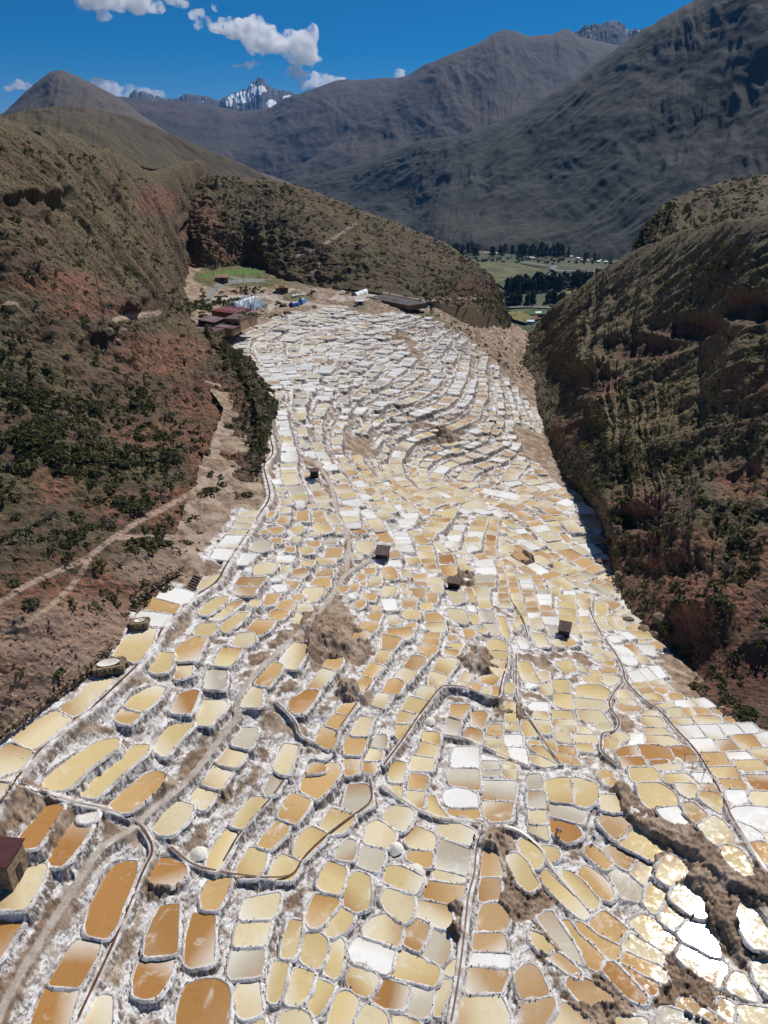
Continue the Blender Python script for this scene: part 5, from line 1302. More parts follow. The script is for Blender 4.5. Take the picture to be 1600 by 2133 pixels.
hut(946, 1222, 2.6, 1.9, 1.5, -.3, M_DARK, M_RUST, 'open fronted brown shelter beside the dirt bank', rise=.3, name='shelter')
hut(1175, 1322, 2.2, 1.9, 1.4, -.35, M_DARK, M_RUST, 'dark hut with a planked roof near the round amber pond', rise=.9)
hut(462, 585, 9, 5, 2.6, .1, M_ADOBE, M_THATCH, 'stone hut with a pale tan roof at the end of the grey road', rise=1.5, name='stone_hut')
hut(587, 607, 8, 4.5, 2.6, .25, M_ADOBE, M_THATCH, 'brick hut with a pale roof beside the grassy bank', rise=1.3, name='brick_hut')
hut(749, 634, 5.0, 3.5, 2.2, .1, M_CONC, M_WHITE, 'small grey block kiosk under a white roof below the yard', rise=.2, name='kiosk')
# red roofed shed at the edge of the picture
b7 = Block((46, 1752), (12, 1806), (-30, 1722), 5.0, 9.0); tag(block_house('shed', b7, M_STONE, M_MAROON, .25, .25, 0, 0), 'maroon corrugated shed roof at the edge of the amber ponds', 'shed')
# blue tarpaulin heaps, yard
heap('blue_tarp_heap', (860, 627), (886, 629), 5, 2.6, M_WHITE, 'white and blue sheeted heap behind the adobe shed', 'covered heap', n=14, m_=8, seed=2)
heap('blue_tarp_heap', (857, 637), (888, 637), 6, 3.6, M_BLUE, 'deep blue tarpaulin heap at the end of the adobe shed', 'covered heap', n=14, m_=8, seed=4)
heap('blue_tarp_heap', (604, 636), (622, 633), 4, 2.0, M_BLUE, 'dark blue sheeted heap on the yard below the white letters', 'covered heap', n=12, m_=8, seed=6)
heap('blue_tarp_heap', (624, 632), (636, 629), 4, 3.0, M_LBLUE, 'pale blue sheeted heap beside the dark blue heap', 'covered heap', n=12, m_=8, seed=8)
heap('brown_tarp_heap', (583, 638), (596, 637), 3, 1.6, M_DARK, 'low dark brown covered heap on the yard edge', 'covered heap', n=10, m_=8, seed=10)
# hillside letters
FONT = {'M': [(0,0,0,1),(0,1,.5,.45),(.5,.45,1,1),(1,1,1,0)], 'A': [(0,0,.5,1),(.5,1,1,0),(.22,.4,.78,.4)], 'R': [(0,0,0,1),(0,1,.9,.95),(.9,.95,.9,.55),(.9,.55,0,.5),(.4,.5,1,0)], 'S': [(1,.9,.3,1),(.3,1,.05,.75),(.05,.75,.9,.35),(.9,.35,.6,0),(.6,0,0,.08)], 'L': [(0,1,0,0),(0,0,1,0)]}
def letters(text, p0, p1, top):
    a, b = on_G(*p0)[0], on_G(*p1)[0]; up = on_G(*top)[0]; u = b - a; step = u/len(text); v = up - a; v = v/np.linalg.norm(v)*4.6; nrm = np.cross(u, v); nrm /= np.linalg.norm(nrm); nrm *= np.sign(nrm[2])
    r = empty('hillside_letters', a)
    for i, ch in enumerate(text):
        m = MB()
        for x0, y0, x1, y1 in FONT[ch]:
            s = step*(i + .08) + step*.72*x0 + v*y0 + nrm*.6; e = step*(i + .08) + step*.72*x1 + v*y1 + nrm*.6; m.tube([s, e], .30, 4)
        m.build('letter', M_WHITE, r)
    return tag(r, 'white letters spelling MARASAL laid on the grassy bank', 'lettering')
letters('MARASAL', (608, 619.5), (639, 614.0), (606.5, 608))
# lamp posts and leaning utility poles
def pole(px, py, top, label, name='utility_pole', rad=.14, arm=True):
    p = hit(px, py)
    if p is None: return
    d = pix_dir(*top); r = np.hypot(*p[:2]); k = r/np.hypot(d[0], d[1]); q = CAM + d*k; o = empty(name, p); h = q - p
    MB().tube([(0, 0, -.6), tuple(h)], [rad, rad*.6], 6).build('shaft', M_WOOD if arm else M_CONC, o)
    if arm: MB().tube([tuple(h*.94 + np.array([-.9, 0, 0])), tuple(h*.94 + np.array([.9, 0, 0]))], .07, 4).build('crossarm', M_WOOD, o)
    else: MB().box(tuple(h + np.array([.35, 0, 0])), (.4, .15, .08)).build('lamp_head', M_DARK, o)
    return tag(o, label, 'pole')
pole(218, 677, (197, 563), 'tall leaning wooden utility pole at the dirt road bend', rad=.2)
pole(331, 640, (323, 580), 'wooden utility pole on the scrub slope between two others')
pole(374, 630, (371, 585), 'shortest wooden utility pole beside the dark hedge')
pole(508, 588, (506, 556), 'grey lamp post on the lawn edge above the grey road', 'lamp_post', .12, False)
pole(574, 585, (574, 572), 'short grey lamp post on the grassy bank', 'lamp_post', .12, False)
# thin pole frames standing in the ponds
def frame(px, pts, bars, label):
    o = empty('pole_frame', on_G(*px)[0]); base = np.array(o.location)
    for (x, y, tx, ty) in pts:
        a = on_G(x, y)[0]; d = pix_dir(tx, ty); k = np.hypot(*a[:2])/np.hypot(d[0], d[1]); b = CAM + d*k; MB().tube([tuple(a - base - np.array([0, 0, .2])), tuple(b - base)], .045, 5).build('pole', M_DARK, o)
    for (x, y, r0, tx, ty, r1) in bars:
        a0 = on_G(*r0)[0]; a1 = on_G(*r1)[0]; d0, d1 = pix_dir(x, y), pix_dir(tx, ty); p0 = CAM + d0*np.hypot(*a0[:2])/np.hypot(*d0[:2]); p1 = CAM + d1*np.hypot(*a1[:2])/np.hypot(*d1[:2]); MB().tube([tuple(p0 - base), tuple(p1 - base)], .04, 5).build('crossbar', M_DARK, o)
    return tag(o, label, 'pole frame')
frame((1427, 1586), [(1426, 1586, 1428, 1571), (1456, 1589, 1460, 1572)], [(1424, 1570, (1426, 1586), 1462, 1572.5, (1456, 1589))], 'thin goal shaped pole frame standing by the dark amber ponds')
frame((1441, 1611), [(1441, 1611, 1444, 1589), (1465, 1617, 1474, 1586)], [(1434, 1588, (1441, 1611), 1478, 1585.5, (1465, 1617))], 'second thin pole frame just below the goal shaped frame')
# timber lying by the left wall
a_, b_ = hit(131, 1414), hit(187, 1357)
if a_ is not None and b_ is not None:
    o = empty('timber_pole', (a_ + b_)/2); MB().tube([tuple((a_ - b_)/2 + np.array([0, 0, .25])), tuple((b_ - a_)/2 + np.array([0, 0, .25]))], [.14, .10], 7).build('shaft', M_PLANK, o); MB().tube([(-.4, .2, .2), (.3, .7, .35)], .06, 5).build('branch_stub', M_PLANK, o); tag(o, 'long pale timber pole lying on the earth beside the stone wall', 'timber')
# stone pieces
def stone_mesh(seed, s=(1, 1, 1)):
    r = np.random.default_rng(seed); bm = bmesh.new(); bmesh.ops.create_icosphere(bm, subdivisions=1, radius=1)
    for v in bm.verts: k = r.uniform(.75, 1.15); v.co = Vector((v.co.x*k*s[0], v.co.y*k*s[1], v.co.z*k*s[2]))
    me = bpy.data.meshes.new('stone'); bm.to_mesh(me); bm.free(); me.materials.append(M_STONE); return me
STONES = [stone_mesh(i, (.5, .36, .26)) for i in range(6)]
def stones_joined(name, pts, sizes, mat, parent=None, seed=0):
    r = np.random.default_rng(seed); base = []
    for k in range(5):
        bm = bmesh.new(); bmesh.ops.create_icosphere(bm, subdivisions=1, radius=1); v = np.array([tuple(q.co) for q in bm.verts]); f = np.array([[q.index for q in g.verts] for g in bm.faces]); bm.free(); base.append((v*r.uniform(.7, 1.15, (len(v), 1)), f))
    VV = []; FF = []; n = 0
    for p, s in zip(pts, sizes):
        v, f = base[r.integers(5)]; a = r.uniform(0, 6.28); c, q = math.cos(a), math.sin(a); w = v*np.array([1, .75, .6])*s*r.uniform(.7, 1.2, 3); w = np.stack([w[:, 0]*c - w[:, 1]*q, w[:, 0]*q + w[:, 1]*c, w[:, 2]], 1) + p; VV.append(w); FF.append(f + n); n += len(v)
    o = mesh_np(name, np.concatenate(VV), np.concatenate(FF), [mat], False, None, parent); o['kind'] = 'stuff'; return o
def stone_wall(s, courses, label, name='dry_stone_wall'):
    q = smooth_poly(parse(s), 2); P = resample(on_G(q[:, 0], q[:, 1]), .42); o = empty(name, P[len(P)//2]); b = np.array(o.location); pts = []; sz = []; big = []; r = np.random.default_rng(5)
    for i, p in enumerate(P):
        for k in range(courses):
            w = p - b + np.array([r.normal(0, .12), r.normal(0, .12), .18 + k*.30]); 
            if r.random() < .22 and len(big) < 160: big.append(w)
            else: pts.append(w); sz.append(r.uniform(.2, .34))
    stones_joined('stonework', pts, sz, M_STONE, o, 3)
    for w in big:
        c = bpy.data.objects.new('stone', STONES[r.integers(6)]); link(c, o); c.location = w; c.rotation_euler = (r.uniform(-.3, .3), r.uniform(-.3, .3), r.uniform(0, 6.28)); k = r.uniform(.7, 1.1); c.scale = (k, k, k)
    return tag(o, label, 'stone wall')
stone_wall("-60,1590 0,1548 60,1500 130,1448 190,1398 236,1352", 5, 'long dry stone wall of tan stones behind the edge ponds')
stone_wall("282,1262 312,1232 350,1208 382,1192", 5, 'short dry stone wall behind the bright white pond')
def cistern(px, py, w, d, h, rz, label):
    p = on_G(px, py)[0]; o = empty('stone_cistern', (p[0], p[1], p[2] + .1), rz)
    m = MB()
    for (cx, cy, hx, hy) in ((-w/2 + .3, 0, .3, d/2), (w/2 - .3, 0, .3, d/2), (0, -d/2 + .3, w/2 - .6, .3), (0, d/2 - .3, w/2 - .6, .3)): m.box((cx, cy, h/2 - .3), (hx, hy, h/2 + .3), 0, .96)
    m.build('stone_rim', M_STONE, o); n = 20; v = [(0, 0, h - .45)] + [(math.cos(i*6.283/n)*(w/2 - .55), math.sin(i*6.283/n)*(d/2 - .5), h + .12) for i in range(n)] + [(math.cos(i*6.283/n)*(w/2 - 1.2), math.sin(i*6.283/n)*(d/2 - .9), h + .02) for i in range(n)]
    m = MB(); m.add(v, [(1 + i, 1 + (i + 1) % n, 1 + n + (i + 1) % n, 1 + n + i) for i in range(n)] + [(0, 1 + n + i, 1 + n + (i + 1) % n) for i in range(n)]); m.build('salt_bowl', M_SALTW, o, True)
    r = np.random.default_rng(9)
    for k in range(26):
        s = r.integers(4); t_ = r.uniform(-.5, .5); x, y = ((t_*w, -d/2), (t_*w, d/2), (-w/2, t_*d), (w/2, t_*d))[s]; c = bpy.data.objects.new('stone', STONES[r.integers(6)]); link(c, o); c.location = (x, y, r.uniform(0, h)); c.rotation_euler = (0, 0, r.uniform(0, 6)); c.scale = (.8, .8, .8)
    return tag(o, label, 'cistern')
cistern(228, 1393, 4.6, 2.9, 1.0, .28, 'square stone cistern with a round salt bowl beside the stone wall'); cistern(292, 1304, 2.9, 2.2, 1.0, .2, 'smaller stone cistern heaped with salt above the yellow pond')
p = on_G(398, 1226)[0]; o = empty('stone_steps', p, -.55)
for i in range(6): MB().box((0, i*.42, .1 + i*.32), (1.0, .26, .17), random.uniform(-.05, .05)).build('step', M_STONE, o)
tag(o, 'short flight of tan stone steps down to the white pond', 'steps')
# raked salt heaps and threshing bowls on the pond corners
def salt_heap(px, py, r, h, bowl, label):
    p = on_G(px, py)[0]; z = max(float(Hat(p[0], p[1])), p[2] - .2); o = empty('salt_bowl' if bowl else 'salt_heap', (p[0], p[1], z)); n = 22; rg = np.random.default_rng(int(px)); prof = ((1.15, -.25), (1.0, .55), (.82, .6), (.7, .35), (.35, .3)) if bowl else ((1.15, -.3), (.85, .25), (.55, .62), (.25, .92), (.1, 1.0)); v = []
    for q, t_ in prof: v += [(r*q*math.cos(k*6.283/n)*(1 + .04*rg.normal()), r*q*math.sin(k*6.283/n)*(1 + .04*rg.normal()), h*t_*(1 + .04*rg.normal())) for k in range(n)]
    v.append((0, 0, h*(.3 if bowl else 1.0))); cut = 3 if bowl else 2; L = lambda a: [(a*n + k, a*n + (k + 1) % n, (a + 1)*n + (k + 1) % n, (a + 1)*n + k) for k in range(n)]
    m = MB(); m.v = list(v[:(cut + 1)*n]); m.f = sum((L(a) for a in range(cut)), []); m.build('rim' if bowl else 'base', M_BANK if bowl else M_SALTW, o, True); m = MB(); m.v = list(v[cut*n:]); m.f = [tuple(i - cut*n for i in f) for f in sum((L(a) for a in range(cut, 4)), []) + [(4*n + k, 4*n + (k + 1) % n, 5*n) for k in range(n)]]; m.build('salt_fill' if bowl else 'peak', M_SALTW, o, True); return tag(o, label, 'salt bowl' if bowl else 'salt heap')
for a in [(184,1698,2.0,.5,1,'round salt bowl above the two slanting amber ponds'),(1330,1694,1.7,.5,1,'round salt bowl at the head of the earth bank'),(806,1524,1.6,.5,1,'round stone salt bowl beside the stepped yellow ponds'),(672,1570,1.8,.5,1,'double ringed salt bowl below the winding canal'),(602,1308,1.0,.5,1,'small white salt bowl beside the long trail'),
          (822,1766,1.4,.7,0,'cream salt heap between the tan and yellowish ponds'),(412,1774,1.5,.7,0,'cream salt heap beside the canal corner'),(866,1812,1.5,.4,0,'low spread salt heap on the white bank'),(895,1500,1.2,.5,0,'white salt heap where the canals divide'),(640,1258,1.2,.6,0,'white salt heap at the trail edge'),(1412,1582,1.0,.4,0,'low salt heap beside the dark amber ponds')]: salt_heap(a[0], a[1], a[2]*.75, a[3]*.8, *a[4:])
# salt sacks and people
def sack(px, py, label):
    p = on_G(px, py)[0]; i = int(np.argmin([np.hypot(*(q['P'].mean(0) - p[:2])) for q in ponds])); z = ponds[i]['z']; d = pix_dir(px, py); w = CAM + d*((z + .05 - CAM[2])/d[2]); o = empty('salt_sack', (w[0], w[1], z + .05), random.uniform(0, 3)); n = 10; v = []
    for zz, r in ((0, .24), (.15, .30), (.45, .29), (.7, .22)): v += [(r*math.cos(k*6.283/n)*(1 + .06*math.sin(k*3 + zz*9)), r*.85*math.sin(k*6.283/n), zz) for k in range(n)]
    m = MB(); m.add(v, [(a*n + k, a*n + (k + 1) % n, (a + 1)*n + (k + 1) % n, (a + 1)*n + k) for a in range(3) for k in range(n)]); m.build('bag', flat_mat('sack_cloth', (.36, .30, .25), .9, .2, 6, .3) if 'sack_cloth' not in bpy.data.materials else bpy.data.materials['sack_cloth'], o, True)
    m = MB(); m.add([(.25*math.cos(k*6.283/n), .22*math.sin(k*6.283/n), .68) for k in range(n)] + [(.13*math.cos(k*6.283/n), .12*math.sin(k*6.283/n), .84) for k in range(n)] + [(0, 0, .88)], [(k, (k + 1) % n, n + (k + 1) % n, n + k) for k in range(n)] + [(n + k, n + (k + 1) % n, 2*n) for k in range(n)]); m.build('heaped_salt', M_SALTW, o, True)
    o['group'] = 'salt sacks in a row'; return tag(o, label, 'sack', 'salt sacks in a row')
SN = ['first salt sack from the upper end of the row in the tan pond', 'second salt sack, touching the first of the row', 'third salt sack of the row, standing apart from the first pair', 'fourth salt sack of the row, near the picture bottom', 'last salt sack of the row, nearest the picture bottom']
for (x, y), l in zip(((1430, 2112), (1438, 2117), (1453, 2122), (1465, 2128), (1474, 2134)), SN): sack(x, y, l)
print('works', round(time.time() - T0, 1))
# ------------------------------------------------------------------ people at work (one skinned body each, clothing by region)
SKIN = flat_mat('skin', (.20, .11, .07), .6, .1); HAIR = flat_mat('black_hair', (.012, .010, .009), .5, .1)
def cloth(name, c): return flat_mat(name, c, .9, .2, 8, .2)
def person(px, py, rz, joints, colours, hat, label, scale=1.0, tool=None):
    """joints: name -> (x, y, z); chains give the limbs; faces take the clothing of the nearest limb"""
    J = joints; chains = [('pelvis', 'waist', 'chest', 'neck', 'head', 'crown'), ('pelvis', 'hipL', 'kneeL', 'ankL', 'toeL'), ('pelvis', 'hipR', 'kneeR', 'ankR', 'toeR'), ('chest', 'shL', 'elL', 'wrL', 'haL'), ('chest', 'shR', 'elR', 'wrR', 'haR')]
    names = []; 
    for c in chains:
        for k in c:
            if k not in names: names.append(k)
    rad = dict(pelvis=.15, waist=.135, chest=.16, neck=.06, head=.10, crown=.085, hip=.10, knee=.065, ank=.045, toe=.04, sh=.075, el=.05, wr=.034, ha=.03)
    me = bpy.data.meshes.new('body'); ed = []
    for c in chains: ed += [(names.index(a), names.index(b)) for a, b in zip(c[:-1], c[1:])]
    hands = []
    V = [Vector(J[n]) for n in names]; R_s = [rad.get(n, rad.get(n[:-1], .05)) for n in names]; tags = list(names)
    for s in 'LR':
        h = Vector(J['ha' + s]); w = Vector(J['wr' + s]); d = (h - w).normalized(); side = d.cross(Vector((0, 0, 1))); side = side.normalized() if side.length > .1 else Vector((1, 0, 0)); up = side.cross(d)
        for k, ln in enumerate((.075, .085, .08, .062)):
            b = len(V); V += [h + side*(.03 - .02*k) + d*ln*.6, h + side*(.03 - .02*k) + d*ln - up*.02]; R_s += [.0095, .008]; tags += ['ha' + s]*2; ed += [(names.index('ha' + s), b), (b, b + 1)]
        b = len(V); V += [h - d*.02 + side*.055, h + d*.02 + side*.07]; R_s += [.011, .009]; tags += ['ha' + s]*2; ed += [(names.index('ha' + s), b), (b, b + 1)]
    me.from_pydata(V, ed, []); ob = bpy.data.objects.new('body', me); COL.objects.link(ob); md = ob.modifiers.new('s', 'SKIN'); sb = ob.modifiers.new('d', 'SUBSURF'); sb.levels = 1; sb.render_levels = 1
    for i, v in enumerate(me.skin_vertices[0].data): v.radius = (R_s[i], R_s[i]); v.use_root = (i == 0)
    dg = bpy.context.evaluated_depsgraph_get(); nm = bpy.data.meshes.new_from_object(ob.evaluated_get(dg)); bpy.data.objects.remove(ob); nm.name = 'body'
    nm.materials.clear(); order_ = ['skin', 'top', 'legs', 'shoes', 'hair']; mats = [SKIN, colours['top'], colours['legs'], colours['shoes'], HAIR]
    for m in mats: nm.materials.append(m)
    reg = {}
    for n in tags: reg[n] = 0 if n.startswith(('wr', 'ha')) or n in ('head', 'neck', 'crown') else 1 if n in ('waist', 'chest') or n.startswith(('sh', 'el')) else 3 if n.startswith(('ank', 'toe')) else 2
    for p in nm.polygons:
        c = p.center; k = min(range(len(V)), key=lambda i: (V[i] - c).length - R_s[i]); p.material_index = reg[tags[k]]; p.use_smooth = True
    g = on_G(px, py)[0]; i = int(np.argmin([np.hypot(*(q['P'].mean(0) - g[:2])) for q in ponds])); z = max(float(Hat(g[0], g[1])), ponds[i]['z'] - .1 if inside(ponds[i]['P'], *g[:2]) else -99)
    r = empty('person', (g[0], g[1], z), rz); link(bpy.data.objects.new('body', nm), r); r.scale = (scale,)*3
    hd = Vector(J['head']); cr = Vector(J['crown']); up = (cr - hd).normalized(); f = Vector((0, -1, 0)); f = (f - up*f.dot(up)).normalized(); sd = up.cross(f)
    m = MB(); m.box(tuple(hd + f*.105 + up*.015), (.012, .02, .02)); m.build('nose', SKIN, r)
    for s in (1, -1): MB().box(tuple(hd + f*.095 + sd*.035*s + up*.045), (.012, .01, .008)).build('eye', HAIR, r); MB().box(tuple(hd + sd*.105*s + up*.02), (.014, .024, .03)).build('ear', SKIN, r)
    MB().box(tuple(hd + f*.098 - up*.03), (.022, .008, .006)).build('mouth', M_RED, r)
    n = 12; a = hd + up*.075; v = []
    prof = ((.20, 0), (.125, .02), (.12, .10), (.07, .135)) if hat else ((.115, -.05), (.118, .03), (.09, .09), (.04, .115))
    for q, hgt in prof: v += [tuple(a + up*hgt + (sd*math.cos(k*6.283/n) + f*math.sin(k*6.283/n))*q) for k in range(n)]
    v.append(tuple(a + up*(prof[-1][1] + .01))); m = MB(); m.add(v, [(b*n + k, b*n + (k + 1) % n, (b + 1)*n + (k + 1) % n, (b + 1)*n + k) for b in range(3) for k in range(n)] + [(3*n + k, 3*n + (k + 1) % n, 4*n) for k in range(n)]); m.build('hat' if hat else 'hair', hat or HAIR, r, True)
    if tool:
        o = empty('rake', r.location, rz); a, b = Vector(tool[0]), Vector(tool[1]); MB().tube([a, b], .018, 6).build('shaft', M_WOOD, o); MB().box(tuple(b), (.25, .03, .06)).build('blade', M_PLANK, o); tag(o, 'long wooden rake held by the worker dressed in black', 'rake')
    return tag(r, label, 'person')
STAND = dict(pelvis=(0,0,.92), waist=(0,.01,1.10), chest=(0,.0,1.32), neck=(0,-.02,1.5), head=(0,-.04,1.60), crown=(0,-.04,1.70), hipL=(.10,0,.86), kneeL=(.11,-.03,.48), ankL=(.12,.02,.08), toeL=(.13,-.14,.04), hipR=(-.10,0,.86), kneeR=(-.11,-.03,.48), ankR=(-.12,.02,.08), toeR=(-.13,-.14,.04),
 shL=(.19,.0,1.40), elL=(.25,-.02,1.13), wrL=(.24,-.14,.92), haL=(.23,-.18,.86), shR=(-.19,0,1.40), elR=(-.26,-.04,1.14), wrR=(-.22,-.20,.98), haR=(-.2,-.26,.95))
BENT = dict(pelvis=(0,.10,.86), waist=(0,-.06,1.0), chest=(0,-.30,1.05), neck=(0,-.50,1.03), head=(0,-.60,.99), crown=(0,-.69,.95), hipL=(.11,.10,.80), kneeL=(.13,.02,.44), ankL=(.14,.08,.06), toeL=(.15,-.10,.02), hipR=(-.11,.10,.80), kneeR=(-.13,.0,.44), ankR=(-.14,.06,.06), toeR=(-.15,-.12,.02),
 shL=(.18,-.36,1.03), elL=(.20,-.42,.76), wrL=(.14,-.52,.54), haL=(.10,-.56,.47), shR=(-.18,-.36,1.03), elR=(-.2,-.42,.76), wrR=(-.12,-.54,.52), haR=(-.08,-.58,.45))
WALK = dict(STAND, kneeL=(.11,-.16,.50), ankL=(.12,-.18,.10), toeL=(.13,-.34,.06), kneeR=(-.11,.02,.47), ankR=(-.12,.24,.12), toeR=(-.13,.12,.04), wrR=(-.16,-.28,1.05), haR=(-.12,-.33,1.06), elL=(.24,-.1,1.13), wrL=(.14,-.3,1.0), haL=(.1,-.35,.99))
person(1161, 1733, .5, BENT, dict(top=cloth('lilac_shirt', (.26, .22, .36)), legs=cloth('charcoal_trousers', (.03, .03, .035)), shoes=cloth('dark_shoes', (.02, .018, .016))), None, 'person in a lilac top bending over the amber pond')
person(1237, 1749, -.6, dict(STAND, waist=(0,-.04,1.10), chest=(0,-.13,1.30), neck=(0,-.22,1.45), head=(0,-.27,1.54), crown=(0,-.32,1.63), shL=(.19,-.13,1.37), shR=(-.19,-.13,1.37), elL=(.25,-.22,1.1), wrL=(.2,-.38,.95), haL=(.18,-.43,.9), elR=(-.25,-.22,1.1), wrR=(-.2,-.38,.95), haR=(-.18,-.43,.9)), dict(top=cloth('blue_jacket', (.02, .13, .36)), legs=cloth('black_trousers', (.02, .018, .022)), shoes=SKIN), cloth('grey_hat', (.25, .24, .25)), 'person in a bright blue jacket and grey hat beside the earth heap')
person(986, 1760, 1.2, WALK, dict(top=cloth('black_jacket', (.018, .018, .02)), legs=cloth('black_jeans', (.015, .016, .02)), shoes=cloth('black_boots', (.015, .014, .014))), None, 'person in black walking along the canal with a rake', tool=((-.1, .3, 1.25), (-.15, -1.1, .75)))
# ------------------------------------------------------------------ valley: river, meadow, trees, village
VZ = -157.0
def patch(name, s, z, mat):
    q = parse(s); W = at_z(q[:, 0], q[:, 1], z); W = np.concatenate([chaikin(W[:, :2], 2), np.full((len(q)*4, 1), z)], 1); c = W.mean(0); n = len(W); o = mesh_np(name, np.concatenate([[c], W]), np.array([(0, 1 + i, 1 + (i + 1) % n) for i in range(n)]), [mat], False); o['kind'] = 'structure'; return o
M_MEAD = flat_mat('meadow_grass', (.10, .10, .034), .95, .5, .02); M_GREEN = flat_mat('green_crop', (.05, .09, .02), .95, .4, .03); M_YELL = flat_mat('yellow_crop', (.17, .15, .038), .95, .3, .03)
t = NT('river_water'); t.base((.30, .31, .30)); t.rough(.25); M_RIV = t.m
VP = [("985,548 1030,544 1075,548 1120,558 1135,566 1100,574 1060,583 1030,592 1000,590", M_MEAD), ("1035,588 1060,580 1100,574 1130,566 1150,562 1130,575 1080,590 1050,600", M_GREEN), ("1215,566 1285,560 1285,572 1225,574", M_YELL), ("1060,645 1130,640 1190,640 1180,652 1120,655 1060,655", M_GREEN), ("1055,650 1075,647 1120,662 1095,672 1070,665", M_YELL),
      ("1080,632 1100,630 1100,640 1078,642", M_YELL), ("1120,632 1145,630 1145,640 1122,642", M_MEAD), ("1180,608 1210,600 1230,604 1190,616", M_YELL), ("1050,625 1078,624 1078,632 1052,634", M_YELL)]
for i, (s, m) in enumerate(VP): patch('crop_field', s, VZ + 4 + .25*i, m)
for s, w in (("1085,545 1105,548 1135,552 1160,553 1150,557 1153,561 1172,564 1200,563", 9), ("1060,640 1100,638 1150,641", 7)):
    q = smooth_poly(parse(s), 2); P = at_z(q[:, 0], q[:, 1], VZ + 7); P = resample(P, 15); v, f = ribbon(P, w, 0); o = mesh_np('river', v, f[:, ::-1], [M_RIV]); o['kind'] = 'structure'
def leaf_mat(name, a, b, s=.6):
    t = NT(name); n = t.noise(s, 4, .6); t.base(t.mix(t.ramp(n, .32, .68), a, b)); t.rough(.8); tr = t.n('ShaderNodeBsdfTranslucent'); mx = t.n('ShaderNodeMixShader'); mx.inputs[0].default_value = .35; c_ = t.b.inputs['Base Color'].links[0].from_socket; t.l(c_, tr.inputs[0]); t.l(t.b.outputs[0], mx.inputs[1]); t.l(tr.outputs[0], mx.inputs[2]); t.l(mx.outputs[0], t.out.inputs[0]); return t.m
M_EUC = leaf_mat('eucalyptus_leaves', (.012, .02, .012), (.04, .055, .03), .12); M_BROAD = leaf_mat('broad_leaves', (.03, .05, .012), (.09, .12, .03), .12); M_BARK = flat_mat('bark', (.10, .08, .06), .9, .3, 2)
def clump(n, shape, rg, size):
    V = []; F = []
    for i in range(n):
        p = shape(rg); a = rg.normal(size=3); a /= np.linalg.norm(a); b = np.cross(a, rg.normal(size=3)); b /= np.linalg.norm(b) + 1e-9; s = size*rg.uniform(.6, 1.4); k = len(V)
        V += [p + a*s, p - a*s*.4 + b*s*.8, p - a*s*.5 - b*s*.8, p - a*s*1.1]; F += [(k, k + 1, k + 3), (k, k + 3, k + 2)]
    return np.array(V), np.array(F)
def tree_proto(kind, seed):
    rg = np.random.default_rng(seed)
    if kind == 'eucalyptus_tree': H_, shp, n, sz, m = 21, lambda r: np.array([*(r.normal(size=2)*2.3*(1.1 - .7*(u := r.random()))), 5 + 16*u]), 150, 1.5, M_EUC
    elif kind == 'poplar_tree': H_, shp, n, sz, m = 19, lambda r: np.array([*(r.normal(size=2)*.8), 3 + 16*r.random()]), 110, 1.1, M_EUC
    else: H_, shp, n, sz, m = 8, lambda r: np.array([*(r.normal(size=2)*2.3), 4.5 + r.normal()*1.7]), 110, 1.5, M_BROAD
    r = empty(kind, (0, 0, 0)); v, f = clump(n, shp, rg, sz); mesh_np('crown', v, f, [m], False, None, r); mb = MB().tube([(0, 0, -2), (.2, .1, H_*.3), (0, .1, H_*.8)], [.5, .35, .1], 5)
    mb.tube([(.1, .1, H_*.35), (1.4, .5, H_*.55)], [.22, .08], 4); mb.tube([(.1, .1, H_*.4), (-1.2, -.6, H_*.6)], [.2, .08], 4); mb.build('trunk', M_BARK, r); return r
PROTO = {k: [tree_proto(k, 3 + i) for i in range(2)] for k in ('eucalyptus_tree', 'poplar_tree', 'round_tree')}; usedp = {k: [0, 0] for k in PROTO}
TL = {'eucalyptus_tree': ('tall dark eucalyptus in the valley floor belt', 'eucalyptus belt on the valley floor'), 'poplar_tree': ('slim upright tree on the far valley edge', 'slim trees along the valley edge'), 'round_tree': ('low round green tree among the valley fields', 'round trees among the valley fields')}
def plant(kind, px, py, s, label=None, group=None):
    i = int(RNG.integers(2)); pr = PROTO[kind][i]; o = pr if usedp[kind][i] == 0 else copy_tree(pr); usedp[kind][i] += 1; w = at_z(px, py, VZ); o.location = (w[0], w[1], VZ); o.rotation_euler = (0, 0, RNG.uniform(0, 6.28)); k = s*RNG.uniform(.8, 1.2); o.scale = (k, k, k*RNG.uniform(.9, 1.15)); return tag(o, label or TL[kind][0], 'tree', group or TL[kind][1])
for i in range(185): u = RNG.random(); plant('eucalyptus_tree', 1052 + 222*u, 612 - 17*u + RNG.uniform(-7, 4), 1.45, 'tall dark eucalyptus in the dense belt behind the meadow', 'eucalyptus belt behind the meadow')
for i in range(48): plant('eucalyptus_tree', RNG.choice([1050, 1075, 1100, 1112, 1150, 1165, 1185]) + RNG.normal(0, 8), 640 + RNG.uniform(-4, 3), 1.2, 'dark eucalyptus in the broken row in front of the dense belt', 'eucalyptus row in front of the belt')
for i in range(26): plant('round_tree', RNG.uniform(1060, 1120), RNG.uniform(652, 664), .55, 'low bush like tree beside the small fields near the gorge mouth', 'low trees near the gorge mouth')
for i in range(80): plant('eucalyptus_tree', RNG.choice([940, 975, 1030, 1090, 1108, 1125, 1165]) + RNG.normal(0, 12), 537 + RNG.uniform(-8, 4), 1.7, 'dark tree in the grove at the foot of the far mountain', 'grove at the foot of the far mountain')
for i in range(16): plant('poplar_tree', RNG.choice([1215, 1222, 1240, 1275]) + RNG.normal(0, 3), 543 + RNG.uniform(-3, 3), 1.15)
for i in range(60): plant('round_tree', RNG.uniform(990, 1275), RNG.uniform(540, 552), .9)
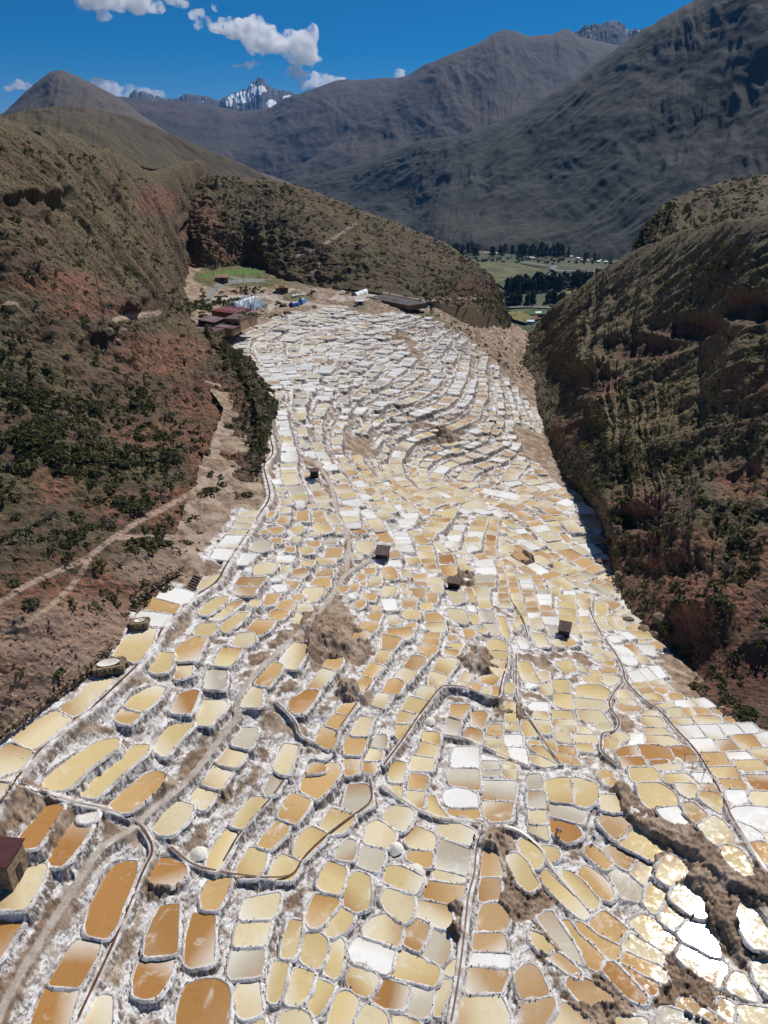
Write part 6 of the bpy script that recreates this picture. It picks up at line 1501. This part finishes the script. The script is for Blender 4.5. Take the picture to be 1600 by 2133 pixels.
for k in PROTO:
    for i in (0, 1):
        if usedp[k][i] == 0: plant(k, 1230, 545, 1.0)
# village houses
M_TILE = flat_mat('clay_tile_roof', (.22, .075, .045), .85, .3, .4); M_HW = flat_mat('limewash', (.55, .50, .44), .9, .2, .3)
def house_proto():
    r = empty('village_house', (0, 0, 0)); MB().box((0, 0, 1.6), (5, 3.2, 1.9)).build('wall', M_HW, r); m = MB(); m.add([(-5.5, -3.8, 3.4), (5.5, -3.8, 3.4), (5.5, 0, 5.4), (-5.5, 0, 5.4), (5.5, 3.8, 3.4), (-5.5, 3.8, 3.4)], [(0, 1, 2, 3), (3, 2, 4, 5), (0, 3, 5), (1, 4, 2)]); m.build('roof', M_TILE, r)
    panel_box(-.6, .6, -3.3, -3.1, 0, 2.2).build('door', M_DARK, r)
    for x in (-3, 3): panel_box(x - .7, x + .7, -3.3, -3.1, 1, 2.3).build('window', M_PANE, r)
    return r
hp = house_proto(); first = True
M_ROOFS = [M_TILE, M_WHITE, M_RUST, M_LBLUE]
HP = [(x, y, k) for x, y, k in [(926,507,0),(936,507,1),(948,513,1),(966,509,0),(985,527,1),(1012,528,1),(1020,529,2),(1036,530,1),(1100,541,0),(1106,539,1),(1112,540,1),(1143,532,0),(1149,533,1),(1155,531,0),(1163,533,1),(1170,532,0),(1176,533,2),(1183,534,1),(1190,536,1),(1196,532,1),(1204,540,1),(1212,543,2),(1224,544,1),(1233,545,1),(1246,547,1),(1252,544,2),(1262,548,1),(1098,672,0),(1103,668,0),(1108,665,0),(1113,663,0),(1110,670,0),(1117,667,0),(1104,674,3),(1084,655,2),(1120,656,1)]]
for x, y, k in HP:
    o = hp if first else copy_tree(hp); first = False; w = at_z(x, y, VZ); o.location = (w[0], w[1], VZ); o.rotation_euler = (0, 0, RNG.uniform(-.5, .5)); o.scale = (RNG.uniform(.8, 1.3),)*3
    if k:
        for ch in o.children:
            if ch.name.startswith('roof'): ch.data = ch.data.copy(); ch.data.materials[0] = M_ROOFS[k]
    near_ = y > 600; cc = ['clay tiled', 'white roofed', 'brown roofed', 'blue roofed'][k]
    tag(o, f'{cc} house in the cluster at the gorge mouth' if near_ else f'{cc} village house at the foot of the far mountain', 'house', f'{cc} houses at the gorge mouth' if near_ else f'{cc} houses of the far village')
# ------------------------------------------------------------------ scrub on the slopes
M_SCRUB = [leaf_mat('dark_scrub', (.038, .046, .018), (.13, .135, .052), 1.2), leaf_mat('olive_scrub', (.06, .058, .022), (.19, .165, .06), 1.2), leaf_mat('grey_scrub', (.07, .062, .046), (.22, .19, .14), 1.2)]
def dome(r):
    a = r.uniform(0, 6.28); u = r.random()**.5; return np.array([math.cos(a)*u, math.sin(a)*u, r.uniform(.05, .75)*(1.05 - u*u*.75)])
BUSH = [[clump(n, dome, np.random.default_rng(40 + i), sz) for i in range(4)] for n, sz in ((110, .20), (16, .42))]
BME = []
for i in range(4):
    for m in range(3):
        v, f = BUSH[0][i]; o_ = mesh_np('foliage', v, f, [M_SCRUB[m]], False); BME.append((m, o_.data)); bpy.data.objects.remove(o_)
spots = []     # pos, size, material, where, image size
def scatter(key, n, where, size, reg=None, mk=None):
    S = HILLS[key]; nu, nv = S.shape[:2]; i = RNG.integers(0, nu, n); j = RNG.integers(0, int(nv*.93), n); P = S[i, j] + RNG.normal(0, .25, (n, 3))*np.array([1, 1, 0]); px, py = to_pix(P); dist = np.linalg.norm(P - CAM, axis=1); dn = fbm(P[:, 0]*.03, P[:, 1]*.03 + 7, 3)
    for k in range(n):
        if key == 'left' and HILL_TR[i[k], j[k]] > .5: continue
        if not (-150 < px[k] < 1750): continue
        w = mk(px[k], py[k]) if mk else 1.0
        if RNG.random() > w*np.clip(.75 + 1.6*dn[k], .05, 1): continue
        s = RNG.uniform(*size)*(1.5 if RNG.random() < .12 else 1); spots.append((P[k], s, int(RNG.choice(3, p=[.45, .35, .2])), where, s/dist[k]))
LM = lambda x, y: (1.0 if (y < 1180 and not (x > 420 and y > 880)) else .35)*(.25 if any(abs(x - a)/b < 1 and abs(y - c)/d < 1 for a, c, b, d in LEFT_RED) else 1)
scatter('left', 8000, 'left', (.55, 1.5), mk=LM); scatter('spur', 3600, 'spur', (.8, 1.7)); scatter('right', 6500, 'right', (.5, 1.5), mk=lambda x, y: (.3 if any(abs(x - a)/b < 1 and abs(y - c)/d < 1 for a, c, b, d in RIGHT_RED) else 1.0)); scatter('rear', 1500, 'rear', (1.0, 2.2))
# scrub on the bare ground round the field
FPX_ = np.stack([RNG.uniform(880, 1110, 1400), RNG.uniform(628, 800, 1400)], 1); ok_ = ~inside(FIELD, FPX_[:, 0], FPX_[:, 1]); FPX_ = FPX_[ok_]; fw_ = on_G(FPX_[:, 0], FPX_[:, 1])
for q in fw_:
    if RNG.random() < .45: s_ = RNG.uniform(.5, 1.3); q = q.copy(); q[2] = float(Hat(q[0], q[1])); spots.append((q, s_, int(RNG.choice(3)), 'bench', s_/np.linalg.norm(q - CAM)))
_lt = np.concatenate([resample(smooth_poly(parse(q), 2), 4) for q in LT])
spots = [q for q in spots if q[3] != 'left' or np.min(np.hypot(*(_lt - np.array(to_pix(q[0]))).T)) > 11]
# hand placed thickets
for (cx, cy, rx, ry, n, s) in [(90,900,90,60,90,1.5),(200,960,80,40,60,1.4),(330,930,60,40,40,1.4),(270,1060,50,30,40,1.3),(60,820,60,40,50,1.4),(430,1010,25,30,22,1.2),(410,640,55,16,60,2.0),(460,628,30,8,25,1.8),(520,606,40,6,30,1.6),(290,850,60,50,40,1.2),(180,850,60,40,40,1.2),(590,600,12,6,10,1.3),(560,655,60,8,30,1.0),(505,655,15,10,10,1.0),(655,612,12,5,8,1.2),(720,612,14,5,10,1.2),(578,632,6,6,5,1.3),(900,650,20,12,20,1.0),(1500,560,60,12,30,1.5),(1530,1130,60,30,40,.9),(1420,960,60,40,60,1.0),(1300,980,50,25,40,1.0),(1370,1110,25,14,16,.9)]:
    for _ in range(n):
        p = hit(cx + RNG.normal(0, rx*.5), cy + RNG.normal(0, ry*.5))
        if p is None or np.min(np.hypot(*(_lt - np.array(to_pix(p))).T)) < 14: continue
        ss = s*RNG.uniform(.6, 1.3); spots.append((p, ss, 0 if RNG.random() < .75 else 1, 'left' if cx < 480 and cy > 700 else ('right' if cx > 950 else 'bench'), ss*1.25/np.linalg.norm(p - CAM)))
spots.sort(key=lambda q: -q[4])
WL = {'left': ('scrub bush on the slope left of the salt ponds', 'scrub on the left slope'), 'spur': ('scrub bush on the spur behind the stores', 'scrub on the spur'), 'right': ('scrub bush on the slope across the stream', 'scrub on the slope across the stream'), 'rear': ('scrub bush on the hill behind the right slope', 'scrub on the rear hill'), 'bench': ('leafy bush beside the yard and buildings above the ponds', 'bushes around the yard')}
MN = ['dark green', 'olive', 'greyish']
for p, s, m, wh, _ in spots[:290]:
    c = [q for q in BME if q[0] == m]; o = bpy.data.objects.new('scrub_bush', c[int(RNG.integers(len(c)))][1]); link(o); o.location = p - np.array([0, 0, .1]); o.scale = (s, s, s*RNG.uniform(.7, 1.0)); o.rotation_euler = (0, 0, RNG.uniform(0, 6.28)); tag(o, f'{MN[m]} {WL[wh][0]}', 'bush', f'{MN[m]} {WL[wh][1]}')
rest = spots[290:]
for m in range(3):
    VV = []; FF = []; n = 0
    for p, s, mm, wh, _ in rest:
        if mm != m: continue
        v, f = BUSH[1][int(RNG.integers(4))]; a = RNG.uniform(0, 6.28); c, q = math.cos(a), math.sin(a); w = np.stack([v[:, 0]*c - v[:, 1]*q, v[:, 0]*q + v[:, 1]*c, v[:, 2]*.85], 1)*s + p; VV.append(w); FF.append(f + n); n += len(v)
    o = mesh_np('scrub', np.concatenate(VV), np.concatenate(FF), [M_SCRUB[m]], False); o['kind'] = 'stuff'; tag(o, f'{MN[m]} low scrub scattered over the hillsides', 'scrub')
print('scrub', len(spots), round(time.time() - T0, 1))
# agaves
M_AGAVE = leaf_mat('agave_leaf', (.06, .075, .05), (.17, .19, .13), 2.0)
def agave():
    r = empty('agave', (0, 0, 0))
    for k in range(18):
        a = k*2.399; el = .25 + .055*k; L = 1.3; m = MB(); d = Vector((math.cos(a)*math.cos(el), math.sin(a)*math.cos(el), math.sin(el))); s = Vector((-math.sin(a), math.cos(a), 0)); up = s.cross(d)*-1
        m.add([s*.09, s*-.09, d*L*.5 + s*.12 + up*.05, d*L*.5 - s*.12 + up*.05, d*L, d*L*.5 - up*.05], [(0, 1, 3, 5), (1, 0, 2, 5), (2, 4, 5), (4, 3, 5), (2, 3, 4), (0, 1, 3, 2)]); m.build('leaf', M_AGAVE, r)
    return r
AG = agave(); fa = True
for (x, y, s, l) in [(100,775,1.7,'large spiky agave standing alone above the dark thicket'),(312,885,1.3,'grey agave on the bare red slope beside a boulder'),(205,865,1.1,'small agave between two dark bushes on the slope'),(120,985,1.1,'agave at the lower edge of the dark thicket'),(255,1000,1.0,'agave just above the lower bushes near the trail'),(60,1110,1.3,'agave near the left edge above the forked trail'),(150,1070,1.0,'agave on the slope above the trail bend'),(365,880,1.0,'agave on the red slope right of the boulder')]:
    p = hit(x, y)
    if p is None: continue
    o = AG if fa else copy_tree(AG); fa = False; o.location = p; o.scale = (s, s, s); tag(o, l, 'agave', 'agaves on the left slope')
# loose rocks and stones
pts = []; sz = []
for key, n in (('left', 1500), ('right', 1500)):
    S = HILLS[key]; i = RNG.integers(0, S.shape[0], n); j = (RNG.random(n)**1.7*S.shape[1]*.8).astype(int); pts += list(S[i, j]); sz += list(RNG.uniform(.15, .6, n))
stones_joined('loose_rocks', pts, sz, flat_mat('loose_rock', (.15, .085, .06), .95, .4, 1.5, .5), None, 8)
bsp = [(222,690,3.0),(245,712,2.2),(255,690,2.0),(20,640,3.0),(600,652,3.2),(655,640,3.0),(1375,1290,2.5),(1340,1310,2.0),(1360,1325,2.2),(1310,1290,1.6),(1250,1170,2.0),(1290,1195,1.6),(560,838,1.2)]
for x, y, s in bsp:
    p = hit(x, y)
    if p is None: continue
    o = bpy.data.objects.new('boulder', stone_mesh(int(x), (1, .8, .65))); link(o); o.location = p; o.scale = (s, s, s); o.rotation_euler = (0, 0, x); side = 'left slope' if x < 580 and y > 660 else ('yard bank above the ponds' if x < 700 else 'stream bank'); tag(o, f'brown boulder on the {side}', 'boulder', f'boulders on the {side}')
# stones along the pond banks
pts = []; sz = []
for i in order[:420]:
    P = ponds[i]['P']; q = P[RNG.integers(0, len(P), 9)]; c = P.mean(0); q = q + (q - c)/np.linalg.norm(q - c, axis=1)[:, None]*RNG.uniform(.12, .5, (9, 1)); pts += [np.array([a, b, ponds[i]['z'] + .14]) for a, b in q]; sz += list(RNG.uniform(.05, .14, 9))
stones_joined('bank_stones', pts, sz, flat_mat('bank_stone', (.12, .085, .065), .95, .4, 3), None, 12)
print('plants', round(time.time() - T0, 1))
# ------------------------------------------------------------------ clouds far beyond the peaks, and the air
t = NT('cloud_vapour'); t.t.nodes.remove(t.b); vol = t.n('ShaderNodeVolumePrincipled'); vol.inputs['Color'].default_value = (.98, .98, .99, 1); vol.inputs['Anisotropy'].default_value = .7
n = t.noise(.0022, 6, .62); d = t.math('MULTIPLY', t.ramp(n, .40, .60), .007); t.l(d, vol.inputs['Density']); t.l(vol.outputs[0], t.out.inputs['Volume']); M_CLOUD = t.m
CD = 33000.0
def cloud(puffs, label, seed):
    """puffs: pixel centre and pixel radii"""
    rg = np.random.default_rng(seed); bm = bmesh.new(); k = CD/FPX
    for x, y, rx, ry in puffs:
        c = CAM + pix_dir(x, y)*CD
        for _ in range(5):
            a = rg.normal(size=3)*.35; s = rg.uniform(.45, .8); q = c + np.array([a[0]*rx, a[1]*ry*1.5, a[2]*ry])*k
            bmesh.ops.create_icosphere(bm, subdivisions=2, radius=1, matrix=Matrix.Translation(q) @ Matrix.Diagonal((rx*s*k, ry*s*k*1.3, ry*s*k, 1)))
    me = bpy.data.meshes.new('cloud'); bm.to_mesh(me); bm.free(); o = link(bpy.data.objects.new('cloud', me)); m = o.modifiers.new('r', 'REMESH'); m.mode = 'VOXEL'; m.voxel_size = 70.0
    dg = bpy.context.evaluated_depsgraph_get(); nm = bpy.data.meshes.new_from_object(o.evaluated_get(dg)); o.modifiers.clear(); o.data = nm
    V = np.empty(len(nm.vertices)*3); nm.vertices.foreach_get('co', V); V = V.reshape(-1, 3); c = V.mean(0); dv = V - c; dv /= np.linalg.norm(dv, axis=1)[:, None]; V = V + dv*(fbm(V[:, 0]*.002, V[:, 2]*.002 + V[:, 1]*.0014, 6, .6)*430)[:, None]; nm.vertices.foreach_set('co', V.ravel()); nm.materials.clear(); nm.materials.append(M_CLOUD); nm.update()
    return tag(o, label, 'cloud')
cloud([(190,-5,35,25),(230,8,45,28),(275,5,45,24),(315,12,35,14),(215,28,18,12)], 'broad white cloud cut by the top edge of the picture', 1)
cloud([(365,5,26,14)], 'small white cloud at the top edge beside the broad one', 2)
cloud([(405,30,20,10),(430,48,16,10),(446,18,14,8)], 'small ragged cloud puffs left of the long cloud', 3)
cloud([(470,55,30,16),(510,60,36,26),(540,75,40,26),(530,98,22,14),(565,85,28,22)], 'left half of the long white cloud in the middle sky', 4)
cloud([(590,90,24,20),(620,85,30,24),(640,95,22,24),(610,120,26,18),(655,125,20,14),(620,148,30,14)], 'right half of the long white cloud, piled high', 5)
cloud([(630,172,26,9),(665,168,34,14),(695,165,28,12)], 'flat based cloud sitting on the mountain ridge', 6)
cloud([(215,175,28,16),(245,185,30,18),(275,195,34,12),(320,192,30,14)], 'white cloud behind the saddle right of the peaked hill', 7)
cloud([(30,180,18,8),(50,173,24,12)], 'small white cloud left of the peaked hill', 8)
cloud([(512,134,30,5)], 'thin faint wisp of cloud above the snow peak', 9)
cloud([(830,156,18,6)], 'tiny white cloud on the brown ridge', 10)
hz = MB().box((0, 3000, 1150), (29000, 28000, 1325))
o = hz.build('haze', M_CLOUD); o['kind'] = 'stuff'; o.data.materials.clear()
m = bpy.data.materials.new('air'); m.use_nodes = True; m.node_tree.nodes.clear(); a = m.node_tree.nodes.new('ShaderNodeOutputMaterial'); v = m.node_tree.nodes.new('ShaderNodeVolumePrincipled')
v.inputs['Color'].default_value = (.18, .46, 1.0, 1); v.inputs['Density'].default_value = 1.6e-5; v.inputs['Anisotropy'].default_value = 0.1; m.node_tree.links.new(v.outputs[0], a.inputs['Volume']); o.data.materials.append(m)
print('sky', round(time.time() - T0, 1))
# ------------------------------------------------------------------ labels that single each pond, bush and house out
ORD = ['first', 'second', 'third', 'fourth', 'fifth', 'sixth', 'seventh', 'eighth', 'ninth', 'tenth', 'eleventh', 'twelfth', 'thirteenth', 'fourteenth', 'fifteenth', 'sixteenth', 'seventeenth', 'eighteenth', 'nineteenth', 'twentieth', 'twenty-first', 'twenty-second', 'twenty-third', 'twenty-fourth', 'twenty-fifth', 'twenty-sixth', 'twenty-seventh', 'twenty-eighth', 'twenty-ninth', 'thirtieth'] + [f'{t_}-{u_}' for t_ in ('thirty', 'forty', 'fifty') for u_ in ('first', 'second', 'third', 'fourth', 'fifth', 'sixth', 'seventh', 'eighth', 'ninth')]
def rank_labels(items, marks, text):
    """items: (key, px, py, object); each takes its closest landmark and its rank of that key outward from it"""
    by = {}
    for k, x, y, o in items:
        m = min(range(len(marks)), key=lambda i: math.hypot(marks[i][0] - x, marks[i][1] - y)); by.setdefault((k, m), []).append((math.hypot(marks[m][0] - x, marks[m][1] - y), x, y, o))
    for (k, m), L in by.items():
        L.sort(key=lambda q: q[0])
        for r, (d, x, y, o) in enumerate(L): text(k, ORD[min(r, len(ORD) - 1)], marks[m][2], o)
PM = [(20,1765,'the maroon shed roof'),(228,1393,'the square cistern'),(292,1304,'the smaller cistern'),(1161,1722,'the person in lilac'),(1237,1740,'the person in blue'),(986,1748,'the person in black'),(1444,1580,'the goal shaped frame'),(1450,2118,'the salt sacks'),(690,1310,'the bare slope'),
      (1002,1375,'the round earth heap'),(797,1155,'the low sagging hut'),(946,1215,'the open shelter'),(1175,1318,'the planked hut'),(398,1220,'the tan stone steps'),(1400,1735,'the earth bank'),(735,1440,'the lone mud mound'),(300,1722,'the trail crossing'),(1000,1722,'the canal fork'),(590,1830,'the canal bend'),(1042,1459,'the dark wall')]
CW = {'A': 'amber', 'O': 'ochre', 'T': 'tan', 'C': 'cream', 'Y': 'yellowish', 'W': 'white', 'G': 'greyish', 'B': 'brown'}
items = []
for i, o in POND_OBJ.items():
    p = ponds[i]; q = p['P'] - p['P'].mean(0); w = np.linalg.svd(q, compute_uv=False); a = w[0]/max(w[1], .1); p['shape'] = 'long' if a > 2.1 else ('oblong' if a > 1.45 else 'squarish'); items.append((p['c'], p['px'], p['py'], (o, p)))
def _pl(k, r, mark, op): tag(op[0], f"{CW[k]} {op[1]['shape']} salt pond, {r} {CW[k]} one out from {mark}", 'salt pond', 'salt ponds of the near terraces')
rank_labels(items, PM, _pl)
BMK = [(100,775,'the large lone agave'),(218,677,'the tall utility pole'),(235,1120,'the trail fork'),(450,680,'the maroon roofed stores'),(160,1385,'the timber pole'),(228,1393,'the square stone cistern'),(398,1220,'the stone steps'),(500,635,'the silver tarpaulin heap'),(1375,1300,'the stream boulders'),(1250,1170,'the stream bend'),(1500,560,'the grassy shoulder'),(1420,960,'the red gully'),(365,880,'the agave on red soil'),(430,1000,'the upper trail bend'),(1530,1130,'the red cliff foot'),(60,1110,'the agave above the forked trail'),(530,830,'the scrubby nose above the canal')]
items = []
for o in scene.objects:
    if o.name.startswith('scrub_bush'): x, y = to_pix(np.array(o.location)); items.append((o['label'].split(' scrub')[0].split(' leafy')[0], float(x), float(y), o))
rank_labels(items, BMK, lambda k, r, mark, o: tag(o, f'{k} scrub bush, {r} {k} one out from {mark}', 'bush', 'scrub bushes on the slopes'))
items = []
for o in scene.objects:
    if o.name.startswith('village_house'): x, y = to_pix(np.array(o.location)); items.append((o['label'].split(' house')[0].split(' village')[0], float(x), float(y), o))
rank_labels(items, [(900, 500, 'the spur'), (1095, 690, 'the gorge mouth')], lambda k, r, mark, o: tag(o, f'{k} house, {r} {k} one out from {mark}', 'house', 'village houses on the valley floor'))
items = []
for o in scene.objects:
    if o.name.startswith('boulder'): x, y = to_pix(np.array(o.location)); items.append(('brown', float(x), float(y), o))
rank_labels(items, [(450, 680, 'the maroon roofed stores'), (630, 632, 'the blue sheeted heaps'), (1320, 1240, 'the stream bend'), (20, 640, 'the cliff on the left slope'), (218, 677, 'the tall utility pole')], lambda k, r, mark, o: tag(o, f'brown boulder, {r} boulder out from {mark}', 'boulder', 'boulders on slopes and banks'))
print('total', round(time.time() - T0, 1), 'tris', sum(len(o.data.loop_triangles) if (o.data.calc_loop_triangles() or True) else 0 for o in scene.objects if o.type == 'MESH'))
